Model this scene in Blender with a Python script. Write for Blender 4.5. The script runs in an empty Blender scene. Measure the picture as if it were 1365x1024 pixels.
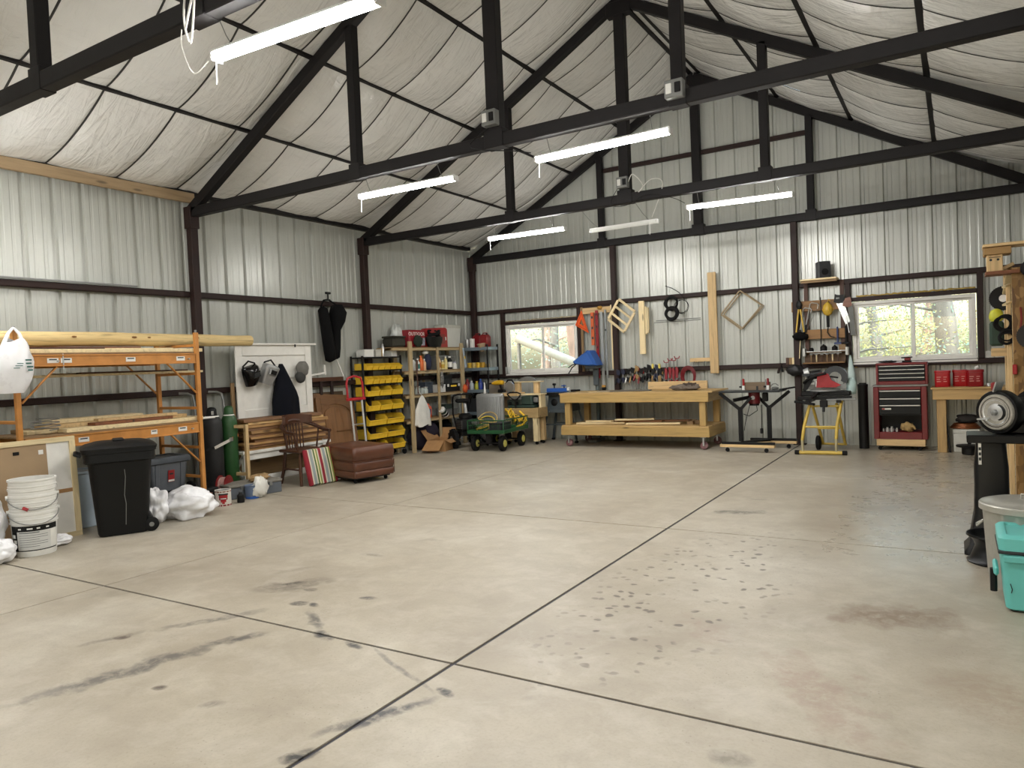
import bpy, bmesh, math, random
from math import pi, sin, cos, radians as R, sqrt, hypot
from mathutils import Vector as V, Matrix as M, noise
SC = bpy.context.scene
COL = SC.collection
random.seed(7)

# ---------------------------------------------------------------- camera, sky, exposure
cam = bpy.data.cameras.new('camera')
cam.lens = 967.444 / 1365 * 36.0
cam.sensor_width = 36.0
cam.clip_end = 300
co = bpy.data.objects.new('camera', cam); COL.objects.link(co)
RT = V((0.85168344, 0.52237458, -0.04195378)); UP = V((0.02132097, 0.04545045, 0.99873904)); FW = V((-0.52362271, 0.851504, -0.02757186))
m = M((RT, UP, -FW)).transposed().to_4x4(); m.translation = V((8.17070707, -11.95426457, 1.44380363))
co.matrix_world = m
SC.camera = co
vs = SC.view_settings
vs.view_transform = 'Standard'; vs.look = 'None'; vs.gamma = 1.0; vs.use_curve_mapping = False
vs.exposure = 0.0
LED = 152.0            # radiance of the shop light lenses
world = bpy.data.worlds.new('sky'); SC.world = world; world.use_nodes = True
nt = world.node_tree; bg = nt.nodes['Background']
sky = nt.nodes.new('ShaderNodeTexSky'); sky.sky_type = 'NISHITA'; sky.sun_disc = False
sky.sun_elevation = R(48); sky.sun_rotation = R(200); sky.air_density = 1.6; sky.dust_density = 3.0
nt.links.new(sky.outputs[0], bg.inputs[0]); bg.inputs[1].default_value = 0.75
sun = bpy.data.lights.new('sun', 'SUN'); sun.energy = 4.5; sun.angle = R(3); sun.color = (1, .95, .86)
so = bpy.data.objects.new('sun', sun); COL.objects.link(so); so.rotation_euler = (R(38), R(12), R(20))

# ---------------------------------------------------------------- materials
def srgb(h):
    if isinstance(h, str):
        h = h.lstrip('#'); c = [int(h[i:i+2], 16) / 255 for i in (0, 2, 4)]
    else: c = h
    return tuple((x / 12.92 if x <= .04045 else ((x + .055) / 1.055) ** 2.4) for x in c)
MATS = {}
def new_mat(name):
    mt = bpy.data.materials.new(name); mt.use_nodes = True
    return mt, mt.node_tree, mt.node_tree.nodes['Principled BSDF']
def nd(t, kind, **kw):
    n = t.nodes.new('ShaderNode' + kind)
    for k, v in kw.items():
        if k.startswith('i_'):
            n.inputs[int(k[2:]) if k[2:].isdigit() else k[2:].replace('_', ' ')].default_value = v
        else: setattr(n, k, v)
    return n
def mixc(t, fac, a, b, blend='MIX'):
    n = t.nodes.new('ShaderNodeMix'); n.data_type = 'RGBA'; n.blend_type = blend
    for i, x in ((0, fac), (6, a), (7, b)):
        if isinstance(x, bpy.types.NodeSocket): t.links.new(x, n.inputs[i])
        elif i == 0: n.inputs[0].default_value = x
        else: n.inputs[i].default_value = (*x[:3], 1)
    return n.outputs[2]
def math_(t, op, a, b=0.0, clamp=False):
    n = t.nodes.new('ShaderNodeMath'); n.operation = op; n.use_clamp = clamp
    for i, x in ((0, a), (1, b)):
        if isinstance(x, bpy.types.NodeSocket): t.links.new(x, n.inputs[i])
        else: n.inputs[i].default_value = x
    return n.outputs[0]
def ramp(t, fac, stops, interp='LINEAR'):
    n = t.nodes.new('ShaderNodeValToRGB'); n.color_ramp.interpolation = interp
    e = n.color_ramp.elements
    while len(e) < len(stops): e.new(.5)
    for el, (p, c) in zip(e, stops):
        el.position = p; el.color = (*c[:3], 1) if hasattr(c, '__len__') else (c, c, c, 1)
    t.links.new(fac, n.inputs[0])
    return n.outputs[0]
def coords(t, scale=(1, 1, 1), rnd=True):
    tc = nd(t, 'TexCoord'); mp = nd(t, 'Mapping'); mp.inputs['Scale'].default_value = scale
    t.links.new(tc.outputs['Object'], mp.inputs[0])
    if rnd:
        oi = nd(t, 'ObjectInfo'); 
        mul = nd(t, 'VectorMath', operation='SCALE'); mul.inputs[0].default_value = (17, 31, 23)
        t.links.new(oi.outputs['Random'], mul.inputs['Scale']); t.links.new(mul.outputs[0], mp.inputs['Location'])
    return mp.outputs[0]
def noise_(t, vec, scale=5, detail=3, rough=.55, dist=0):
    n = nd(t, 'TexNoise'); t.links.new(vec, n.inputs['Vector'])
    n.inputs['Scale'].default_value = scale; n.inputs['Detail'].default_value = detail
    n.inputs['Roughness'].default_value = rough; n.inputs['Distortion'].default_value = dist
    return n.outputs[0]
def bump_(t, b, h, strength=.3, dist=.01):
    n = nd(t, 'Bump'); n.inputs['Strength'].default_value = strength; n.inputs['Distance'].default_value = dist
    t.links.new(h, n.inputs['Height']); t.links.new(n.outputs[0], b.inputs['Normal'])
def mat(name, col, rough=.55, metal=0.0, var=.12, scale=9, bump=0.0, stretch=(1, 1, 1), bscale=None, spec=.5, obvar=0.0, rvar=.2):
    """A procedural material: noise-varied colour, roughness and optional relief."""
    if name in MATS: return MATS[name]
    mt, t, b = new_mat(name); c = srgb(col)
    v = coords(t, stretch); n = noise_(t, v, scale, 4)
    lo = tuple(x * (1 - var) for x in c); hi = tuple(min(1, x * (1 + var)) for x in c)
    colr = ramp(t, n, [(.3, lo), (.7, hi)])
    if obvar:
        oi = nd(t, 'ObjectInfo'); f = math_(t, 'MULTIPLY_ADD', oi.outputs['Random'], obvar * 2)
        f.node.inputs[2].default_value = 1 - obvar
        g = nd(t, 'VectorMath', operation='SCALE'); t.links.new(colr, g.inputs[0]); t.links.new(f, g.inputs['Scale']); colr = g.outputs[0]
    t.links.new(colr, b.inputs['Base Color'])
    rr = math_(t, 'MULTIPLY_ADD', n, rvar); rr.node.inputs[2].default_value = max(0, rough - rvar / 2); t.links.new(rr, b.inputs['Roughness'])
    b.inputs['Metallic'].default_value = metal; b.inputs['Specular IOR Level'].default_value = spec
    if bump: bump_(t, b, noise_(t, v, bscale or scale * 5, 3), bump, .004)
    MATS[name] = mt; return mt
def wood(name, col, axis='x', dark=.55, rough=.62, knots=True, obvar=.14):
    """Sawn wood with grain running along one local axis."""
    key = name + '_' + axis
    if key in MATS: return MATS[key]
    mt, t, b = new_mat(key); c = srgb(col)
    s = {'x': (.9, 14, 14), 'y': (14, .9, 14), 'z': (14, 14, .9)}[axis]
    v = coords(t, s); g = noise_(t, v, 2.2, 5, .6, .6); f = noise_(t, v, 9, 2)
    base = ramp(t, g, [(.25, tuple(x * dark for x in c)), (.48, c), (.75, tuple(min(1, x * 1.15) for x in c))])
    base = mixc(t, math_(t, 'MULTIPLY', f, .25), base, tuple(x * .6 for x in c))
    if knots:
        s2 = {'x': (2, 8, 8), 'y': (8, 2, 8), 'z': (8, 8, 2)}[axis]
        vo = nd(t, 'TexVoronoi'); vo.inputs['Scale'].default_value = .9; t.links.new(coords(t, s2), vo.inputs['Vector'])
        k = ramp(t, vo.outputs['Distance'], [(.0, 1.0), (.09, .7), (.15, 0.0)])
        base = mixc(t, k, base, tuple(x * .28 for x in c))
    oi = nd(t, 'ObjectInfo'); q = math_(t, 'MULTIPLY_ADD', oi.outputs['Random'], obvar * 2); q.node.inputs[2].default_value = 1 - obvar
    gs = nd(t, 'VectorMath', operation='SCALE'); t.links.new(base, gs.inputs[0]); t.links.new(q, gs.inputs['Scale'])
    t.links.new(gs.outputs[0], b.inputs['Base Color']); b.inputs['Roughness'].default_value = rough
    bump_(t, b, f, .15, .003)
    MATS[key] = mt; return mt
def pine(a): return wood('pine', '#d8b886', a)
def pale(a): return wood('pale_pine', '#e3cfa3', a, .7)
def gold(a): return wood('yellow_pine', '#c7a566', a, .62)
def oldw(a): return wood('old_wood', '#8f7350', a, .5)
def dark(a): return wood('walnut', '#4a2c1c', a, .5, .4, False)

# ---------------------------------------------------------------- mesh builder
def rotm(rx=0, ry=0, rz=0): return M.Rotation(rz, 4, 'Z') @ M.Rotation(ry, 4, 'Y') @ M.Rotation(rx, 4, 'X')
OFF = {}
class MB:
    def __init__(s): s.v = []; s.f = []; s.m = None
    def add(s, vs, fs):
        n = len(s.v)
        s.v += [s.m @ V(p) for p in vs] if s.m else [V(p) for p in vs]
        s.f += [tuple(i + n for i in f) for f in fs]
        return s
    def at(s, loc=(0, 0, 0), rx=0, ry=0, rz=0): s.m = M.Translation(V(loc)) @ rotm(rx, ry, rz); return s
    def box(s, c, d, b=0.0, rot=None):
        """Box at centre c of size d, with chamfered edges of width b."""
        hx, hy, hz = d[0] / 2, d[1] / 2, d[2] / 2; c = V(c)
        b = min(b, hx * .9, hy * .9, hz * .9)
        if b <= 0:
            p = [(x * hx, y * hy, z * hz) for z in (-1, 1) for y in (-1, 1) for x in (-1, 1)]
            f = [(0, 2, 3, 1), (4, 5, 7, 6), (0, 1, 5, 4), (2, 6, 7, 3), (0, 4, 6, 2), (1, 3, 7, 5)]
        else:
            p = []; idx = {}
            for x in (-1, 1):
                for y in (-1, 1):
                    for z in (-1, 1):
                        for k in range(3):
                            q = [x * hx, y * hy, z * hz]
                            for j in range(3):
                                if j != k: q[j] -= (x, y, z)[j] * b
                            idx[(x, y, z, k)] = len(p); p.append(q)
            f = []
            for k in range(3):
                i, j = (k + 1) % 3, (k + 2) % 3
                for sg in (-1, 1):
                    def key(a, b_):
                        q = [0, 0, 0]; q[k] = sg; q[i] = a; q[j] = b_; return (*q, k)
                    q = [idx[key(-1, -1)], idx[key(1, -1)], idx[key(1, 1)], idx[key(-1, 1)]]
                    f.append(tuple(q if sg > 0 else q[::-1]))
            for k in range(3):
                i, j = (k + 1) % 3, (k + 2) % 3
                for a in (-1, 1):
                    for b_ in (-1, 1):
                        def kk(sg, face):
                            q = [0, 0, 0]; q[k] = sg; q[i] = a; q[j] = b_; return idx[(*q, face)]
                        q = [kk(-1, i), kk(1, i), kk(1, j), kk(-1, j)]
                        f.append(tuple(q if a * b_ < 0 else q[::-1]) if True else None)
            for x in (-1, 1):
                for y in (-1, 1):
                    for z in (-1, 1):
                        q = [idx[(x, y, z, k)] for k in range(3)]
                        f.append(tuple(q if x * y * z > 0 else q[::-1]))
        if rot is not None: p = [rot @ V(q) for q in p]
        return s.add([V(q) + c for q in p], f)
    def bb(s, x0, x1, y0, y1, z0, z1, b=0.0):
        return s.box(((x0 + x1) / 2, (y0 + y1) / 2, (z0 + z1) / 2), (abs(x1 - x0), abs(y1 - y0), abs(z1 - z0)), b)
    def bar(s, p0, p1, w, h, b=0.0, up=(0, 0, 1)):
        p0, p1 = V(p0), V(p1); d = p1 - p0; L = d.length; d.normalize(); u = V(up)
        if abs(d.dot(u)) > .99: u = V((1, 0, 0)) if abs(d.x) < .9 else V((0, 1, 0))
        sd = d.cross(u).normalized(); u = sd.cross(d).normalized()
        return s.box((p0 + p1) / 2, (L, w, h), b, M((d, -sd, u)).transposed())
    def tube(s, pts, r, n=8, closed=False, caps=True):
        pts = [V(p) for p in pts]; k = len(pts); rs = r if hasattr(r, '__len__') else [r] * k
        tan = []
        for i in range(k):
            a = pts[(i - 1) % k] if (closed or i > 0) else pts[i]; b = pts[(i + 1) % k] if (closed or i < k - 1) else pts[i]
            tan.append((b - a).normalized())
        u = V((0, 0, 1)) if abs(tan[0].z) < .9 else V((1, 0, 0))
        vs, fs = [], []
        for i in range(k):
            u = (u - tan[i] * u.dot(tan[i]))
            if u.length < 1e-6: u = V((1, 0, 0)) - tan[i] * tan[i].x
            u.normalize(); w = tan[i].cross(u)
            for j in range(n):
                a = 2 * pi * j / n; vs.append(pts[i] + (u * cos(a) + w * sin(a)) * rs[i])
        for i in range(k if closed else k - 1):
            for j in range(n):
                a, b = i * n + j, i * n + (j + 1) % n; c, d = ((i + 1) % k) * n + (j + 1) % n, ((i + 1) % k) * n + j
                fs.append((a, b, c, d))
        if caps and not closed: fs += [tuple(range(n))[::-1], tuple(range((k - 1) * n, k * n))]
        return s.add(vs, fs)
    def lathe(s, prof, c=(0, 0, 0), n=24, rot=None, sx=1, sy=1, cap=True):
        vs, fs = [], []; c = V(c)
        for r, z in prof:
            for j in range(n):
                a = 2 * pi * j / n; p = V((r * cos(a) * sx, r * sin(a) * sy, z)); vs.append((rot @ p if rot is not None else p) + c)
        for i in range(len(prof) - 1):
            for j in range(n):
                a, b = i * n + j, i * n + (j + 1) % n; fs.append((a, b, b + n, a + n))
        if cap: fs += [tuple(range(n))[::-1], tuple(range((len(prof) - 1) * n, len(prof) * n))]
        return s.add(vs, fs)
    def cyl(s, p0, p1, r, n=12): return s.tube([p0, p1], r, n)
    def prism(s, poly, d0, d1, plane='xz'):
        """Extrude a polygon drawn in a plane from depth d0 to d1 along the third axis."""
        def P(a, b, d): return {'xz': (a, d, b), 'yz': (d, a, b), 'xy': (a, b, d)}[plane]
        k = len(poly); vs = [P(a, b, d0) for a, b in poly] + [P(a, b, d1) for a, b in poly]
        fs = [tuple(range(k)), tuple(range(k, 2 * k))[::-1]] + [(i, i + k, (i + 1) % k + k, (i + 1) % k) for i in range(k)]
        return s.add(vs, fs)
    def grid(s, fn, nu, nv, closed_u=False):
        vs = [fn(i / nu, j / nv) for j in range(nv + 1) for i in range(nu + 1)]
        fs = [(j * (nu + 1) + i, j * (nu + 1) + i + 1, (j + 1) * (nu + 1) + i + 1, (j + 1) * (nu + 1) + i) for j in range(nv) for i in range(nu)]
        return s.add(vs, fs)
    def blob(s, c, r, amp=.15, sc=3.0, seed=0, n=24, flat=None, k=12, wrk=0.0):
        """A crumpled closed lump; flat clips the underside at a height."""
        c = V(c); vs = []; fs = []
        for j in range(k + 1):
            th = pi * j / k
            for i in range(n):
                ph = 2 * pi * i / n; d = V((sin(th) * cos(ph), sin(th) * sin(ph), cos(th)))
                q = 1 + amp * noise.noise(d * sc + V((seed * 7.1, seed * 3.3, 1))) + amp * (.14 if wrk else .5) * noise.noise(d * sc * 2.7 + V((seed, 9, 2)))
                if wrk: q += wrk * (.5 - 2.2 * abs(noise.noise(V((d.x * 4, d.y * 4, d.z * 2.2)) + V((seed, 2, 7))))) + wrk * .5 * (.5 - 2 * abs(noise.noise(d * 9 + V((seed, 5, 1)))))
                p = c + V((d.x * r[0] * q, d.y * r[1] * q, d.z * r[2] * q))
                if flat is not None and p.z < flat: p.z = flat
                vs.append(p)
        for j in range(k):
            for i in range(n):
                a, b = j * n + i, j * n + (i + 1) % n; fs.append((a, a + n, b + n, b))
        return s.add(vs, fs)
    def build(s, name, mt, parent=None, smooth=False, ang=40, recalc=True):
        me = bpy.data.meshes.new(name); off = OFF.get(parent.name, V((0, 0, 0))) if parent else V((0, 0, 0))
        me.from_pydata([p - off for p in s.v], [], s.f)
        if recalc:
            bm = bmesh.new(); bm.from_mesh(me); bmesh.ops.recalc_face_normals(bm, faces=bm.faces); bm.to_mesh(me); bm.free()
        me.materials.append(mt)
        if smooth:
            me.shade_smooth()
            if ang < 179: me.set_sharp_from_angle(angle=R(ang))
        o = bpy.data.objects.new(name, me); COL.objects.link(o)
        if parent: o.parent = parent; OFF[o.name] = off
        return o
def tag(o, label=None, cat=None, group=None, kind=None):
    for k, v in (('label', label), ('category', cat), ('group', group), ('kind', kind)):
        if v: o[k] = v
    return o
def thing(name, label, cat, loc, group=None, world=True, rz=0, kind=None):
    """Empty at the thing's base; world=True means its parts are given in world coordinates."""
    o = bpy.data.objects.new(name, None); COL.objects.link(o); o.location = loc; o.rotation_euler.z = rz
    o.empty_display_size = .1
    OFF[o.name] = V(loc) if world else V((0, 0, 0))
    return tag(o, label, cat, group, kind)
def copy_tree(o, parent=None):
    c = o.copy(); COL.objects.link(c)
    if parent: c.parent = parent
    OFF[c.name] = OFF.get(o.name, V((0, 0, 0)))
    for ch in list(o.children): copy_tree(ch, c)
    return c
def solo(mb, name, label, cat, mt, group=None, smooth=False, ang=40, kind=None):
    """A thing that is one mesh: origin at the middle of its base."""
    lo = V((min(p.x for p in mb.v), min(p.y for p in mb.v), min(p.z for p in mb.v))); hi = V((max(p.x for p in mb.v), max(p.y for p in mb.v), 0))
    o_ = V(((lo.x + hi.x) / 2, (lo.y + hi.y) / 2, lo.z)); mb.v = [p - o_ for p in mb.v]
    o = mb.build(name, mt, None, smooth, ang); o.location = o_
    return tag(o, label, cat, group, kind)
def arc(c, r, a0, a1, n, plane='xz', ry=None):
    out = []
    for i in range(n + 1):
        a = a0 + (a1 - a0) * i / n; x, y = r * cos(a), (ry or r) * sin(a)
        out.append({'xz': (c[0] + x, c[1], c[2] + y), 'yz': (c[0], c[1] + x, c[2] + y), 'xy': (c[0] + x, c[1] + y, c[2])}[plane])
    return out
def text(s, size, mt, parent, loc, rot, ext=.0006, align='CENTER'):
    cu = bpy.data.curves.new('lettering', 'FONT'); cu.body = s; cu.size = size; cu.extrude = ext; cu.align_x = align; cu.align_y = 'CENTER'
    tmp = bpy.data.objects.new('lettering_curve', cu); COL.objects.link(tmp)
    me = bpy.data.meshes.new_from_object(tmp.evaluated_get(bpy.context.evaluated_depsgraph_get())); bpy.data.objects.remove(tmp); bpy.data.curves.remove(cu)
    me.materials.clear(); me.materials.append(mt); o = bpy.data.objects.new('lettering', me); COL.objects.link(o)
    o.parent = parent; o.location = V(loc) - OFF.get(parent.name, V((0, 0, 0))); o.rotation_euler = rot
    return o

STEEL = mat('red_oxide_steel', '#2a1a17', .6, .0, .25, 6, .05, spec=.35)
BSTEEL = mat('black_steel', '#151213', .6, .0, .3, 6, .05, spec=.3)
BLACK = mat('black_plastic', '#0d0d0e', .5, 0, .25, spec=.28)
BRUB = mat('black_rubber', '#111112', .75, 0, .2, spec=.25)
WHITE = mat('white_plastic', '#e2e1dc', .45, 0, .05)
WPAINT = mat('white_paint', '#e6e4de', .5, 0, .05)
SILVER = mat('bright_metal', '#c3c4c4', .32, .85, .08)
GREYM = mat('grey_metal', '#80817f', .45, .4, .1)
GREYP = mat('grey_plastic', '#5c6168', .5, 0, .1)
RED = mat('red_paint', '#a01d22', .4, 0, .12)
DRED = mat('deep_red_enamel', '#7d171c', .35, 0, .12)
ORANGE = mat('orange_enamel', '#bf8240', .45, 0, .15)
YELLOW = mat('yellow_plastic', '#efc436', .45, 0, .06)
BLUE = mat('blue_plastic', '#2457a8', .5, 0, .1)
GREEN = mat('green_paint', '#1b4d2b', .4, 0, .15)
LENSW = mat('white_fixture', '#dddddb', .5, 0, .03)
CARD = mat('cardboard', '#a57d52', .8, 0, .1, 14)
BAGW = mat('white_bag_film', '#ececef', .28, 0, .04, 6, .25, bscale=18)
INK = mat('dark_ink', '#1e2326', .6, 0, .1)
so.rotation_euler = V((-.55, .38, -.75)).to_track_quat('-Z', 'Y').to_euler()

# ---------------------------------------------------------------- floor: concrete cast in 10 ft bays
def concrete():
    mt, t, b = new_mat('concrete'); tc = nd(t, 'TexCoord'); v = tc.outputs['Object']
    n1 = noise_(t, v, .55, 5, .6, .4); n2 = noise_(t, v, 5, 6, .65, .3); n3 = noise_(t, v, 70, 3, .6)
    c = ramp(t, n1, [(.3, srgb('#9a9080')), (.5, srgb('#aca392')), (.7, srgb('#bab3a5'))])
    c = mixc(t, math_(t, 'MULTIPLY', ramp(t, n2, [(.42, 0.0), (.72, 1.0)]), .45), c, srgb('#958b7c'))
    c = mixc(t, math_(t, 'MULTIPLY', ramp(t, n3, [(.35, 1.0), (.5, 0.0)]), .22), c, srgb('#8d8374'))
    n4 = noise_(t, v, 2.1, 7, .7, .5); c = mixc(t, math_(t, 'MULTIPLY', ramp(t, n4, [(.42, 0.0), (.85, 1.0)]), .5), c, srgb('#857a69'))
    c = mixc(t, math_(t, 'MULTIPLY', ramp(t, noise_(t, v, 3.3, 6, .7, .3), [(.48, 0.0), (.9, 1.0)]), .5), c, srgb('#d2ccc0'))
    pit = nd(t, 'TexVoronoi'); pit.inputs['Scale'].default_value = 34; t.links.new(v, pit.inputs['Vector']); c = mixc(t, math_(t, 'MULTIPLY', ramp(t, pit.outputs['Distance'], [(.08, 1.0), (.16, 0.0)]), math_(t, 'MULTIPLY', ramp(t, noise_(t, v, 1.7, 3), [(.5, 0.0), (.62, 1.0)]), .5)), c, srgb('#6f675a'))
    # stains: (x, y, half length, half width, heading deg, darkness, colour, raggedness)
    ST = [(4.28, -8.60, .30, .14, 55, .62, '#6a6257', .35), (4.24, -8.56, .08, .04, 55, .8, '#4a443d', .4), (4.47, -8.60, .06, .04, 20, .8, '#4a443d', .4), (4.0, -8.3, .22, .06, 60, .35, '#7c7366', .5),
          (4.96, -8.58, .07, .035, 20, .85, '#3d3c3e', .35), (4.24, -7.76, .12, .05, 10, .5, '#6f675c', .4), (4.38, -7.2, .14, .05, 20, .3, '#7a7264', .4),
          (4.62, -9.93, .62, .085, 76, .62, '#4a4849', .55), (4.78, -9.4, .18, .06, 60, .6, '#3f3e40', .5), (4.36, -9.28, .36, .05, 60, .5, '#4c4a4a', .6), (4.1, -9.72, .2, .04, 70, .4, '#55514e', .6),
          (4.62, -8.83, .07, .05, 30, .85, '#2e2f33', .4), (4.95, -9.02, .2, .035, -35, .6, '#3a3b3e', .6), (5.17, -9.17, .10, .05, -20, .85, '#2b2d31', .4), (4.73, -8.81, .06, .03, -30, .7, '#35363a', .4),
          (5.43, -9.2, .09, .03, -20, .8, '#2d2f33', .4), (6.2, -9.43, .07, .028, -20, .9, '#2a2b30', .3), (6.09, -9.72, .30, .05, 62, .75, '#3d3d42', .5), (6.02, -10.1, .1, .05, 60, .9, '#1f2024', .4), (5.85, -9.32, .38, .018, -24, .5, '#4a4a4c', .5),
          (6.45, -5.25, .22, .12, 15, .7, '#57534b', .5), (6.28, -5.3, .1, .07, 60, .6, '#57534b', .5), (6.45, -4.6, .1, .05, 0, .4, '#6a655b', .5),
          (7.85, -7.60, .36, .22, 20, .75, '#7d6a58', .5), (8.3, -8.45, .3, .35, 40, .35, '#8a7460', .5), (7.65, -8.75, .55, .16, -60, .35, '#8d6f60', .6), (7.0, -8.2, .3, .1, -50, .25, '#8d7464', .6),
          (4.96, -9.99, .045, .03, 30, .8, '#4a3f38', .5), (4.14, -9.69, .05, .035, 30, .85, '#4b3b34', .4), (5.34, -9.99, .07, .04, 50, .5, '#6a6258', .5), (7.45, -9.39, .09, .07, 0, .5, '#5d594d', .5), (2.2, -7.35, .18, .06, 40, .35, '#7b7468', .4),
          (5.6, -6.3, .5, .2, 30, .16, '#8a7a5e', .6), (3.4, -5.4, .5, .25, 10, .16, '#8f7d60', .6), (2.4, -6.7, .2, .08, 0, .3, '#746b5e', .5), (7.55, -4.6, .3, .12, 30, .3, '#8a8478', .5), (3.2, -9.3, .2, .07, 40, .25, '#7b7468', .5)]
    wob = nd(t, 'TexNoise'); wob.inputs['Scale'].default_value = 7; wob.inputs['Detail'].default_value = 4; t.links.new(v, wob.inputs['Vector'])
    ws = nd(t, 'VectorMath', operation='SUBTRACT'); t.links.new(wob.outputs['Color'], ws.inputs[0]); ws.inputs[1].default_value = (.5, .5, .5)
    brk = ramp(t, noise_(t, v, 16, 5, .7, .6), [(.36, .3), (.56, 1.0)])
    for x, y, a, w, hd, k, col, rg in ST:
        sc = nd(t, 'VectorMath', operation='SCALE'); t.links.new(ws.outputs[0], sc.inputs[0]); sc.inputs['Scale'].default_value = rg * min(a, w * 2.2) * 2.4
        ad = nd(t, 'VectorMath', operation='ADD'); t.links.new(v, ad.inputs[0]); t.links.new(sc.outputs[0], ad.inputs[1])
        mp = nd(t, 'Mapping', vector_type='TEXTURE'); mp.inputs['Location'].default_value = (x, y, 0); mp.inputs['Rotation'].default_value = (0, 0, R(hd)); mp.inputs['Scale'].default_value = (a, w, 1)
        t.links.new(ad.outputs[0], mp.inputs[0])
        ln = nd(t, 'VectorMath', operation='LENGTH'); t.links.new(mp.outputs[0], ln.inputs[0])
        f = math_(t, 'MULTIPLY', ramp(t, ln.outputs['Value'], [(.35, min(.95, k * 1.25)), (.75, k * .65), (1.0, 0.0)]), brk)
        c = mixc(t, f, c, srgb(col))
    # small damp drips scattered beside the joint
    vo = nd(t, 'TexVoronoi'); vo.inputs['Scale'].default_value = 12; vo.inputs['Randomness'].default_value = 1
    wv = nd(t, 'VectorMath', operation='SCALE'); t.links.new(ws.outputs[0], wv.inputs[0]); wv.inputs['Scale'].default_value = .09
    av = nd(t, 'VectorMath', operation='ADD'); t.links.new(v, av.inputs[0]); t.links.new(wv.outputs[0], av.inputs[1]); t.links.new(av.outputs[0], vo.inputs['Vector'])
    d = ramp(t, vo.outputs['Distance'], [(.20, 1.0), (.30, 0.0)])
    mp = nd(t, 'Mapping', vector_type='TEXTURE'); mp.inputs['Location'].default_value = (6.72, -7.55, 0); mp.inputs['Scale'].default_value = (.62, 1.9, 1); mp.inputs['Rotation'].default_value = (0, 0, R(-4)); t.links.new(v, mp.inputs[0])
    ln = nd(t, 'VectorMath', operation='LENGTH'); t.links.new(mp.outputs[0], ln.inputs[0])
    reg = math_(t, 'MULTIPLY', ramp(t, ln.outputs['Value'], [(.6, .85), (1.0, 0.0)]), ramp(t, noise_(t, v, 4, 2), [(.40, 0.0), (.52, 1.0)]))
    c = mixc(t, math_(t, 'MULTIPLY', d, reg), c, srgb('#574f45'))
    t.links.new(c, b.inputs['Base Color'])
    rr = ramp(t, n1, [(.3, .42), (.7, .52)])
    sx = nd(t, 'SeparateXYZ'); t.links.new(v, sx.inputs[0]); mx_ = nd(t, 'MapRange', interpolation_type='SMOOTHSTEP'); t.links.new(sx.outputs[0], mx_.inputs[0]); mx_.inputs[1].default_value = 6.5; mx_.inputs[2].default_value = 7.4
    my_ = nd(t, 'MapRange', interpolation_type='SMOOTHSTEP'); t.links.new(sx.outputs[1], my_.inputs[0]); my_.inputs[1].default_value = -7.8; my_.inputs[2].default_value = -6.2
    pol = math_(t, 'MULTIPLY', math_(t, 'MULTIPLY', mx_.outputs[0], my_.outputs[0]), ramp(t, noise_(t, v, 4, 6, .7, .4), [(.3, .55), (.6, 1.0)]))
    rr = mixc(t, pol, rr, (.26, .26, .26)); t.links.new(rr, b.inputs['Roughness']); b.inputs['Specular IOR Level'].default_value = .6
    bump_(t, b, n3, .10, .003)
    return mt
CONC = concrete()
floor = tag(bpy.data.objects.new('floor', None), 'grey stained concrete slab floor cast in square bays', 'floor', kind='structure'); COL.objects.link(floor)
XS, YS = [-.25, 3.0, 6.05, 9.4], [-15.6, -12.2, -9.16, -6.1, -3.05, .25]
JT = mat('joint_filler', '#38363f', .6, 0, .2, 20)
for i in range(3):
    for j in range(5):
        gx = .011 if i == 0 else .011
        MB().bb(XS[i] + (.006 if i == 1 else gx), XS[i + 1] - (.006 if i == 0 else gx), YS[j] + .009, YS[j + 1] - .009, -.12, 0, .0015).build('slab', CONC, floor)
MB().bb(-.3, 9.45, -15.7, .3, -.2, -.008).build('joint_filler', JT, floor)

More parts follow.
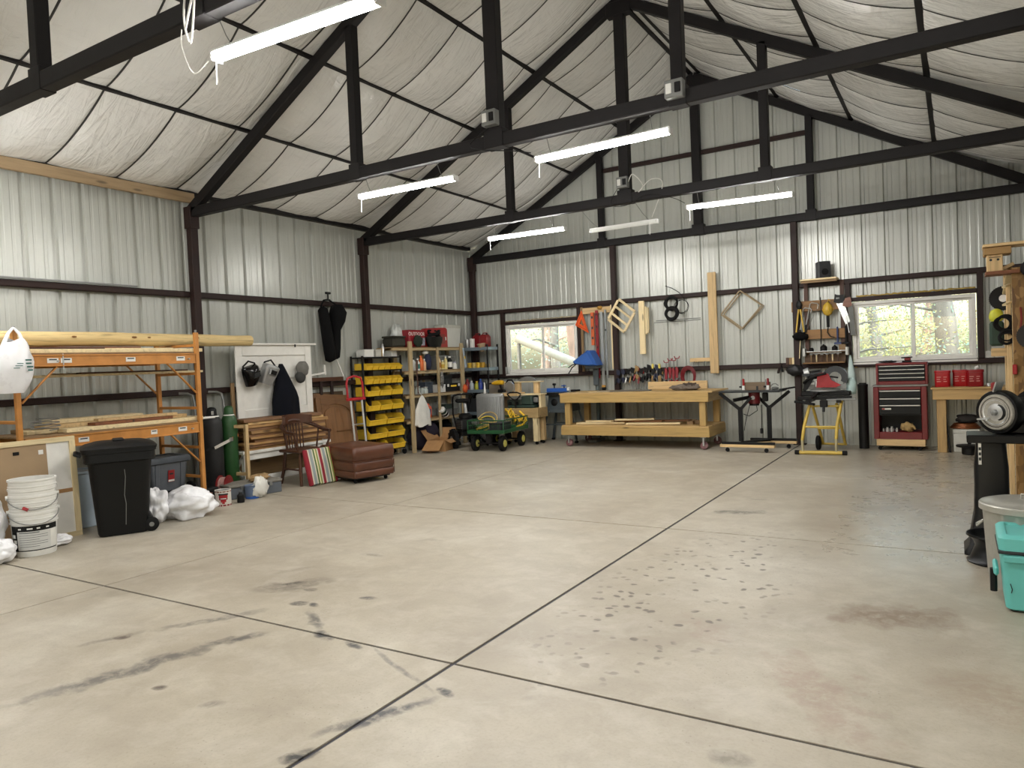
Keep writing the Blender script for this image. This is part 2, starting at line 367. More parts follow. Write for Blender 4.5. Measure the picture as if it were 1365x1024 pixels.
# ---------------------------------------------------------------- ribbed steel wall sheets
WALL = mat('wall_sheet_paint', '#b4b6af', .30, .10, .03, 1.2, spec=.6, rvar=.02)
def rib_profile(u0, u1, phase):
    """(u, depth) points across a sheet: a deep rib each 0.305 m, two shallow ones between."""
    pts = []; k = math.floor((u0 - phase) / .305) - 1
    while phase + k * .305 < u1 + .4:
        c = phase + k * .305
        pts += [(c - .034, 0), (c - .018, .032), (c + .018, .032), (c + .034, 0)]
        for q in (.102, .203): pts += [(c + q - .022, 0), (c + q - .012, .0035), (c + q + .012, .0035), (c + q + .022, 0)]
        k += 1
    pts.sort(); return pts
def sheet_wall(name, label, horiz, u0, u1, pos, outward, phase, top, holes=()):
    """Wall of sheets 0.915 m wide; horiz 'x' or 'y'; top(u) gives the height; holes are (ua, ub, za, zb)."""
    w = tag(bpy.data.objects.new(name, None), label, 'wall', kind='structure'); COL.objects.link(w)
    prof = rib_profile(u0, u1, phase); brk = sorted({h for hh in holes for h in hh[:2]})
    def dep(u):
        for (a, d0), (b, d1) in zip(prof, prof[1:]):
            if a <= u <= b: return d0 + (d1 - d0) * (u - a) / max(1e-9, b - a)
        return 0
    s = u0
    while s < u1 - 1e-6:
        e = min(s + .915, u1)
        us = sorted({s, e} | {p for p, _ in prof if s < p < e} | {q for q in brk if s < q < e} | ({4.57} if s < 4.57 < e and horiz == 'x' else set()))
        mb = MB(); vs, fs = [], []
        for a, b in zip(us, us[1:]):
            mid = (a + b) / 2; zs = [(0, None)]
            for ha, hb, za, zb in holes:
                if ha <= mid <= hb: zs = [(0, za), (zb, None)] if za > 0 else [(zb, None)]
            for z0, z1 in zs:
                n = len(vs)
                for u, z in ((a, z0), (b, z0), (b, z1 if z1 is not None else top(b)), (a, z1 if z1 is not None else top(a))):
                    p = pos + outward * dep(u); vs.append((u, p, z) if horiz == 'x' else (p, u, z))
                fs.append((n, n + 1, n + 2, n + 3))
        mb.add(vs, fs); mb.build('wall_sheet', WALL, w, recalc=False)
        s = e
    return w
H, RISE, W, D = 3.5103, 2.5311, 9.14, 3.0956
SL = RISE / (W / 2)
def roofz(x): return H + SL * (x if x < W / 2 else W - x)
W1 = (.69, 2.25, 1.24, 2.20); W2 = (6.83, 8.41, 1.235, 2.165)
sheet_wall('wall_left', 'pale grey ribbed steel wall behind the scaffold and shelves', 'y', -15.555, .1, -.12, -1, -.1525, lambda u: 3.72)
sheet_wall('wall_back', 'pale grey ribbed steel gable wall with two windows', 'x', -.12, 9.26, .10, 1, 0.0, lambda u: roofz(min(max(u, 0), W)) + .26, (W1, W2))
sheet_wall('wall_right', 'pale grey ribbed steel wall beyond the plywood partition', 'y', -15.555, .1, 9.26, 1, -.1525, lambda u: 3.72)
sheet_wall('wall_rear', 'pale grey ribbed steel wall around the open doorway', 'x', -.12, 9.26, -15.55, -1, 0.0, lambda u: roofz(min(max(u, 0), W)) + .26, ((6.2, 8.4, 0, 2.4),))
ROOFM = mat('roof_sheet', '#9a9b98', .5, .2)
rf = tag(bpy.data.objects.new('roof', None), 'unseen outer roof sheets added to stop light leaks', 'roof', kind='structure'); COL.objects.link(rf)
for sg in (0, 1):  # unseen slabs, added to stop light leaking in past the insulation
    x0, x1 = (-.45, W / 2) if sg == 0 else (W / 2, W + .45)
    z = lambda x: H + SL * (x if sg == 0 else W - x) + .42
    MB().add([(x0, -15.9, z(x0)), (x1, -15.9, z(x1)), (x1, .45, z(x1)), (x0, .45, z(x0)), (x0, -15.9, z(x0) + .03), (x1, -15.9, z(x1) + .03), (x1, .45, z(x1) + .03), (x0, .45, z(x0) + .03)],
             [(0, 1, 2, 3), (4, 7, 6, 5), (0, 4, 5, 1), (1, 5, 6, 2), (2, 6, 7, 3), (3, 7, 4, 0)]).build('roof_sheet', ROOFM, rf)

# ---------------------------------------------------------------- steel frame: columns, trusses, girts, purlins
def struct(name, label, cat, loc=(0, 0, 0)):
    return thing(name, label, cat, loc, kind='structure')
TY = [0, -D, -2 * D, -3 * D, -4 * D]
TN = ['built against the gable wall', 'second from the gable wall', 'third from the gable wall', 'fourth from the gable wall, nearest in view', 'behind the viewer near the rear wall']
Q = .3094
for y, tn in zip(TY, TN):
    t = struct('truss_beam', 'black steel roof truss ' + tn, 'truss', (W / 2, y, H))
    MB().bb(-.05, W + .05, y - .05, y + .05, H - .06, H + .06, .008).build('bottom_chord', BSTEEL, t)
    for sg in (0, 1):
        f = (lambda x: x) if sg == 0 else (lambda x: W - x)
        MB().bar((f(0), y, H + .02), (f(W / 2), y, H + RISE), .1, .12, .008).build('rafter', BSTEEL, t)
        qx = f(Q * W)
        MB().bb(qx - .05, qx + .05, y - .05, y + .05, H + .04, roofz(qx) - .03, .006).build('post', BSTEEL, t)
        MB().bb(qx - .075, qx + .075, y - .055, y + .055, H - .065, H + .1, .004).build('gusset', BSTEEL, t)
    MB().bb(W / 2 - .07, W / 2 + .07, y - .055, y + .055, H + .04, H + RISE - .03, .006).build('post', BSTEEL, t)
    MB().bb(W / 2 - .1, W / 2 + .1, y - .06, y + .06, H - .065, H + .11, .004).build('gusset', BSTEEL, t)
    MB().bb(W / 2 - .17, W / 2 + .17, y - .058, y + .058, H + RISE - .2, H + RISE - .02, .01).build('gusset', BSTEEL, t)
for y, nm in zip(TY, ('in the back corner', 'nearest the gable wall corner post', 'beside the white panel', 'near the left picture edge', 'behind the viewer')):
    for x, sd in ((0, 'left'), (W, 'right')):
        if nm.startswith('in the'): lb = 'dark steel corner column at the %s end of the gable wall' % sd
        else: lb = 'dark steel column of the %s wall, %s' % (sd, {-D: 'one bay from the gable', -2 * D: 'two bays from the gable', -3 * D: 'three bays from the gable', -4 * D: 'four bays from the gable'}[y])
        c = struct('steel_column', lb, 'column', (x, y, 0))
        MB().bb(x - .05, x + .05, y - .05, y + .05, 0, H + .05, .006).build('shaft', STEEL, c)
        MB().bb(x - .065, x + .065, y - .065, y + .065, H - .2, H + .07, .004).build('cap_plate', STEEL, c)
        MB().bb(x - .11, x + .11, y - .09, y + .09, 0, .015, .003).build('base_plate', STEEL, c)
for x, lb in ((W / 3 - .03, 'dark steel post on the gable wall beside the hanging levels'), (6.05, 'dark steel post on the gable wall beside the bolt cutters')):
    c = struct('steel_column', lb, 'column', (x, .03, 0))
    MB().bb(x - .045, x + .045, -.04, .06, 0, H - .05, .006).build('shaft', STEEL, c)
    MB().bb(x - .09, x + .09, -.07, .07, 0, .014, .003).build('base_plate', STEEL, c)
n = [0]
def girt(x0, y0, x1, y1, z, h=.075, label='', w=.07):
    n[0] += 1
    o = MB().bar((x0, y0, z), (x1, y1, z), w, h, .01)
    return solo(o, 'trim_%d' % n[0], label, 'girt', STEEL, kind='structure')
ybr = sorted(TY)
for k in range(5):
    ya = (-15.5 if k == 0 else TY[5 - k] + .05); yb = TY[4 - k] - .05
    bay = ['behind the viewer', 'in the fourth bay from the gable', 'in the third bay from the gable', 'in the second bay from the gable', 'in the bay next to the gable'][k]
    for z, hh in ((2.486, 'upper'), (1.26, 'lower')):
        girt(-.06, ya, -.06, yb, z, label='dark steel %s girt of the left wall %s' % (hh, bay))
        girt(W + .06, ya, W + .06, yb, z, label='dark steel %s girt of the right wall %s' % (hh, bay))
for a, b, w_ in ((.06, W / 3 - .08, 'left third'), (W / 3 + .02, 6.0, 'middle third'), (6.1, 9.08, 'right third')):
    girt(a, .045, b, .045, 2.47, label='dark steel upper girt on the %s of the gable wall' % w_)
    girt(a, .045, b, .045, 1.215 if w_ != 'middle third' else 1.24, label='dark steel lower girt on the %s of the gable wall' % w_)
girt(Q * W + .05, .05, W - Q * W - .05, .05, 4.80, .07, 'dark red steel girt high on the gable between truss posts')
for x, z0, z1, lb in ((.645, 1.25, 2.44, 'dark steel jamb left of the far left window'), (2.295, 1.25, 2.44, 'dark steel jamb right of the far left window'),
                      (6.785, 1.25, 2.44, 'dark steel jamb left of the right hand window'), (8.455, 1.25, 2.44, 'dark steel jamb right of the right hand window')):
    n[0] += 1; solo(MB().bb(x - .035, x + .035, .0, .08, z0, z1, .005), 'trim_%d' % n[0], lb, 'jamb', STEEL, kind='structure')
for a, b, z, lb in ((.68, 2.26, 2.225, 'dark steel header over the far left window'), (6.82, 8.42, 2.19, 'dark steel header over the right hand window')):
    n[0] += 1; solo(MB().bb(a, b, .0, .08, z - .03, z + .03, .005), 'trim_%d' % n[0], lb, 'header', STEEL, kind='structure')
FOAM = mat('spray_foam', '#b59a4e', .85, 0, .25, 20)
FOAMP = mat('pale_spray_foam', '#9c9074', .85, 0, .25, 20)
def foam(x0, x1, z, lb, mt, y=.07):
    mb = MB(); pts = []; rs = []
    for i in range(70):
        u = i / 69; pts.append((x0 + (x1 - x0) * u, y + .012 * noise.noise(V((u * 40, 1, z))), z + .012 * noise.noise(V((u * 31, 5, z))))); rs.append(.010 + .011 * abs(noise.noise(V((u * 23, 9, z)))))
    n[0] += 1
    solo(mb.tube(pts, rs, 7), 'trim_%d' % n[0], lb, 'foam seal', mt, smooth=True, kind='structure')
foam(.72, 2.24, 2.268, 'beige spray foam bead over the far left window', FOAMP, .03)
foam(6.9, 8.4, 2.235, 'yellow spray foam bead over the right hand window', FOAM, .03)
foam(6.85, 8.4, 1.19, 'yellow spray foam bead under the right hand window', FOAM, .03)
n[0] += 1
solo(MB().bb(-.02, .03, -15.4, -2 * D + .04, 3.63, 3.755, .006), 'trim_%d' % n[0], 'bare wooden ledger board along the left eave', 'board', wood('eave_board', '#a0896a', 'y', .7), kind='structure')
n[0] += 1
solo(MB().bb(-.115, .0, -15.4, -.02, 3.72, 3.79, .006), 'trim_%d' % n[0], 'dark steel eave strut on top of the left wall', 'strut', BSTEEL, kind='structure')
n[0] += 1
solo(MB().bb(9.14, 9.255, -15.4, -.02, 3.72, 3.79, .006), 'trim_%d' % n[0], 'dark steel eave strut on top of the right wall', 'strut', BSTEEL, kind='structure')
solo(MB().bar((-.01, -9.9, 2.535), (-.01, -6.95, 2.535), .035, .02, .003), 'steel_bar', 'long loose galvanised bar resting on the upper left girt', 'bar', GREYM)

# ceiling: white vinyl-faced insulation held up by straps between purlins
def vinyl():
    mt, t, b = new_mat('white_vinyl'); v = coords(t)
    n1 = noise_(t, v, 1.4, 3); c = ramp(t, n1, [(.3, srgb('#dcdcd9')), (.7, srgb('#e6e6e3'))]); t.links.new(c, b.inputs['Base Color'])
    b.inputs['Roughness'].default_value = .24; b.inputs['Specular IOR Level'].default_value = .55
    w1 = noise_(t, coords(t, (.8, 3.2, 1)), 2.2, 3, .5, 1.6); w2 = noise_(t, coords(t, (2.6, .9, 1)), 2.0, 3, .5, 1.8); w3 = noise_(t, v, 1.6, 2, .5, .8)
    h = math_(t, 'ADD', math_(t, 'ADD', math_(t, 'MULTIPLY', w1, .7), math_(t, 'MULTIPLY', w2, .6)), w3)
    bump_(t, b, h, .7, .045)
    return mt
VINYL = vinyl(); STRAP = mat('dark_strap', '#2c2c2a', .6, 0, .1)
ceil = tag(bpy.data.objects.new('ceiling', None), 'white vinyl faced insulation ceiling quilted between purlins and straps', 'ceiling', kind='structure'); COL.objects.link(ceil)
PX = [-.10, 1.18, 2.24, 3.28, 4.50]
LIFT = .125
PZ = [3.765] + [H + LIFT + SL * x for x in PX[1:]]
y = -4.85 - .76 * 14
SY = [y + .76 * k for k in range(21)]; SY = [-15.55] + [s for s in SY if -15.4 < s < -.15] + [.1]
def tight(y):
    """Insulation is pulled tight where it crosses a truss."""
    d_ = min(abs(y - ty) for ty in TY); return .30 + .70 * min(1, d_ / .42) ** .7
def sag(u, y): return .085 * sin(pi * u) ** .8 * tight(y)
def base(p, u): return PX[p] + (PX[p + 1] - PX[p]) * u, PZ[p] + (PZ[p + 1] - PZ[p]) * u
def cell(p, ya, yb, sg, seed):
    nu, nv = 26, 18; vs = []
    for j in range(nv + 1):
        for i in range(nu + 1):
            u, v = i / nu, j / nv; y = ya + (yb - ya) * v; x, z = base(p, u); tg = tight(y)
            bul = .036 * (sin(pi * v) ** .5) * (sin(pi * u) ** .5) * tg
            pinch = max(0, 1 - min(u, 1 - u) * 4.5); pv = max(0, 1 - min(v, 1 - v) * 5)
            wr = .016 * noise.noise(V((u * 2.7 + seed * 9, v * 2.2, p * 5 + .3))) + .016 * pinch * noise.noise(V((u * 3, v * 11 + seed * 5, p))) + .010 * pv * noise.noise(V((u * 12 + seed, v * 3, p + 7))) + .005 * noise.noise(V((u * 8 + seed, v * 7, 3 + p)))
            k = min(1, sin(pi * u) * 2.2) * min(1, sin(pi * v) * 3 + .10)
            vs.append((x if sg == 0 else W - x, y, z - sag(u, y) - bul + wr * k * (.4 + .6 * tg)))
    fs = [(j * (nu + 1) + i, (j + 1) * (nu + 1) + i, (j + 1) * (nu + 1) + i + 1, j * (nu + 1) + i + 1) for j in range(nv) for i in range(nu)]
    if sg: fs = [f[::-1] for f in fs]
    me = bpy.data.meshes.new('insulation_panel'); me.from_pydata(vs, [], fs); me.materials.append(VINYL); me.shade_smooth()
    o = bpy.data.objects.new('insulation_panel', me); COL.objects.link(o); o.parent = ceil
for k, (ya, yb) in enumerate(zip(SY, SY[1:])):
    for p in range(4):
        for sg in (0, 1): cell(p, ya, yb, sg, k * 1.7 + p * .37 + sg * 3.1)
for y in SY[1:-1]:
    for sg in (0, 1):
        vs, fs = [], []
        for p in range(4):
            for i in range(11 if p == 3 else 10):
                x, z = base(p, i / 10); z -= sag(i / 10, y) + .006; x = x if sg == 0 else W - x
                vs += [(x, y - .011, z), (x, y + .011, z), (x, y, z - .006)]
        for i in range(len(vs) // 3 - 1):
            a = i * 3; fs += [(a, a + 3, a + 5, a + 2), (a + 1, a + 2, a + 5, a + 4), (a, a + 1, a + 4, a + 3)]
        MB().add(vs, fs).build('strap', STRAP, ceil)
for x in PX[1:]:
    for sg in (0, 1):
        xx = x if sg == 0 else W - x; z = H + LIFT + SL * x
        MB().bb(xx - .032, xx + .032, -15.5, .08, z - .022, z + .09, .004).build('purlin', BSTEEL, ceil)
MB().bb(W / 2 - .1, W / 2 + .1, -15.5, .08, H + LIFT + RISE - .03, H + LIFT + RISE + .05, .004).build('ridge_cap', VINYL, ceil)

# ---------------------------------------------------------------- windows
def glass():
    mt = bpy.data.materials.new('window_glass'); mt.use_nodes = True; t = mt.node_tree; t.nodes.clear()
    out = nd(t, 'OutputMaterial'); tr = nd(t, 'BsdfTransparent'); gl = nd(t, 'BsdfGlossy'); gl.inputs['Roughness'].default_value = .02
    tr.inputs[0].default_value = (.93, .96, .95, 1); fr = nd(t, 'Fresnel'); fr.inputs[0].default_value = 1.45; mx = nd(t, 'MixShader')
    t.links.new(fr.outputs[0], mx.inputs[0]); t.links.new(tr.outputs[0], mx.inputs[1]); t.links.new(gl.outputs[0], mx.inputs[2]); t.links.new(mx.outputs[0], out.inputs[0])
    return mt
GLASS = glass()
def window(k, x0, x1, z0, z1, xm, lb):
    w = thing('window_%d' % k, lb, 'window', (x0, .05, z0), kind='structure')
    fw = .05
    for a, b, c, d_ in ((x0, x1, z0, z0 + fw), (x0, x1, z1 - fw, z1), (x0, x0 + fw, z0 + fw, z1 - fw), (x1 - fw, x1, z0 + fw, z1 - fw)):
        MB().bb(a, b, .03, .13, c, d_, .006).build('frame', WPAINT, w)
    for sx0, sx1, yy in ((x0 + fw, xm + .03, .07), (xm - .03, x1 - fw, .10)):
        s_ = MB(); f2 = .035
        s_.bb(sx0, sx1, yy - .015, yy + .015, z0 + fw, z0 + fw + f2, .004).bb(sx0, sx1, yy - .015, yy + .015, z1 - fw - f2, z1 - fw, .004)
        s_.bb(sx0, sx0 + f2, yy - .015, yy + .015, z0 + fw + f2, z1 - fw - f2, .004).bb(sx1 - f2, sx1, yy - .015, yy + .015, z0 + fw + f2, z1 - fw - f2, .004)
        sash = s_.build('sash', WPAINT, w)
        MB().bb(sx0 + f2, sx1 - f2, yy - .003, yy + .003, z0 + fw + f2, z1 - fw - f2).build('pane', GLASS, sash)
    MB().bb(x0 - .01, x1 + .01, .0, .12, z0 - .03, z0, .004).build('sill', WPAINT, w)
window(1, .70, 2.24, 1.25, 2.19, 1.50, 'white sliding window at the far left of the gable wall')
window(2, 6.84, 8.40, 1.245, 2.155, 7.63, 'white sliding window above the red tool chest')

# ---------------------------------------------------------------- outdoors
GRND = mat('forest_ground', '#8a7a5c', .9, 0, .3, 3, .3)
gm = MB().bb(-40, 50, -45, 45, -.6, -.22)
tag(gm.build('ground', GRND), 'bare forest ground outside the building', 'ground', kind='structure')
BARK = mat('pine_bark', '#a58d80', .9, 0, .35, 6, .6, (1, 1, .3)); BARKG = mat('grey_bark', '#8d8982', .9, 0, .35, 6, .6, (1, 1, .3))
LEAFS = [mat('leaf_' + c, h, .6, 0, .35, 2) for c, h in (('green', '#9fb583'), ('yellow', '#c4c07c'), ('blue_green', '#94b3a0'))]
def tree(x, y, h, r, crown, lb, bark=BARK, leaf=0, nl=1500, low=.8, seed=0, ls=.030):
    rd = random.Random(seed); t = thing('tree', lb, 'tree', (x, y, -.22), 'trees outside the windows')
    pts = [(x + .12 * sin(i * .9 + seed), y, -.3 + h * i / 8) for i in range(9)]
    MB().tube(pts, [r * (1 - .075 * i) for i in range(9)], 10).build('trunk', bark, t, True)
    ends = []
    for i in range(9):
        z = low + (h - low) * i / 9; a = rd.random() * 6.3; L = crown * (.6 + .5 * rd.random()); p0 = V((x, y, z))
        p1 = p0 + V((cos(a) * L * .5, sin(a) * L * .5, .2)); p2 = p0 + V((cos(a + .2) * L, sin(a + .2) * L, .35 * rd.random() - .1))
        MB().tube([p0, p1, p2], [.035, .022, .008], 5).build('branch', bark, t, True); ends += [p1, p2]
    mb = MB(); vs, fs = [], []
    for i in range(int(nl * 2.8)):
        c = rd.choice(ends) + V((rd.gauss(0, .42), rd.gauss(0, .42), rd.gauss(0, .34)))
        a = V((rd.gauss(0, 1), rd.gauss(0, 1), rd.gauss(0, 1))).normalized(); b = a.orthogonal().normalized(); s = ls * (.5 + rd.random())
        k = len(vs); vs += [c - a * s, c + b * s * .4, c + a * s, c - b * s * .4]; fs.append((k, k + 1, k + 2, k + 3))
    f = mb.add(vs, fs).build('foliage', LEAFS[leaf], t, recalc=False); f['kind'] = 'stuff'
tree(.55, 3.4, 6, .20, 1.2, 'red barked pine trunk outside the far left window', BARK, 0, 900, 2.2, 1)
tree(-1.1, 5.6, 6, .16, 1.8, 'pale grey tree behind the red barked pine', BARKG, 2, 1500, .7, 2)
tree(.6, 7.2, 6, .15, 2.0, 'bushy green tree far behind the left window', BARKG, 0, 1900, .6, 3)
tree(-3.2, 8.8, 7, .2, 2.3, 'grey pine deep in the woods behind the left window', BARK, 2, 1900, .6, 4)
tree(-.9, 10.5, 7, .22, 2.4, 'tall brown pine deep in the woods', BARK, 0, 1900, .5, 9)
tree(6.0, 3.6, 5.5, .09, 1.6, 'yellowing leafy tree outside the right hand window', BARKG, 1, 2300, .7, 5)
tree(7.9, 4.4, 6, .24, 1.5, 'stout grey trunk at the right side of the right hand window', BARKG, 2, 1300, 1.0, 6)
tree(6.6, 6.4, 6, .14, 2.1, 'green leafy tree behind the yellowing one', BARKG, 0, 2300, .5, 7)
tree(4.4, 8.0, 7, .16, 2.3, 'dense blue green tree behind the right hand window', BARK, 2, 2000, .5, 8)
tree(7.6, 9.0, 7, .16, 2.4, 'tall green tree far behind the right hand window', BARK, 0, 2000, .5, 10)
tree(8.6, 6.8, 6, .14, 2.0, 'yellow green tree right of the grey trunk', BARKG, 1, 1900, .5, 11)
lg = MB().tube([(-.25, 2.0, 2.02), (.92, 2.6, 1.40), (2.6, 3.45, .50)], [.09, .10, .11], 12)
solo(lg, 'leaning_log', 'pale peeled log leaning across the view outside the left window', 'log', mat('peeled_log', '#e9e4d8', .7, 0, .1), smooth=True)
solo(MB().tube([(2.5, 3.4, -.25), (2.5, 3.4, .42)], [.12, .1], 10), 'wooden_post', 'short stake under the low end of the leaning log outdoors', 'post', BARKG, smooth=True)
solo(MB().tube([(-.2, 2.02, -.25), (-.2, 2.02, 1.90)], [.05, .04], 10), 'wooden_post', 'tall stake under the high end of the leaning log outdoors', 'post', BARKG, smooth=True)

# ---------------------------------------------------------------- shop lights
def emis():
    mt = bpy.data.materials.new('led_lens'); mt.use_nodes = True; t = mt.node_tree; t.nodes.clear()
    out = nd(t, 'OutputMaterial'); e = nd(t, 'Emission'); e.inputs[0].default_value = (1.0, .98, .94, 1); e.inputs[1].default_value = LED; t.links.new(e.outputs[0], out.inputs[0])
    return mt
LENS = emis(); OFFLENS = mat('unlit_lens', '#d9dad6', .4, 0, .03)
def shop_light(x0, x1, y, z, lb, y1=None, lens=None, wdt=.055, chord=None):
    y1 = y if y1 is None else y1
    t = thing('shop_light', lb, 'light', ((x0 + x1) / 2, (y + y1) / 2, z), 'hanging LED shop lights')
    m_ = lens or LENS; a, b = V((x0, y, z)), V((x1, y1, z)); d = (b - a).normalized()
    MB().bar(a + V((0, 0, .028)), b + V((0, 0, .028)), wdt * 1.5, .016, .003).build('housing', LENSW, t)
    sd = V((-d.y, d.x, 0)); vs, fs = [], []
    ring = [(wdt * .7 * cos(q), -.045 * sin(q) + .02) for q in [pi * i / 10 for i in range(11)]]
    for e in (a + d * .015, b - d * .015):
        vs += [e + sd * q + V((0, 0, w)) for q, w in ring]
    for i in range(10): fs.append((i, i + 1, i + 12, i + 11))
    fs += [tuple(range(11)), tuple(range(11, 22))[::-1]]
    MB().add(vs, fs).build('lens', m_, t, True)
    for e in (a, b): MB().box(e + V((0, 0, .004)), (.02, wdt * 1.45, .058), .004).build('end_cap', LENSW, t)
    top = H - .05
    for q in (.12, .88):
        p = a + (b - a) * q; yt = chord if chord is not None else p.y
        MB().tube([p + V((0, 0, .03)), (p.x, p.y + (yt - p.y) * .5, (p.z + top) / 2), (p.x, yt, top)], .003, 5).build('hanger', GREYM, t)
    p = a + (b - a) * (.03 if lens is None else .9)
    MB().tube([p + V((0, -.03, 0)), p + V((0, -.035, -.17))], .0035, 5).build('pull_chain', WHITE, t)
LB = ['glowing white shop light at the top left, nearest and brightest', 'lit shop light hung below the third truss on its left half', 'lit shop light hung below the third truss near its middle',
      'lit shop light hung below the second truss on its left half', 'lit shop light hung below the second truss on its right half']
shop_light(4.52, 5.73, -9.16, 3.30, LB[0], -9.10, chord=-3 * D + .045)
shop_light(2.75, 3.98, -6.08, 3.30, LB[1], -6.04, chord=-2 * D + .045)
shop_light(4.92, 6.20, -6.07, 3.30, LB[2], -6.10, chord=-2 * D + .045)
shop_light(2.31, 3.54, -2.90, 3.30, LB[3], -2.84, chord=-D + .045)
shop_light(5.336, 6.562, -2.99, 3.30, LB[4], -2.86, chord=-D + .045)
shop_light(3.79, 4.79, -2.53, 3.27, 'thin unlit shop light dangling between the two lit ones', -2.57, OFFLENS, .035, chord=-D + .04)
shop_light(.45, 1.65, -9.15, 3.30, 'extra lit shop light added on the fourth truss outside the picture', chord=-3 * D + .045)  # extra lamp added out of view to light the room
shop_light(7.2, 8.4, -9.15, 3.30, 'lit shop light on the fourth truss above the viewer', chord=-3 * D + .045)
shop_light(2.4, 3.6, -12.2, 3.30, 'lit shop light behind the viewer on the left', chord=-4 * D + .045)
shop_light(5.4, 6.6, -12.2, 3.30, 'lit shop light behind the viewer on the right', chord=-4 * D + .045)
# outlet boxes and white cables on the truss posts
def outlet(x, y, z, lb):
    t = thing('outlet_box', lb, 'outlet', (x, y, z))
    MB().bb(x - .075, x + .075, y - .05, y + .03, z, z + .14, .006).build('box', GREYM, t)
    for dx in (-.036, .036):
        MB().bb(x + dx - .024, x + dx + .024, y - .062, y - .05, z + .03, z + .11, .004).build('socket', WHITE if dx < 0 else BLACK, t)
outlet(W / 2, -2 * D - .085, H + .12, 'grey outlet box on the middle post of the third truss')
outlet(W / 2, -D - .085, H + .12, 'grey outlet box on the middle post of the second truss')
outlet(6.31, -2 * D - .085, H - .02, 'small outlet box low on the right post of the third truss')
def cable(pts, lb, r=.006, mt=None, name='cable'):
    mb = MB(); 
    sm = []
    P_ = [V(p) for p in pts]
    for i in range(len(P_) - 1):
        a, b, c, d = P_[max(0, i - 1)], P_[i], P_[i + 1], P_[min(len(P_) - 1, i + 2)]
        for k in range(6):
            u = k / 6; sm.append(.5 * ((2 * b) + (c - a) * u + (2 * a - 5 * b + 4 * c - d) * u * u + (3 * b - a - 3 * c + d) * u ** 3))
    sm.append(P_[-1])
    return solo(mb.tube(sm, r, 6), name, lb, 'cable', mt or WHITE, smooth=True)
y = -2 * D - .1
cable([(4.65, -2 * D, 3.577), (5.0, -2 * D + .01, 3.577), (5.5, -2 * D - .01, 3.577), (6.0, -2 * D + .01, 3.577), (6.25, -2 * D, 3.577)], 'white power cable lying on top of the third truss chord')
cable([(4.54, y + .05, 3.64), (4.35, y - .02, 3.5), (4.5, y - .02, 3.42), (4.8, y, 3.36), (4.93, y + .1, 3.34)], 'black cord from the outlet box to the middle shop light', .005, BLACK)
y = -D - .1
cable([(4.65, y, 3.7), (4.72, y - .02, 3.78), (4.85, y - .02, 3.62), (4.78, y, 3.55), (4.95, y, 3.68), (5.1, y, 3.6), (4.8, y + .4, 3.29)], 'tangled white cord hanging to the unlit shop light')
cable([(4.5, y, 3.64), (4.4, y - .02, 3.45), (4.6, y - .02, 3.4), (4.9, y, 3.5), (5.2, y + .05, 3.42), (5.34, y + .1, 3.34)], 'thin black cord to the right shop light of the second truss', .004, BLACK)
y = -3 * D - .08
cable([(4.60, y, 3.75), (4.56, y - .02, 3.45), (4.62, y - .03, 3.28), (4.66, y - .02, 3.55), (4.58, y - .03, 3.36), (4.66, y, 3.62), (4.8, y, 3.6)], 'looped white cord hanging off the nearest truss chord')
cable([(4.42, y + .06, 3.44), (4.36, y + .1, 3.36), (4.40, y + .14, 3.22), (4.5, y + .17, 3.28)], 'thin white cord dangling at the end of the nearest shop light', .004)

# ================================================================ left wall: scaffold and what stands round it
def sticker(x, y, z, parent, w=.07, h=.035, axis='x', mk=True):
    MB().box((x, y, z), (.002, w, h) if axis == 'x' else (w, .002, h), .0).build('sticker', WHITE, parent)
    if mk: MB().box((x + .001, y, z + h * .2), (.0022, w * .7, h * .25) if axis == 'x' else (w * .7, .0024, h * .25)).build('sticker_print', INK, parent)
sc = thing('scaffold', 'orange rolling scaffold with two decks of lumber along the left wall', 'scaffold', (.58, -7.8, 0))
YL, YR, XF, XB = -8.72, -6.89, .95, .21
for x in (XF, XB):
    for y in (YL, YR):
        MB().bb(x - .022, x + .022, y - .022, y + .022, .125, 1.94, .004).build('leg', ORANGE, sc)
        MB().cyl((x, y, 1.93), (x, y, 1.97), .012).build('pin', GREYM, sc)
        wh = MB().lathe([(.02, -.018), (.055, -.018), (.062, -.01), (.062, .01), (.055, .018), (.02, .018)], (x, y, .062), 16, rotm(R(90)).to_3x3()).build('caster', BRUB, sc, True)
        MB().bb(x - .02, x + .02, y - .03, y + .03, .11, .135, .003).bb(x - .012, x + .012, y + .02, y + .026, .05, .12).bb(x - .012, x + .012, y - .026, y - .02, .05, .12).build('fork', GREYM, wh)
for y in (YL, YR):
    for z in (.33, .66, 1.1, 1.485, 1.80):
        MB().bar((XB + .02, y, z), (XF - .02, y, z), .03, .03, .003).build('rung', ORANGE, sc)
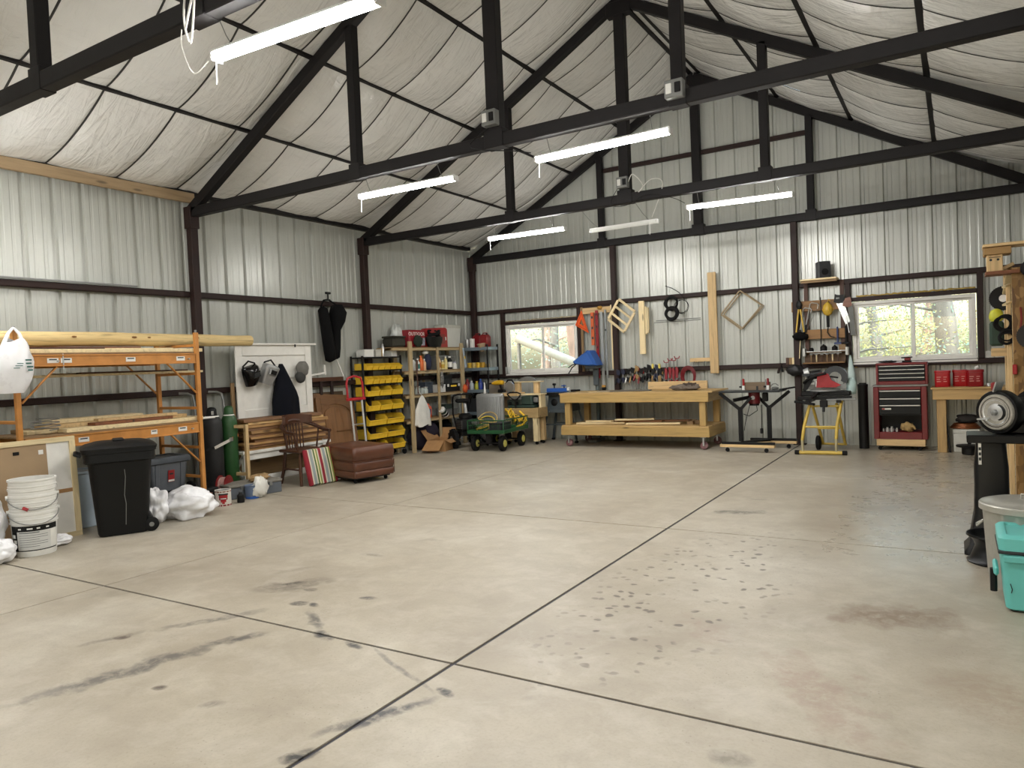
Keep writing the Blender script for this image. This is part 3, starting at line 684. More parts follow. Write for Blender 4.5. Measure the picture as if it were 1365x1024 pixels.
for z0, z1 in ((1.60, 1.71), (.832, .945)):
    for x in (XF + .012, XB - .012):
        b = MB().bb(x - .006, x + .006, YL + .03, YR - .03, z0, z1, .002); b.bb(x - .016, x + .016, YL + .03, YR - .03, z1 - .012, z1, .002).bb(x - .016, x + .016, YL + .03, YR - .03, z0, z0 + .012, .002)
        bm_ = b.build('side_beam', ORANGE, sc)
        for y in (YL + .35, YR - .12): MB().cyl((x - .03, y, z0 + .05), (x + .035, y, z0 + .05), .009, 8).build('locking_pin', SILVER, bm_)
        if x > .5:
            for y in ((-8.41, -8.29, -7.66, -7.10) if z0 > 1 else (-8.17, -7.45, -7.12)): sticker(x + .0075, y, (z0 + z1) / 2, bm_, .10 if y != -7.45 else .07, .045)
            if z0 > 1:
                for y in (-8.29,): MB().bar((x + .012, y - .03, z1 + .01), (x + .012, y - .03, z0 - .03), .01, .006).build('latch', SILVER, bm_)
    pl = MB().bb(XB, XF, YL + .03, YR - .03, z1, z1 + .018, .002).build('deck', oldw('y'), sc)
    for x in (XF + .004, XB - .004):
        MB().bar((x, YL + .36, z0 + .01), (x, YL + .03, z0 - .33), .03, .012, .002).build('brace', ORANGE, sc)
        MB().bar((x, YR - .37, z0 + .01), (x, YR - .03, z0 - .33), .03, .012, .002).build('brace', ORANGE, sc)
def board(p0, p1, w, h, lb, mt, name='board', grp=None, cat='board', b=.003):
    return solo(MB().bar(p0, p1, w, h, b), name, lb, cat, mt, grp)
Z1, Z0 = 1.729, .964
board((.80, -8.62, Z1 + .019), (.84, -6.80, Z1 + .019), .19, .037, 'pale plank along the front of the top scaffold deck', pale('x'))
board((.82, -8.60, Z1 + .048), (.80, -7.85, Z1 + .048), .10, .018, 'dark brown board lying at the left of the top scaffold deck', dark('x'))
board((.52, -8.66, Z1 + .0125), (.55, -6.9, Z1 + .0125), .22, .024, 'weathered plank in the middle of the top scaffold deck', oldw('x'))
board((.50, -8.5, Z1 + .042), (.60, -6.98, Z1 + .042), .16, .03, 'pale plank lying under the peeled log', pale('x'))
board((.50, -8.6, Z1 + .066), (.52, -7.3, Z1 + .066), .11, .016, 'thin brown board against the underside of the peeled log', wood('redwood', '#7b4a2c', 'x'))
# the log
mb = MB(); pts, rs = [], []
for i in range(40):
    u = i / 39; y = -10.3 + 4.5 * u
    pts.append((.5 + .012 * noise.noise(V((u * 5, 1, 1))), y, 1.885 - .004 * u + .012 * noise.noise(V((u * 6, 4, 1))))); rs.append((.086 - .02 * u) * (1 + .08 * noise.noise(V((u * 11, 2, 2)))))
lg = solo(mb.tube(pts, rs, 14), 'peeled_log', 'long peeled yellow log lying on top of the scaffold', 'log', wood('log_wood', '#cbb27e', 'y', .42, .6), smooth=True, ang=80)
for y, s_ in ((-8.0, .018), (-7.37, .022), (-7.2, .014), (-6.6, .015)):
    o = MB().blob((.575, y, 1.905), (.010, s_ * 1.3, s_ * .5), .4, 3, y).build('knot', wood('knot_brown', '#8a6034', 'x', .6), None, True); o.parent = lg; o.location = -lg.location
# mid-height board on the rungs
board((.55, -8.95, 1.5125), (.55, -6.62, 1.5125), .24, .024, 'long pale board slung between the scaffold end ladders', pale('x'))
board((.62, -8.0, 1.533), (.60, -6.8, 1.533), .10, .016, 'dark board lying on the slung pale board', dark('x'))
board((.48, -8.2, 1.532), (.47, -7.6, 1.532), .05, .014, 'short pale batten on the slung pale board', pale('x'))
# lower deck lumber
low = [(.84, -8.3, .83, -6.82, .17, .038, 0, 'pale plank along the front of the lower deck', pale('x')), (.62, -8.55, .66, -6.78, .2, .038, 0, 'pale plank in the middle of the lower deck', pale('x')),
       (.38, -8.5, .36, -6.95, .2, .038, 0, 'weathered plank at the back of the lower deck', oldw('x')), (.80, -8.0, .78, -7.15, .14, .03, .039, 'reddish board on the front lower plank', wood('redwood', '#7b4a2c', 'x')),
       (.62, -8.4, .68, -6.92, .18, .038, .039, 'knotty pine plank on the second layer of the lower deck', pine('x')), (.40, -8.3, .46, -7.0, .2, .038, .039, 'broad pale plank at the back on the second layer', pale('x')),
       (.46, -8.25, .52, -7.35, .24, .038, .078, 'broad pale plank on top of the lower deck pile', pale('x')), (.70, -7.9, .74, -7.05, .10, .03, .070, 'narrow pine strip atop the front of the lower pile', pine('x'))]
for x0, y0, x1, y1, w_, h_, dz, lb, mt_ in low: board((x0, y0, Z0 + dz + h_ / 2 + .001), (x1, y1, Z0 + dz + h_ / 2 + .001), w_, h_, lb, mt_)
board((.86, -7.62, Z0 + .056), (.70, -7.60, Z0 + .056), .06, .03, 'short brown offcut across the front of the lower pile', dark('x'))
solo(MB().cyl((.88, -7.2, Z0 + .012), (.84, -6.62, Z0 + .012), .012, 8), 'rod', 'white plastic rod poking past the right scaffold leg', 'rod', WHITE)
for i in range(3):
    pts = []
    rr = random.Random(i)
    for k in range(26):
        a = k * .9; pts.append((.84 + .05 * cos(a) + .02 * rr.random(), -8.46 + .13 * sin(a) + .02 * rr.random() , Z0 + .04 + .0045 * k + i * .012))
    if i == 0: solo(MB().tube(pts, .005, 5), 'wire_bundle', 'tangled bundle of grey fence wire at the left of the lower deck', 'wire', GREYM)
# hanging shopping bag
bg_ = thing('shopping_bag', 'white plastic shopping bag hanging from the left scaffold leg', 'bag', (1.04, -8.78, 1.36))
mb = MB()
def bagf(u, v):
    a = 2 * pi * u; z = 1.37 + .47 * v; wid = .19 * (sin(pi * min(1, .12 + v * .75)) ** .6) * (1 - .25 * v); dep = .085 * (sin(pi * min(1, .1 + v * .85)) ** .8)
    q = 1 + .13 * noise.noise(V((cos(a) * 2, sin(a) * 2, v * 5)))
    return (1.06 + dep * cos(a) * q, -8.79 + wid * sin(a) * q + .05 * (v - .5), z + .02 * sin(a * 2) * v)
mb.grid(bagf, 28, 14); mb.add([bagf(i / 28, 0) for i in range(28)], [tuple(range(28))]); mb.build('body', BAGW, bg_, True)
for s_ in (-1, 1):
    MB().tube([(1.05, -8.77 + s_ * .08, 1.80), (1.02, -8.75 + s_ * .045, 1.90), (.985, -8.735, 1.955)], [.02, .014, .01], 8).build('handle', BAGW, bg_, True)
for i, (y, z, w_) in enumerate(((-8.70, 1.66, .05), (-8.70, 1.63, .045), (-8.69, 1.60, .05), (-8.69, 1.57, .04), (-8.77, 1.63, .05), (-8.78, 1.61, .06), (-8.80, 1.59, .05))):
    MB().box((1.147 if y > -8.75 else 1.151, y, z), (.003, w_, .012 if i < 4 else .006)).build('print_mark', mat('print_green', '#2c6a63', .6), bg_)
# framed pin board
fb = thing('framed_board', 'brown hardboard panel in a pale wooden frame leaning on the scaffold', 'board', (1.02, -8.9, 0))
mbm = lambda: MB()
Lx = lambda z: 1.045 - .05 * z / .94
def lean(mb, y0, y1, z0, z1, t0, t1):
    vs = [(Lx(z) + t, y, z) for t in (t0, t1) for z in (z0, z1) for y in (y0, y1)]
    return mb.add(vs, [(0, 1, 3, 2), (4, 6, 7, 5), (0, 4, 5, 1), (2, 3, 7, 6), (0, 2, 6, 4), (1, 5, 7, 3)])
B0, B1, BH = -9.75, -8.285, .94
for a in ((B0, B1, 0, .045), (B0, B1, BH - .045, BH), (B0, B0 + .05, .045, BH - .045), (B1 - .05, B1, .045, BH - .045)): lean(MB(), *a, 0, .028).build('frame', pale('y' if a[1] - a[0] > .1 else 'z'), fb)
lean(MB(), B0 + .05, B1 - .25, .045, BH - .045, .008, .014).build('brown_panel', mat('hardboard', '#a38a6b', .75, 0, .06, 5), fb)
lean(MB(), B1 - .25, B1 - .05, .045, BH - .045, .006, .012).build('white_panel', WPAINT, fb)
lean(MB(), B1 - .24, B1 - .05, .42, .455, .012, .016).build('tape', CARD, fb)
lean(MB(), B1 - .32, B1 - .28, .80, .84, .014, .017).build('paper_label', WHITE, fb)
MB().box((Lx(.83) + .018, -8.79, .83), (.01, .05, .03), .003).build('bracket', BLACK, fb)
# buckets
def bucket(x, y, z, h, r0, r1, lb, grp='nested white buckets', bail=None):
    b = thing('bucket', lb, 'bucket', (x, y, z), grp)
    pr = [(r0 * .97, z), (r0, z + .012), (r1 * .97, z + h * .72), (r1 * 1.0, z + h * .73), (r1 * 1.03, z + h * .74), (r1 * 1.03, z + h * .755), (r1, z + h * .76), (r1, z + h * .83), (r1 * 1.03, z + h * .835), (r1 * 1.03, z + h * .85), (r1, z + h * .86), (r1, z + h - .02), (r1 * 1.04, z + h - .015), (r1 * 1.04, z + h), (r1 * .96, z + h), (r1 * .95, z + h * .8)]
    MB().lathe(pr, (x, y, 0), 32, cap=False).build('shell', WHITE, b, True, 30)
    if bail is not None:
        a0 = bail; pts = [(x + (r1 + .012) * cos(a0 + q) , y + (r1 + .012) * sin(a0 + q), z + h * .8 - .10 * sin(q)) for q in [pi * i / 14 for i in range(15)]]
        MB().tube(pts, .0035, 6).build('bail', GREYM, b)
        for q in (0, pi): MB().cyl((x + r1 * cos(a0 + q), y + r1 * sin(a0 + q), z + h * .8), (x + (r1 + .02) * cos(a0 + q), y + (r1 + .02) * sin(a0 + q), z + h * .8), .018, 8).build('ear', WHITE, b)
    return b
BX, BY = 1.42, -8.86
b0 = bucket(BX, BY, 0, .37, .155, .172, 'white bucket with a printed black label, lowest of the nested stack')
def curved(parent, name, mt, a0, a1, z0, z1, r0, r1, t=.0015):
    mb = MB(); k = 14
    vs = []
    for z, r in ((z0, r0), (z1, r1)):
        for i in range(k + 1):
            a = a0 + (a1 - a0) * i / k; vs.append((BX + (r + t) * cos(a), BY + (r + t) * sin(a), z))
    fs = [(i, i + 1, i + k + 2, i + k + 1) for i in range(k)]
    mb.add(vs, fs); return mb.build(name, mt, parent, True, 180)
rz = lambda z: .1545 + .0125 * z / .27
va = -.43   # direction of the viewer round the bucket
curved(b0, 'label_band', BLACK, va - 1.25, va + 1.2, .215, .262, rz(.215), rz(.262))
curved(b0, 'label_foot', BLACK, va - 1.25, va + 1.2, .05, .058, rz(.05), rz(.058))
curved(b0, 'label_side', BLACK, va - 1.25, va - .85, .058, .215, rz(.058), rz(.215))
curved(b0, 'label_paper', mat('grey_print', '#c9c9c6', .6, 0, .03), va - .8, va + .75, .065, .21, rz(.065), rz(.21))
for i in range(7):
    z = .2 - i * .019; curved(b0, 'print_line', mat('print_grey', '#6d6f70', .6), va - .72, va + (.6 if i % 3 else .2), z, z + (.009 if i == 0 else .004), rz(z), rz(z), .0022)
for i in range(4): curved(b0, 'print_mark', WHITE, va - .75 + i * .42, va - .60 + i * .42 + (.1 if i == 1 else 0), .232, .244, rz(.236), rz(.24), .0025)
for i, (a, z) in enumerate(((-1.18, .16), (-1.12, .115), (-1.16, .08))): curved(b0, 'print_mark', WHITE, va + a, va + a + .22, z, z + .03, rz(z), rz(z + .03), .0022)
for i, (dz, lb) in enumerate(((.075, 'white bucket nested second from the bottom, wire bail hanging'), (.14, 'white bucket in the middle of the nested stack'), (.20, 'white bucket nested second from the top with a red grip'), (.275, 'white bucket with a stained rim on top of the stack'))):
    b = bucket(BX + .004 * (i % 2), BY, dz, .37, .150, .172, lb, bail=(va - 1.5) if i in (0, 2) else None)
    if i == 2: MB().cyl((BX + .19 * cos(va - .4), BY + .19 * sin(va - .4), dz + .22), (BX + .19 * cos(va - .2), BY + .19 * sin(va - .2), dz + .20), .014, 8).build('grip', RED, b)
# bags at the left picture edge
def bag(lb, c, r, seed, red=False, amp=.22):
    t = thing('rubbish_bag', lb, 'bag', (c[0], c[1], 0), 'white rubbish bags')
    MB().blob(c, r, amp, 2.3, seed, 72, .004, 44, .012).build('body', BAGW, t, True, 180)
    if red:
        rd = random.Random(seed); 
        for k in range(4):
            p = [(c[0] + .05 + .09 * rd.random(), c[1] - .05 + .2 * rd.random(), c[2] + r[2] * .92 + .06 * rd.random()) for _ in range(5)]
            MB().tube(p, .008, 5).build('drawstring', RED, t, True)
    return t
bag('white rubbish bag with red drawstring at the left picture edge', (1.30, -9.30, .30), (.20, .26, .32), 3, True)
bag('small white rubbish bag slumped in front of the red drawstring bag', (1.50, -9.22, .10), (.13, .16, .11), 5)
bag('thin white bag scrap behind the buckets', (1.30, -8.62, .045), (.1, .12, .05), 8)
bag('crumpled white rubbish bag beside the black wheeled bin', (1.28, -7.68, .16), (.14, .12, .18), 11, amp=.35)
bag('big white rubbish bag lying before the grey tote', (1.35, -7.36, .135), (.24, .245, .17), 14, amp=.3)
# drum
solo(MB().lathe([(.20, 0), (.21, .01), (.205, .03), (.205, .53), (.215, .54), (.215, .56), (.19, .56), (.19, .545)], (.60, -8.07, 0), 28), 'drum', 'pale blue white drum standing behind the black wheeled bin', 'drum', mat('pale_blue_plastic', '#bccbd6', .5, 0, .06), smooth=True)
# wheeled bin
bn = thing('wheeled_bin', 'black wheeled rubbish bin with domed lid by the scaffold', 'bin', (1.34, -8.05, 0), world=False, rz=R(-28))
def rrect(w, d, r, n=6):
    o = []
    for cx, cy, a0 in ((w - r, d - r, 0), (-w + r, d - r, 90), (-w + r, -d + r, 180), (w - r, -d + r, 270)):
        for i in range(n + 1): a = R(a0 + 90 * i / n); o.append((cx + r * cos(a), cy + r * sin(a)))
    return o
def loft(mb, levels, n=6, cap=True):
    k = None; vs = []; fs = []
    for (w, d, r, z, ox, oy) in levels:
        q = rrect(w, d, r, n); k = len(q); vs += [(x + ox, y + oy, z) for x, y in q]
    for i in range(len(levels) - 1):
        for j in range(k): a, b = i * k + j, i * k + (j + 1) % k; fs.append((a, b, b + k, a + k))
    if cap: fs += [tuple(range(k))[::-1], tuple(range((len(levels) - 1) * k, len(levels) * k))]
    return mb.add(vs, fs)
BINM = mat('bin_black', '#0d0e0f', .55, 0, .25, 6, .1, spec=.3)
loft(MB(), [(.185, .20, .06, .005, 0, 0), (.195, .21, .06, .03, 0, 0), (.245, .265, .09, .70, 0, 0), (.25, .27, .09, .71, 0, 0)]).build('body', BINM, bn, True)
loft(MB(), [(.262, .285, .09, .69, 0, 0), (.275, .298, .09, .70, 0, 0), (.275, .298, .09, .775, 0, 0), (.285, .308, .09, .78, 0, 0), (.285, .308, .09, .80, 0, 0)]).build('collar', BINM, bn, True)
loft(MB(), [(.29, .315, .1, .80, 0, 0), (.293, .318, .1, .825, 0, 0), (.25, .28, .1, .85, 0, 0), (.235, .265, .1, .853, 0, 0), (.18, .2, .09, .873, 0, 0), (.02, .02, .01, .878, 0, 0)]).build('lid', BINM, bn, True, 50)
MB().bb(-.1, .1, -.05, .05, .87, .895, .012).build('lid_grip', BINM, bn)
MB().tube([(-.14, -.31, .76), (-.14, -.36, .78), (.14, -.36, .78), (.14, -.31, .76)], .014, 8).build('front_handle', BINM, bn, True)
for x in (.17, -.17):
    w_ = MB().lathe([(.02, -.022), (.055, -.022), (.066, -.014), (.066, .014), (.055, .022), (.02, .022)], (x, .235, .068), 18, rotm(0, R(90)).to_3x3()).build('wheel', BRUB, bn, True)
    MB().cyl((x - .024, .235, .068), (x + .026, .235, .068), .022, 10).build('hub', GREYM, w_)
MB().bb(-.19, .19, .19, .25, .05, .16, .02).build('axle_housing', BINM, bn)
MB().tube([(.21, .02, .10 + .0), (.235, .03, .3), (.228, .02, .38), (.252, .035, .55), (.255, .03, .62)], .003, 5).build('drip_stain', GREYM, bn)
# tote on a flat crate
ct = thing('storage_crate', 'flat black crate under the grey lidded tote', 'crate', (.55, -7.14, 0))
loft(MB().at((.55, -7.14, 0)), [(.17, .25, .03, .003, 0, 0), (.19, .27, .03, .18, 0, 0), (.2, .28, .03, .182, 0, 0), (.2, .28, .03, .205, 0, 0)]).build('shell', BLACK, ct, True)
tt = thing('storage_tote', 'grey lidded storage tote with a red label under the scaffold', 'tote', (.56, -7.14, .206))
loft(MB().at((.56, -7.14, .206)), [(.15, .19, .03, 0, 0, 0), (.175, .225, .03, .33, 0, 0)]).build('tub', GREYP, tt, True)
loft(MB().at((.56, -7.14, .206)), [(.185, .235, .03, .30, 0, 0), (.2, .25, .03, .31, 0, 0), (.2, .25, .03, .36, 0, 0), (.19, .24, .03, .375, 0, 0), (.13, .18, .03, .375, 0, 0), (.12, .17, .03, .365, 0, 0)]).build('lid', mat('dark_grey_plastic', '#454b52', .5), tt, True)
for y in (-7.29, -6.99): MB().bar((.715, y, .22), (.735, y, .52), .05, .012, .004).build('rib', GREYP, tt)
lbm = MB().bar((.7255, -7.13, .30), (.7385, -7.13, .43), .075, .003, up=(1, 0, 0)).build('label', RED, tt)
MB().bar((.729, -7.13, .305), (.7305, -7.13, .325), .07, .003, up=(1, 0, 0)).build('label_strip', WHITE, lbm)
MB().box((.7385, -7.13, .39), (.003, .04, .018)).build('label_print', INK, lbm)
solo(MB().bb(.52, .80, -6.80, -6.58, .0, .16, .015), 'black_case', 'small black case on the floor by the right scaffold leg', 'case', BLACK)
# cable reel, paint tins, tool box
rl = thing('cable_reel', 'red cable reel on the floor beside the gas cylinders', 'reel', (.68, -6.42, 0), world=False, rz=R(30))
for x in (-.05, .05): MB().lathe([(.02, -.006), (.13, -.006), (.13, .006), (.02, .006)], (x, 0, .131), 24, rotm(0, R(90)).to_3x3()).build('flange', DRED, rl, True)
for k in range(5): MB().tube([(-.035 + k * .0175, .10 * cos(a), .131 + .10 * sin(a)) for a in [2 * pi * i / 20 for i in range(20)]], .009, 6, True).build('cable_turn', mat('red_white_cable', '#b8918a', .5), rl, True)
def tin(x, y, z, r, h, lb, mt, lid=SILVER, name='paint_can'):
    t = thing(name, lb, 'paint can', (x, y, z))
    MB().lathe([(r * .97, z), (r, z + .004), (r, z + h - .006), (r * 1.03, z + h - .005), (r * 1.03, z + h), (r * .9, z + h), (r * .88, z + h - .008)], (x, y, 0), 24).build('shell', mt, t, True)
    MB().lathe([(r * .1, z + h - .012), (r * .86, z + h - .012), (r * .88, z + h - .004), (r * .8, z + h - .006)], (x, y, 0), 24).build('lid', lid, t, True)
    return t
pc = tin(1.16, -6.80, 0, .085, .18, 'paint can with a red and white label at the end of the bags', mat('off_white_label', '#d8d3cb', .5, 0, .05))
BX, BY = 1.16, -6.80; va = -.63
curved(pc, 'label_foot', DRED, 0, 2 * pi, .006, .022, .085, .085)
curved(pc, 'label_top', mat('rust', '#7c4a3a', .7, 0, .2), 0, 2 * pi, .158, .170, .085, .085)
for k, (w_, z0, z1) in enumerate(((.55, .10, .128), (.52, .075, .10), (.34, .05, .075), (.16, .032, .05))): curved(pc, 'label_emblem', RED if k != 1 else DRED, va - w_, va + w_, z0, z1, .085, .085, .002)
curved(pc, 'label_banner', INK, va - .6, va + .62, .128, .145, .085, .085, .0025); curved(pc, 'label_script', WHITE, va - .35, va + .35, .085, .094, .085, .085, .0035)
tin(1.03, -6.93, 0, .075, .15, 'rusty little tin behind the labelled paint can', mat('rust', '#7c4a3a', .7, 0, .2))
bt = thing('bottle', 'short black bottle right of the labelled paint can', 'bottle', (1.20, -6.60, 0))
MB().lathe([(.035, 0), (.04, .005), (.04, .085), (.02, .105), (.018, .12)], (1.20, -6.60, 0), 16).build('body', BLACK, bt, True); MB().lathe([(.021, .12), (.021, .14)], (1.20, -6.60, 0), 14).build('cap', GREYP, bt, True)
tb = thing('tool_box', 'long weathered grey tool box lying before the gas cylinders', 'tool box', (.86, -6.20, 0), world=False, rz=R(-12))
MB().bb(-.16, .16, -.33, .33, 0, .13, .008).build('body', GREYP, tb); MB().bb(-.17, .17, -.34, .34, .132, .165, .01).build('lid', mat('dusty_grey', '#77736a', .8, 0, .15), tb)
for y in (-.18, .18): MB().bb(.17, .18, y - .02, y + .02, .10, .15, .002).build('latch', GREYM, tb)
solo(MB().blob((.98, -6.16, .205), (.07, .13, .045), .5, 4, 4, 28, .167), 'rag', 'crumpled tan rag on the long grey tool box', 'rag', mat('tan_cloth', '#9b7f58', .9, 0, .2, 8, .4), smooth=True, ang=180)
pl = thing('pail', 'small blue grey pail with a white rag beside the tool box', 'pail', (1.10, -6.36, 0))
MB().lathe([(.06, 0), (.075, .005), (.085, .15), (.09, .155), (.085, .16), (.075, .15)], (1.10, -6.36, 0), 20).build('shell', mat('blue_grey', '#5a6880', .5), pl, True)
MB().lathe([(.0775, .004), (.0785, .03)], (1.10, -6.36, 0), 20, cap=False).build('foot_band', BLUE, pl, True)
solo(MB().blob((1.17, -6.30, .12), (.045, .10, .12), .45, 3, 9, 26, .004), 'rag', 'white rag draped over the small pail', 'rag', mat('white_cloth', '#d9d7d0', .9, 0, .06, 8, .4), smooth=True, ang=180)
# gas cylinders and their cart
def cylinder(x, y, r, h, cap, lb, mt, capm):
    t = thing('gas_cylinder', lb, 'cylinder', (x, y, .05), 'gas cylinders')
    z0 = .05
    MB().lathe([(r * .9, z0), (r, z0 + .02), (r, z0 + h * .80), (r * .93, z0 + h * .84), (r * .72, z0 + h * .885), (r * .45, z0 + h * .91)], (x, y, 0), 24).build('body', mt, t, True)
    MB().lathe([(cap * 1.08, z0 + h * .885), (cap * 1.08, z0 + h * .905), (cap, z0 + h * .91), (cap * .95, z0 + h * .97), (cap * .75, z0 + h * .99), (cap * .3, z0 + h)], (x, y, 0), 20).build('cap', capm, t, True)
    MB().lathe([(r * .74, z0 + h * .882), (r * .66, z0 + h * .896)], (x, y, 0), 24, cap=False).build('neck_label', WHITE, t, True)
    return t
GCYL = mat('cylinder_green', '#264f27', .45, 0, .15); BCYL = mat('cylinder_black', '#232324', .6, 0, .25)
cylinder(.40, -6.10, .095, 1.02, .057, 'green gas cylinder strapped to the cart beside the scaffold', GCYL, GCYL)
k = cylinder(.38, -6.33, .118, 1.02, .062, 'black gas cylinder strapped left of the green one', BCYL, BLACK)
MB().box((.442, -6.36, 1.0), (.012, .035, .05), .005).build('valve', SILVER, k)
hc = thing('cylinder_cart', 'grey tube cylinder cart with two bent handles by the wall', 'cart', (.25, -6.2, 0))
MB().bb(.22, .53, -6.48, -5.98, .03, .05, .004).build('foot_plate', GREYM, hc)
for y in (-6.45, -6.04):
    MB().tube([(.24, y, .05), (.235, y, .6), (.23, y, 1.12), (.20, y, 1.22), (.15, y - .03, 1.245), (.08, y - .10, 1.25)], .016, 8).build('handle', GREYM, hc, True)
    w_ = MB().lathe([(.03, -.02), (.08, -.02), (.09, -.01), (.09, .01), (.08, .02), (.03, .02)], (.13, y - .04 if y < -6.2 else y + .04, .092), 18, rotm(R(90)).to_3x3()).build('wheel', BRUB, hc, True)
for z in (.35, .8): MB().bar((.235, -6.45, z), (.235, -6.04, z), .02, .02).build('crossbar', GREYM, hc)
MB().cyl((.13, -6.5, .092), (.13, -6.0, .092), .008, 8).build('axle', GREYM, hc)
STRP = mat('ratchet_strap', '#c9c4bb', .7, 0, .1)
sp = thing('ratchet_strap', 'white and orange strap round both gas cylinders', 'strap', (.4, -6.2, .5))
MB().bar((.505, -6.40, .58), (.51, -6.16, .66), .004, .035, up=(0, 0, 1)).build('webbing', STRP, sp)
MB().bar((.505, -6.17, .655), (.46, -6.02, .70), .004, .035).build('orange_webbing', mat('orange_web', '#c9713a', .7), sp)
MB().bar((.44, -6.47, .56), (.505, -6.38, .59), .005, .03).build('black_webbing', BLACK, sp); MB().box((.515, -6.17, .66), (.02, .05, .045), .004).build('buckle', SILVER, sp)

# ================================================================ white panelled coat rack, bench, chair, ottoman
dp = thing('coat_panel', 'tall white panelled board with a cap shelf leaning on the left wall', 'panel', (.12, -5.15, 0))
Y0, Y1, X0 = -5.76, -4.46, .10
MB().bb(X0, X0 + .022, Y0 + .02, Y1 - .02, 0, 1.84, .002).build('back_panel', WPAINT, dp)
for y0, y1, z0, z1 in ((Y0, Y0 + .11, 0, 1.84), (Y1 - .11, Y1, 0, 1.84), (Y0 + .11, Y1 - .11, 1.70, 1.84), (Y0 + .11, Y1 - .11, 1.38, 1.46), (Y0 + .11, Y1 - .11, .86, .98), (Y0 + .11, Y1 - .11, 0, .16)):
    MB().bb(X0 + .022, X0 + .045, y0, y1, z0, z1, .004).build('rail' if y1 - y0 > .2 else 'stile', WPAINT, dp)
MB().bb(X0 - .02, X0 + .09, Y0 - .06, Y1 + .07, 1.84, 1.865, .005).build('cap_shelf', WPAINT, dp)
MB().bb(X0 - .03, X0 - .002, Y0 - .05, Y0 + .0, 0, 1.35, .003).build('back_cleat', oldw('z'), dp)
for y in (-5.60, -5.34, -5.05, -4.72):
    h = MB().tube([(X0 + .047, y, 1.455), (X0 + .08, y, 1.445), (X0 + .10, y, 1.46), (X0 + .10, y, 1.50)], .007, 6).build('coat_hook', BLACK, dp, True)
MB().box((X0 + .092, -4.79, 1.83), (.004, .025, .04)).build('black_clip', BLACK, dp)
def helmet(y, z, col, visor, lb, tilt, box):
    t = thing('welding_helmet', lb, 'helmet', (X0 + .2, y, z - .14), world=False)
    t.location = (X0 + .145, y, z); t.rotation_euler = (tilt, R(12), 0)
    mb = MB(); vs = []; fs = []; n_, k_ = 20, 12
    for j in range(k_ + 1):
        v = j / k_; zz = .13 - .27 * v
        for i in range(n_ + 1):
            a = -pi * .5 + pi * i / n_
            r = .11 * (1 - .30 * v * v) * (1 if j > 0 else .8)
            if box: cx_ = max(-1, min(1, cos(a) * 1.35)); sy_ = max(-1, min(1, sin(a) * 1.25)); vs.append((r * cx_ * 1.0 - .02, r * sy_ * 1.05, zz))
            else: vs.append((r * 1.15 * cos(a) * (.75 + .45 * sin(pi * v) ) - .02, r * sin(a) * 1.1, zz))
    w1 = n_ + 1
    for j in range(k_):
        for i in range(n_): a = j * w1 + i; fs.append((a, a + 1, a + w1 + 1, a + w1))
    mb.add(vs, fs); mb.add([vs[i] for i in range(w1)], [tuple(range(w1))])
    mb.build('shell', col, t, True, 60)
    MB().box((.10 if box else .12, 0, .035), (.025, .12, .085), .008).build('lens_frame', col, t)
    MB().box((.116 if box else .136, 0, .035), (.006, .095, .06), .002).build('visor', visor, t)
    MB().tube([(-.02, -.10, .05), (-.02, -.09, .14), (-.02, 0, .19), (-.02, .09, .14), (-.02, .10, .05)], .012, 8).build('headband', BLACK, t, True)
    MB().cyl((-.02, .105, .05), (-.02, .13, .05), .022, 12).build('knob', BLACK, t)
helmet(-5.61, 1.44, mat('gloss_black', '#0f0f10', .18), mat('lens_glass', '#23272b', .1), 'glossy black welding helmet hanging at the left of the white panel', R(14), False)
helmet(-5.34, 1.45, mat('helmet_silver', '#a8aaab', .35, .6), BLACK, 'silver box shaped welding helmet hanging second on the white panel', R(-16), True)
jk = thing('jacket', 'dark navy work jacket hanging from the white panel', 'jacket', (X0 + .13, -5.06, .8))
NAVY = mat('navy_cloth', '#0e1018', .95, 0, .2, 8, .3, spec=.2)
def jack(u, v):
    a = 2 * pi * u; z = 1.58 - .76 * v; w_ = .02 + .17 * min(1, v * 1.6) ** .8 + .03 * v; d_ = .03 + .07 * min(1, v * 2)
    fold = 1 + .14 * sin(a * 5 + v * 2) * v
    return (X0 + .06 + d_ + d_ * cos(a) * fold, -5.06 + w_ * sin(a) * fold - .02 * v, z + .03 * sin(a * 3) * v)
mb = MB(); mb.grid(jack, 40, 16); mb.build('body', NAVY, jk, True, 180)
for s_ in (-1, 1): MB().tube([(X0 + .12, -5.06 + s_ * .11, 1.28), (X0 + .15, -5.07 + s_ * .155, 1.05), (X0 + .15, -5.08 + s_ * .15, .86)], [.04, .055, .05], 12).build('sleeve', NAVY, jk, True)
for z, y in ((1.22, -5.03), (.92, -5.06)): MB().box((X0 + .222, y, z), (.008, .018, .014), .003).build('button', SILVER, jk)
cp = thing('cap', 'grey peaked cap hanging at the right of the white panel', 'cap', (X0 + .16, -4.72, 1.32))
mb = MB(); mb.blob((X0 + .13, -4.71, 1.50), (.075, .10, .11), .12, 2, 3).build('crown', mat('grey_felt', '#6d6b66', .9, 0, .12, 10, .3), cp, True, 180)
MB().blob((X0 + .13, -4.755, 1.385), (.06, .085, .085), .12, 2, 8).build('brim', mat('dark_felt', '#3f3f3d', .9, 0, .12), cp, True, 180)
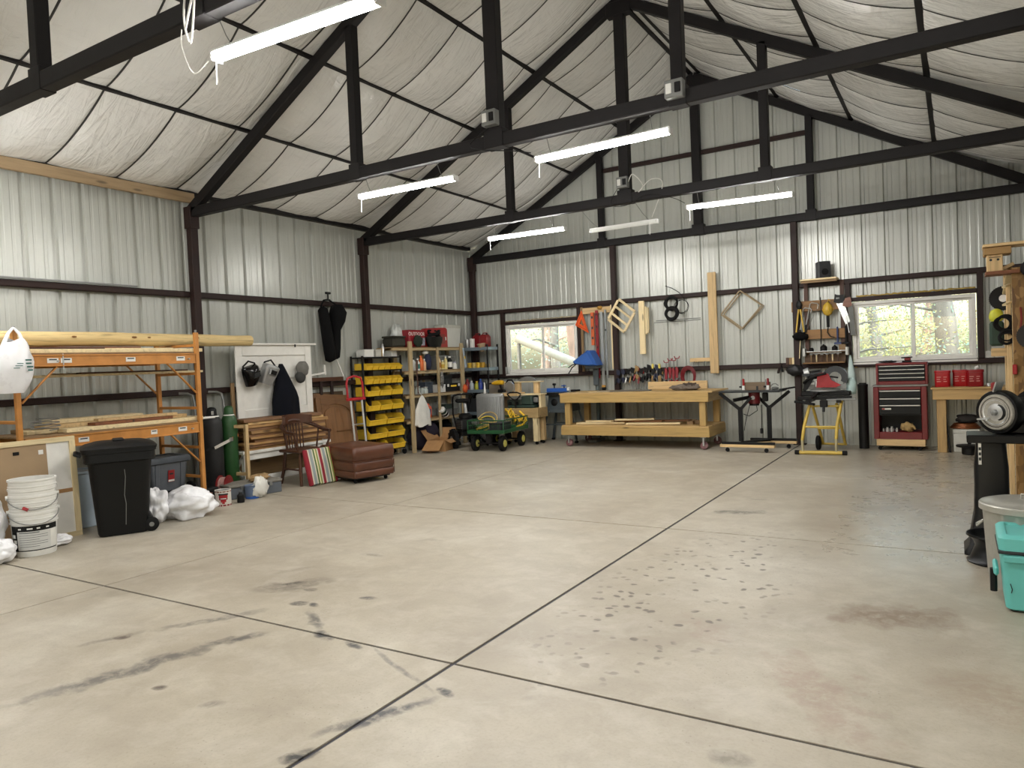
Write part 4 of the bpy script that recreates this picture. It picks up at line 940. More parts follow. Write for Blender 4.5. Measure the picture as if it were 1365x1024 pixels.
# bench under the wood stack
be = thing('bench', 'low white bench with a crossed end frame carrying split cedar boards', 'bench', (.33, -5.25, 0))
for y in (-5.95, -4.62):
    for x in (.20, .47): MB().bb(x - .03, x + .03, y - .03, y + .03, 0, .44, .004).build('leg', WPAINT, be)
MB().bb(.155, .51, -6.0, -4.50, .44, .48, .005).build('top', WPAINT, be)
MB().bb(.45, .48, -5.92, -4.65, .36, .44, .004).bb(.45, .48, -5.92, -4.65, .08, .14, .004).build('apron', WPAINT, be)
MB().bb(.20, .22, -5.92, -4.65, .10, .42, .003).build('back_panel', oldw('y'), be)
for y in (-5.97,):
    MB().bar((.22, y, .10), (.46, y, .42), .02, .035).bar((.22, y, .42), (.46, y, .10), .02, .035).build('cross', WPAINT, be)
fr = thing('timber_trestle', 'bare two by two wooden frame standing in front of the cedar stack', 'frame', (.62, -6.1, 0))
for x, y in ((.66, -6.06), (.24, -6.13)): MB().bb(x - .022, x + .022, y - .022, y + .022, 0, .835, .003).build('upright', pine('z'), fr)
for z in (.81, .22): MB().bar((.64, -6.064, z), (.26, -6.128, z), .035, .04, .003).build('rail', pine('x'), fr)
rd = random.Random(5); CED = [wood('cedar_' + c, h, 'y', .45, .65) for c, h in (('tan', '#a27a48'), ('brown', '#7a5534'), ('pale', '#c8a26a'))]
z = .481; nice = ['pale', 'brown', 'tan']
lev = 0
while z < .86 and lev < 11:
    h = .026 + .016 * rd.random()
    for c in range(2):
        xc = .245 + .175 * c + .034 * (rd.random() - .3); a = -5.99 + .20 * rd.random(); e = -4.48 - .18 * rd.random(); w_ = .165; tl = (rd.random() - .5) * .02
        mb = MB(); k_ = 7; vs = []; fs = []
        for i in range(k_ + 1):
            y = a + (e - a) * i / k_; q = w_ / 2 + .008 * noise.noise(V((i * .8, lev * 3, c * 7)))
            for sx, sz in ((-1, 0), (1, 0), (.86, 1), (-.86, 1)): vs.append((xc + sx * q + tl * (i / k_ - .5), y, z + sz * h))
        for i in range(k_):
            for j in range(4): p = i * 4 + j; q2 = i * 4 + (j + 1) % 4; fs.append((p, q2, q2 + 4, p + 4))
        fs += [(3, 2, 1, 0), tuple(k_ * 4 + j for j in range(4))]
        pos = 'front' if c else 'back'; nm = ['lowest', 'second', 'third', 'fourth', 'fifth', 'sixth', 'seventh', 'eighth', 'ninth', 'tenth', 'top'][lev]
        solo(mb.add(vs, fs), 'cedar_board', 'split cedar board in the %s row, %s layer of the bench stack' % (pos, nm), 'board', CED[rd.randrange(3)], 'cedar boards stacked on the bench')
    z += h + .002; lev += 1
# captain's chair
ch = thing('wooden_chair', 'dark wooden captain chair with slatted back beside the cedar stack', 'chair', (.84, -5.30, 0), world=False, rz=R(-8))
DK = lambda a: dark(a)
MB().bb(-.23, .24, -.24, .24, .415, .45, .012).build('seat', DK('y'), ch)
for sx, sy in ((.19, -.2), (.19, .2), (-.18, -.19), (-.18, .19)):
    MB().tube([(sx * .95, sy * .95, .415), (sx * 1.02, sy * 1.02, .22), (sx * 1.2 + (0 if sx > 0 else -.03), sy * 1.12, .0)], [.02, .024, .018], 8).build('leg', DK('z'), ch, True)
for s_ in (-1, 1): MB().cyl((.205, s_ * .21, .2), (-.2, s_ * .2, .2), .012, 8).build('stretcher', DK('x'), ch)
# curved top rail and arms
pts = [(.20, -.27, .67), (.05, -.28, .68), (-.12, -.25, .74), (-.22, -.14, .80), (-.245, 0, .82), (-.22, .14, .80), (-.12, .25, .74), (.05, .28, .68), (.20, .27, .67)]
for i in range(len(pts) - 1):
    pass
MB().tube(pts, [.022, .024, .026, .03, .032, .03, .026, .024, .022], 10).build('arm_rail', DK('y'), ch, True)
mb = MB(); k_ = 12; vs, fs = [], []
for i in range(k_ + 1):
    a = -1.05 + 2.1 * i / k_; hh = .10 * cos(a * .8) ** .6
    for r_ in (.215, .25):
        for zz in (.775, .80 + hh): vs.append((-r_ * cos(a) - .005, r_ * sin(a) * 1.05, zz))
for i in range(k_):
    for q in ((0, 1, 5, 4), (2, 6, 7, 3), (1, 3, 7, 5), (0, 4, 6, 2)): fs.append(tuple(i * 4 + x for x in q))
fs += [(0, 2, 3, 1), tuple(k_ * 4 + x for x in (0, 1, 3, 2))]
mb.add(vs, fs).build('crest', DK('y'), ch, True, 40)
for k in range(7):
    y = -.135 + .045 * k; MB().cyl((-.19 - .02 * cos(y * 9), y * .9, .45), (-.225 - .015 * cos(y * 9), y, .81), .009, 8).build('slat', DK('z'), ch)
for s_ in (-1, 1):
    MB().tube([(.17, s_ * .215, .45), (.20, s_ * .25, .56), (.18, s_ * .27, .67)], .015, 8).build('arm_post', DK('z'), ch, True)
    MB().tube([(-.05, s_ * .225, .45), (-.05, s_ * .265, .69)], .012, 8).build('arm_post', DK('z'), ch, True)
# striped cushion
def stripes():
    mt, t, b = new_mat('striped_canvas'); tc = nd(t, 'TexCoord'); sp_ = nd(t, 'SeparateXYZ'); t.links.new(tc.outputs['Object'], sp_.inputs[0])
    f = math_(t, 'MULTIPLY_ADD', sp_.outputs[1], 1 / .50); f.node.inputs[2].default_value = .5
    seq = ['#8d2430', '#8d2430', '#c9c3b0', '#8e9696', '#8e9696', '#c9c3b0', '#46602f', '#d9cfa5', '#7a8b3e', '#c9c3b0', '#8d2430', '#8d2430', '#c9c3b0', '#8e9696', '#8e9696', '#c9c3b0', '#46602f', '#d9cfa5', '#7a8b3e', '#8d2430', '#8d2430', '#8e9696', '#c9c3b0', '#8d2430']
    c = ramp(t, f, [(i / len(seq), srgb(h)) for i, h in enumerate(seq)], 'CONSTANT'); t.links.new(c, b.inputs['Base Color']); b.inputs['Roughness'].default_value = .9
    bump_(t, b, noise_(t, coords(t), 60, 2), .2, .003); return mt
cu = thing('seat_cushion', 'striped red green and grey cushion propped against the wooden chair', 'cushion', (1.10, -5.29, 0), world=False)
o = loft(MB(), [(.005, .24, .004, -.235, 0, 0), (.03, .25, .025, -.225, 0, 0), (.036, .255, .03, 0, 0, 0), (.03, .25, .025, .225, 0, 0), (.005, .24, .004, .235, 0, 0)]).build('cover', stripes(), cu, True, 60)
cu.location = (1.135, -5.29, .232); cu.rotation_euler = (0, R(-14), R(-4))
for y in (-.2, .18): MB().tube([(.02, y, -.23), (.06, y - .01, -.226), (.12, y + .03, -.2245)], .004, 5).build('tie', BLACK, cu)
# ottoman
ot = thing('ottoman', 'brown leather ottoman sitting on a black dolly', 'ottoman', (1.34, -4.86, 0), world=False, rz=R(-14))
LEA = mat('brown_leather', '#573322', .38, 0, .22, 6, .18)
def cushion(mb, w, d, z0, z1, r=.03, puff=.0):
    return loft(mb, [(w - r, d - r, .03, z0, 0, 0), (w - .006, d - .006, .04, z0 + r * .5, 0, 0), (w + puff, d + puff, .045, (z0 + z1) / 2, 0, 0), (w - .006, d - .006, .04, z1 - r * .7, 0, 0), (w - r, d - r, .04, z1 - .004, 0, 0), (w * .5, d * .5, .03, z1 + puff, 0, 0), (.02, .02, .01, z1 + puff * 1.3, 0, 0)])
cushion(MB(), .43, .315, .285, .47, .022, .004).build('top_cushion', LEA, ot, True, 70)
cushion(MB(), .425, .31, .165, .283, .010, .001).build('upper_band', LEA, ot, True, 70); cushion(MB(), .425, .31, .075, .165, .010, .001).build('lower_band', LEA, ot, True, 70)
for sx in (-1, 1):
    for sy in (-1, 1): MB().tube([(sx * .415, sy * .30, .09), (sx * .415, sy * .30, .27)], .006, 6).build('piping', LEA, ot)
MB().tube([(.425 * a, .31 * b, .284) for a, b in ((-1, -.94), (-.95, -1), (.95, -1), (1, -.94), (1, .94), (.95, 1), (-.95, 1), (-1, .94))], .006, 6, True).build('piping', LEA, ot)
MB().bb(-.36, .36, -.27, .27, .05, .075, .004).build('dolly_board', BLACK, ot)
for sx in (-1, 1):
    for sy in (-1, 1): MB().lathe([(.01, -.014), (.024, -.014), (.026, 0), (.024, .014), (.01, .014)], (sx * .31, sy * .23, .026), 12, rotm(R(90)).to_3x3()).build('caster', BRUB, ot, True)
# gear bags on the upper girt
g = thing('gear_bag', 'long straight black bag hanging from the upper left girt', 'bag', (.06, -4.0, 1.6))
CAN = mat('black_canvas', '#0a0a0b', .9, 0, .25, 9, .3, spec=.2)
MB().tube([(.06, -4.12, 2.42), (.07, -4.11, 2.38), (.08, -4.07, 2.1), (.08, -4.02, 1.75), (.07, -4.0, 1.62), (.07, -3.99, 1.60)], [.03, .075, .085, .09, .08, .04], 14).build('body', CAN, g, True, 80)
MB().tube([(.04, -4.12, 2.42), (.03, -4.05, 2.52), (.03, -3.97, 2.54)], .012, 6).build('strap', CAN, g, True)
g = thing('gear_bag', 'black bag with a round top hanging beside the straight one', 'bag', (.08, -3.88, 1.62))
MB().tube([(.07, -3.82, 2.47), (.07, -3.82, 2.45), (.09, -3.82, 2.34), (.09, -3.84, 2.22), (.08, -3.87, 2.08), (.08, -3.89, 1.8), (.08, -3.91, 1.66), (.08, -3.91, 1.63)], [.02, .09, .135, .12, .075, .075, .07, .03], 16).build('body', CAN, g, True, 80)
MB().tube([(.07, -3.83, 2.46), (.03, -3.9, 2.52), (.03, -3.96, 2.54)], .012, 6).build('strap', CAN, g, True)
hk = thing('girt_hook', 'black hook clamped on the girt over the two black bags', 'hook', (-.0, -3.96, 2.5))
MB().bb(-.03, .05, -4.0, -3.92, 2.525, 2.545, .003).bb(.03, .045, -3.97, -3.95, 2.54, 2.62, .002).build('stem', BLACK, hk); MB().bb(.02, .06, -4.01, -3.91, 2.62, 2.655, .008).build('knob', BLACK, hk)
# things on the lower girt and cabinet doors
solo(MB().bar((.0, -4.5, 1.33), (.02, -3.72, 1.33), .05, .06, .004), 'timber_rail', 'dark stained rail of timber on the lower girt behind the cabinet doors', 'rail', dark('x'))
for y, lb in ((-4.2, 'left'), (-3.98, 'right')): solo(MB().bb(.03, .06, y - .025, y + .025, 1.1, 1.3, .003), 'hanging_bracket', 'dark bracket hanging under the timber rail, %s one' % lb, 'bracket', STEEL)
wb = thing('shelf_bracket', 'white angled shelf bracket lying on the timber rail', 'bracket', (.03, -4.3, 1.36))
MB().bar((.03, -4.62, 1.378), (.03, -4.08, 1.43), .03, .025, .003).build('long_arm', WPAINT, wb); MB().bar((.03, -4.09, 1.40), (.03, -4.10, 1.55), .03, .025, .003).build('short_arm', WPAINT, wb)
solo(MB().bar((.10, -3.78, 1.36), (.0, -3.93, 1.9), .035, .015, .003), 'batten', 'white batten leaning from the timber rail to the wall', 'batten', WPAINT)
def cabdoor(x0, y0, y1, z1, tilt, lb, arch=True):
    t = thing('cabinet_door', lb, 'cabinet door', (x0, (y0 + y1) / 2, 0), 'brown cabinet doors leaning on the wall', world=False)
    t.rotation_euler = (R(-5), -tilt, 0); w_ = (y1 - y0) / 2
    WD = wood('cabinet_brown', '#77522f', 'z', .6, .45, False); WDy = wood('cabinet_brown', '#77522f', 'y', .6, .45, False)
    for a, b, c, d in ((-w_, -w_ + .09, 0, z1), (w_ - .09, w_, 0, z1)): MB().bb(0, .024, a, b, c, d, .004).build('stile', WD, t)
    MB().bb(0, .024, -w_ + .09, w_ - .09, 0, .1, .003).build('rail', WDy, t)
    iw = w_ - .09
    top = [(-iw, z1), (iw, z1)] + [(iw * cos(a), z1 - .22 + .13 * sin(a)) for a in [pi * i / 12 for i in range(13)]]
    MB().prism(top, 0, .024, 'yz').build('arched_rail', WDy, t)
    pan = [(-iw - .005, .095), (iw + .005, .095)] + [((iw + .005) * cos(a), z1 - .22 + .135 * sin(a)) for a in [pi * i / 12 for i in range(13)]]
    MB().prism(pan, .006, .014, 'yz').build('panel', WD, t)
    q = iw - .05; pan = [(-q, .15), (q, .15)] + [(q * cos(a), z1 - .25 + .11 * sin(a)) for a in [pi * i / 12 for i in range(13)]]
    MB().prism(pan, .013, .022, 'yz').build('raised_field', WD, t)
    if arch: MB().bar((.03, -.05, z1 * .52), (.03, w_ - .12, z1 * .54), .012, .016, .004).build('handle', WD, t)
cabdoor(.30, -4.46, -3.70, 1.06, R(12), 'brown cabinet door with an arched panel, front of the leaning set')
cabdoor(.24, -4.50, -3.74, 1.12, R(11), 'brown cabinet door second in the leaning set', False)
solo(MB().at((.17, -4.08, 0), 0, R(-9), 0).bb(0, .012, -.37, .37, 0, 1.15, .002), 'hardboard_sheet', 'dark brown hardboard sheet behind the leaning cabinet doors', 'sheet', mat('dark_hardboard', '#4b3b29', .8, 0, .2, 5))
# red hand truck
ht = thing('hand_truck', 'hand truck with red loop handle and aluminium rails by the bin rack', 'hand truck', (.34, -3.740, 0))
HR = mat('handle_red', '#b3242c', .4)
MB().tube([(.30, -3.910, 1.02), (.285, -3.910, 1.25), (.28, -3.880, 1.33), (.28, -3.740, 1.36), (.28, -3.600, 1.33), (.285, -3.570, 1.25), (.30, -3.570, 1.02)], .016, 8).build('handle', HR, ht, True)
MB().bb(.285, .325, -3.940, -3.540, .985, 1.03, .01).build('crosspiece', HR, ht)
for y in (-3.860, -3.620): MB().bar((.38, y, .06), (.305, y, 1.0), .03, .02, .004).build('rail', mat('brushed_aluminium', '#d5d6d6', .35, .4), ht)
for z in (.3, .62): MB().bar((.365 - .075 * z, -3.860, z), (.365 - .075 * z, -3.620, z), .02, .02).build('strut', SILVER, ht)
MB().bb(.38, .58, -3.900, -3.580, .01, .018, .003).build('toe_plate', SILVER, ht)
for y in (-3.940, -3.540): MB().lathe([(.02, -.02), (.08, -.02), (.1, -.01), (.1, .01), (.08, .02), (.02, .02)], (.30, y, .1), 18, rotm(R(90)).to_3x3()).build('wheel', BRUB, ht, True)
MB().cyl((.30, -3.940, .1), (.30, -3.540, .1), .009, 8).build('axle', GREYM, ht)

# ================================================================ bin rack
rk = thing('bin_rack', 'black wire rack of yellow parts bins on the left wall', 'rack', (.05, -2.97, 0))
RXF, RXB, RY0, RY1 = .17, -.07, -3.42, -2.50
for x in (RXF, RXB):
    for y in (RY0, RY1):
        MB().bb(x - .014, x + .014, y - .014, y + .014, .10, 1.67, .003).build('upright', BSTEEL, rk)
        c_ = MB().lathe([(.012, -.014), (.042, -.014), (.047, 0), (.042, .014), (.012, .014)], (x, y, .05), 14, rotm(R(90)).to_3x3()).build('caster', BRUB, rk, True)
        MB().bb(x - .012, x + .012, y - .022, y + .022, .088, .102).build('fork', GREYM, c_)
RZ = [(1.44, 6, .105), (1.215, 6, .125), (1.02, 3, .15), (.785, 3, .15), (.55, 2, .155), (.335, 2, .155), (.13, 2, .15)]
for z, n_, h in RZ + [(1.65, 0, 0)]:
    sh = MB().bb(RXB, RXF, RY0, RY1, z - .016, z - .006, .002)
    sh.bb(RXF - .008, RXF + .008, RY0, RY1, z - .02, z + .002, .002).bb(RXB - .008, RXB + .008, RY0, RY1, z - .02, z + .002, .002)
    sh.build('shelf', BSTEEL, rk)
def parts_bin(w, h, d, lb, y, z):
    t = thing('parts_bin', lb, 'bin', (RXF - .10, y, z), 'yellow parts bins on the rack', world=False)
    q = .012; x0, x1 = -.11, -.11 + d; hf = h * .55
    # side walls dip to a lower front
    for s_ in (-1, 1):
        yy = s_ * (w / 2 - .004)
        MB().prism([(x0, 0), (x1 - .02, 0), (x1, hf), (x1 - .06, h), (x0, h)], yy - .003, yy + .003, 'xz').build('side', YELLOW, t)
    MB().bar((x1 - .018, 0, .0), (x1 + .002, 0, hf), w - .006, .006, up=(1, 0, 0)).build('front', YELLOW, t)
    MB().bb(x1 - .004, x1 + .016, -w / 2, w / 2, hf - .016, hf, .004).build('lip', YELLOW, t)
    MB().bb(x0, x1 - .02, -w / 2 + .004, w / 2 - .004, 0, .006).build('base', YELLOW, t)
    MB().bb(x0, x0 + .006, -w / 2 + .004, w / 2 - .004, .006, h).build('back', YELLOW, t)
    MB().bb(x0 + .01, x1 - .05, -w / 2 + .01, w / 2 - .01, h * .3, h * .5, .008).build('contents', mat('rusty_parts', '#3a2d20', .8, .1, .4, 30, .6), t)
    if w > .15:
        for k in ([-.25, .25] if w < .32 else [-.33, 0, .33]): MB().bar((x1 - .015, k * w, .012), (x1 + .002, k * w, hf - .02), .006, .006, up=(1, 0, 0)).build('front_rib', YELLOW, t)
    return t
nm = ['top', 'second', 'third', 'fourth', 'fifth', 'sixth', 'lowest']; od = ['leftmost', 'second from the left', 'third from the left', 'fourth from the left', 'fifth from the left', 'rightmost']
for r_, (z, n_, h) in enumerate(RZ):
    L = (RY1 - RY0 - .05) / n_
    for i in range(n_):
        o_ = ('left' if i == 0 else 'right') if n_ == 2 else ('left', 'middle', 'right')[i] if n_ == 3 else od[i]
        parts_bin(L - .02, h, .27, 'yellow parts bin, %s in the %s row of the rack' % (o_, nm[r_]), RY0 + .025 + L * (i + .5), z + .003)
TAN = mat('tan_box', '#a58c62', .8, 0, .1)
for y, w_, h, d_, mt_, nm_, lb in ((-3.22, .22, .10, .18, WHITE, 'box', 'white box at the left on top of the bin rack'), (-2.98, .13, .10, .14, mat('light_grey_box', '#bdbbb2', .7), 'box', 'light grey box beside the white box on the bin rack'),
                          (-2.86, .08, .12, .1, TAN, 'box', 'small tan box on top of the bin rack'), (-2.60, .13, .10, .16, WHITE, 'box', 'white box with a tan lid at the right end of the bin rack')):
    t = thing(nm_, lb, 'box', (.05, y, 1.653)); MB().bb(.05 - d_ / 2, .05 + d_ / 2, y - w_ / 2, y + w_ / 2, 1.653, 1.653 + h, .003).build('carton', mt_, t)
    MB().bb(.05 - d_ / 2 - .003, .05 + d_ / 2 + .003, y - w_ / 2 - .003, y + w_ / 2 + .003, 1.653 + h, 1.653 + h + .02, .003).build('lid', TAN if y > -2.7 else mt_, t)
t = thing('spray_can', 'silver spray can standing on the bin rack', 'can', (.08, -2.83, 1.653)); MB().lathe([(.03, 1.653), (.033, 1.656), (.033, 1.80), (.02, 1.825), (.018, 1.86), (.012, 1.865)], (.08, -2.83, 0), 14).build('shell', SILVER, t, True)
# ================================================================ lumber shelving
sf = thing('wooden_shelves', 'shelving of two by fours crowded with bottles and jugs beside the bin rack', 'shelves', (.1, -1.6, 0))
SXF, SXB = .27, -.07
for y, zt, w_ in ((-2.36, 1.90, .085), (-1.60, 1.80, .04), (-.86, 1.87, .085)):
    for x in (SXF, SXB): MB().bb(x - .02, x + .02, y - w_ / 2, y + w_ / 2, 0, zt, .004).build('post', wood('stud', '#b9a37c', 'z', .6), sf)
SZ = (1.79, 1.385, .975, .545)
for z in SZ:
    ys_ = -2.78 if z > 1.7 else -2.465
    MB().bb(SXF - .06, SXF - .021, ys_, -.84, z - .045, z, .003).build('front_rail', wood('stud', '#b9a37c', 'y', .6), sf)
    MB().bb(SXB + .021, SXB + .06, ys_, -.84, z - .045, z, .003).build('back_rail', wood('stud', '#b9a37c', 'y', .6), sf)
    MB().bb(SXB - .02, SXF - .01, ys_, -.84, z, z + .012, .002).build('shelf_board', oldw('y'), sf)
def bottle(x, y, z, r, h, lb, mt, capm=WHITE, neck=.35, band=None, name='bottle', sq=False, grp='bottles on the wooden shelves'):
    t = thing(name, lb, 'bottle', (x, y, z), grp)
    zn = z + h * .72
    MB().lathe([(r * .95, z), (r, z + .008), (r, zn - r * .4), (r * .8, zn), (r * neck, zn + h * .12), (r * neck, z + h * .88)], (x, y, 0), 16, sy=.8 if sq else 1).build('body', mt, t, True, 60)
    MB().lathe([(r * neck * 1.3, z + h * .87), (r * neck * 1.3, z + h), ], (x, y, 0), 12).build('cap', capm, t, True)
    if band: MB().lathe([(r * 1.015, z + h * .15), (r * 1.015, z + h * .55)], (x, y, 0), 16, sy=.8 if sq else 1, cap=False).build('label', band, t, True)
    return t
def jug(x, y, z, w, d, h, lb, mt, capm=BLACK, lab=None):
    """Rectangular jug with a moulded handle loop facing the room."""
    t = thing('jug', lb, 'jug', (x, y, z))
    loft(MB().at((x, y, z)), [(d / 2 - .01, w / 2 - .01, .02, 0, 0, 0), (d / 2, w / 2, .025, .012, 0, 0), (d / 2, w / 2, .025, h * .68, 0, 0), (d / 2 * .8, w / 2 * .55, .02, h * .82, 0, -w * .2), (.02, .022, .012, h * .88, 0, -w * .28)]).build('body', mt, t, True, 50)
    MB().tube([(x, y - w * .1, z + h * .8), (x, y + w * .15, z + h * .86), (x, y + w * .38, z + h * .8), (x, y + w * .42, z + h * .6)], .018, 8).build('handle', mt, t, True)
    MB().cyl((x, y - w * .28, z + h * .87), (x, y - w * .28, z + h), .026, 12).build('cap', capm, t)
    if lab: MB().bb(x + d / 2, x + d / 2 + .002, y - w * .4, y + w * .3, z + h * .2, z + h * .55).build('label', lab, t)
    return t
def crate(x0, x1, y0, y1, z0, z1, lb, mt, name='box', cat='box', lid=None, b=.006):
    t = thing(name, lb, cat, ((x0 + x1) / 2, (y0 + y1) / 2, z0))
    MB().bb(x0, x1, y0, y1, z0, z1 - (z1 - z0) * .18, b).build('body', mt, t); MB().bb(x0 - .004, x1 + .004, y0 - .004, y1 + .004, z1 - (z1 - z0) * .18, z1, b).build('lid', lid or mt, t)
    return t
zt = 1.803
crate(-.02, .25, -2.74, -2.42, zt, zt + .19, 'dark olive canvas satchel at the left end of the top shelf', mat('olive_canvas', '#33322a', .85, 0, .2), 'satchel', 'bag', b=.03)
solo(MB().blob((-.0, -2.36, zt + .20), (.08, .14, .20), .4, 3, 21, 26, zt + .001), 'plastic_bag', 'crumpled clear plastic bag behind the red printed box', 'bag', mat('clear_film', '#c8ccc8', .25, 0, .1, 6, .3), smooth=True, ang=180)
rb = thing('red_box', 'dark red printed box on the top wooden shelf', 'box', (.12, -2.07, zt))
MB().bb(-.02, .22, -2.30, -1.86, zt, zt + .30, .02).build('carton', mat('wine_red', '#8c1a26', .55, 0, .1), rb)
text('OUTDOOR', .085, WHITE, rb, (.2215, -2.10, zt + .225), (R(90), 0, R(90)))
MB().bb(.221, .224, -1.98, -1.88, zt + .03, zt + .16).build('picture_label', mat('photo_label', '#8f8f9c', .6, 0, .4, 25), rb)
solo(MB().blob((.26, -2.12, zt + .10), (.04, .11, .10), .3, 3, 23, 24, zt + .001), 'dark_pouch', 'dark green pouch in front of the red printed box', 'pouch', mat('dark_green_cloth', '#1f2a20', .9), smooth=True, ang=180)
wbk = thing('wire_basket', 'black basket of tangled cables on the middle of the top shelf', 'basket', (.17, -1.63, zt))
MB().lathe([(.13, zt), (.17, zt + .10), (.18, zt + .18), (.17, zt + .18), (.155, zt + .1), (.11, zt + .02)], (.235, -1.63, 0), 20, sx=.5, sy=1.25).build('shell', BLACK, wbk, True)
rd = random.Random(12)
for k in range(9):
    a0 = rd.random() * 6; MB().tube([(.235 + .06 * cos(a0 + q * .7) * (1 - .08 * q), -1.63 + .17 * sin(a0 + q * .7), zt + .14 + .02 * q + .03 * rd.random()) for q in range(8)], .014, 6).build('cable_loop', BRUB, wbk, True)
def lidbox(name, lb, y0, y1, x0, x1, z0, z1, tub, lid):
    t = thing(name, lb, 'tote', ((x0 + x1) / 2, (y0 + y1) / 2, z0)); cx, cy = (x0 + x1) / 2, (y0 + y1) / 2; w_, d_ = (x1 - x0) / 2, (y1 - y0) / 2; h = z1 - z0
    loft(MB().at((cx, cy, z0)), [(w_ * .84, d_ * .86, .03, 0, 0, 0), (w_ * .97, d_ * .97, .03, h * .88, 0, 0)]).build('tub', tub, t, True)
    loft(MB().at((cx, cy, z0)), [(w_, d_, .03, h * .86, 0, 0), (w_, d_, .03, h * .95, 0, 0), (w_ * .9, d_ * .92, .03, h, 0, 0)]).build('lid', lid, t, True)
    return t
lidbox('storage_tote', 'big cloudy white storage tote at the right of the top shelf', -1.22, -.62, -.09, .12, zt, zt + .42, mat('cloudy_plastic', '#cfd0c9', .4, 0, .04), mat('pale_lid', '#b9b9ae', .45))
cs = thing('red_case', 'red rounded hard case leaning on the white tote', 'case', (.06, -1.44, zt), world=False)
cs.location = (.06, -1.44, zt); MB().prism([( -.34 + .02, .0), (.34, .0)] + [(.34 - .06 + .06 * cos(a), .36 - .06 + .06 * sin(a)) for a in [pi / 2 * i / 6 for i in range(7)]] + [(-.26 + .06 * cos(a), .34 - .06 + .06 * sin(a)) for a in [pi / 2 + pi / 2 * i / 6 for i in range(7)]], -.02, .075, 'yz').build('shell', RED, cs, True, 30)
MB().bb(.075, .08, -.2, .26, .06, .24, .002).build('recess', DRED, cs); MB().bb(.075, .082, .27, .30, .13, .19, .003).build('latch', WHITE, cs)
z1 = 1.385 + .0125
bottle(.20, -2.20, z1, .036, .22, 'white bottle with a dark trigger, leftmost on the second shelf', WHITE, BLACK)
bottle(.21, -2.10, z1, .042, .21, 'white and teal bottle second on the second shelf', WHITE, WHITE, band=mat('teal_label', '#2d6f6b', .5))
bottle(.20, -1.99, z1, .046, .26, 'orange spray bottle on the second shelf', mat('orange_plastic', '#d2662b', .45), mat('orange_plastic', '#d2662b', .45))
bottle(.21, -1.91, z1, .03, .20, 'slim orange and white bottle beside the orange spray bottle', mat('orange_white', '#d9ad86', .45), WHITE)
solo(MB().blob((.19, -1.78, z1 + .14), (.06, .08, .145), .2, 2, 31, 24, z1 + .001), 'navy_pouch', 'navy blue stuffed pouch on the second shelf', 'pouch', mat('navy_bag', '#20253f', .8, 0, .2), smooth=True, ang=180)
solo(MB().blob((.17, -1.82, z1 + .315), (.04, .07, .035), .3, 3, 33, 20), 'white_rag', 'white rag draped over the navy pouch', 'rag', mat('white_cloth', '#d9d7d0', .9, 0, .06, 8, .4), smooth=True, ang=180)
bottle(.12, -1.68, z1, .04, .20, 'dark maroon bottle right of the navy pouch', mat('maroon', '#42191d', .4), BLACK)
bottle(.20, -1.47, z1, .034, .23, 'amber and white bottle just right of the middle post', mat('amber_white', '#d6b98c', .4), mat('amber', '#a5702d', .4), band=mat('amber', '#a5702d', .4))
bottle(.21, -1.38, z1, .036, .17, 'yellow labelled squat bottle on the second shelf', mat('cream', '#d8c98a', .5), WHITE, band=mat('yellow_label', '#c9a33a', .5))
bottle(.21, -1.29, z1, .034, .24, 'tall cream squeeze bottle on the second shelf', mat('cream', '#d8c98a', .5), WHITE)
bottle(.20, -1.15, z1, .048, .24, 'dark round bottle with a white label on the second shelf', BLACK, WHITE, .4, WHITE)
bottle(.21, -1.02, z1, .045, .13, 'small white jar near the right end of the second shelf', WHITE, mat('lavender', '#a6a3b8', .5), .6)
crate(-.05, .14, -1.46, -.9, z1, z1 + .26, 'grey cardboard carton standing behind the bottles', mat('grey_carton', '#6f706c', .8))
z2 = .975 + .0125
for k, (y, r_, h_, l_) in enumerate(((-2.12, .05, .14, 'clear glass jar at the left of the third shelf'), (-2.0, .045, .11, 'clear glass jar second on the third shelf'), (-1.9, .045, .12, 'clear glass jar third on the third shelf'))):
    t = bottle(.20, y, z2, r_, h_, l_, mat('jar_glass', '#a9b0ac', .12), SILVER, .75, name='jar')
crate(.05, .24, -1.56, -1.36, z2, z2 + .14, 'small white carton on the third shelf', WHITE)
t = crate(.05, .25, -1.34, -.93, z2, z2 + .15, 'black plastic toolbox with a yellow latch strip on the third shelf', BLACK, 'toolbox', 'toolbox'); MB().bb(.25, .262, -1.22, -1.05, z2 + .085, z2 + .115, .004).build('latch_strip', YELLOW, t)
for y in (-1.30, -.97): MB().bb(.25, .262, y - .025, y + .025, z2 + .09, z2 + .14, .004).build('latch', WHITE, t)
crate(-.04, .10, -1.30, -.96, z2, z2 + .30, 'dark stacked machine case behind the black toolbox', mat('charcoal', '#2a2c2e', .6), 'machine_case', 'case')
crate(.0, .18, -1.86, -1.66, z2, z2 + .20, 'dark blue box behind the jars on the third shelf', mat('slate_box', '#343d47', .6))
z3 = .545 + .0125
jug(.20, -1.92, z3, .22, .12, .29, 'orange detergent jug on the lowest shelf', mat('orange_jug', '#d4541e', .4), BLACK, mat('blue_label', '#3c5f86', .5))
t = thing('tilted_can', 'white banded can lying tilted at the middle shelf post', 'can', (.29, -1.55, z3), world=False); t.location = (.30, -1.53, z3 + .075); t.rotation_euler = (R(48), 0, 0)
MB().lathe([(.055, -.09), (.06, -.085), (.06, .085), (.055, .09)], n=18).build('shell', WHITE, t, True); MB().lathe([(.061, -.06), (.061, -.02)], n=18, cap=False).build('band', BLACK, t, True); MB().lathe([(.061, .0), (.061, .05)], n=18, cap=False).build('band', mat('dark_green_label', '#24382c', .5), t, True)
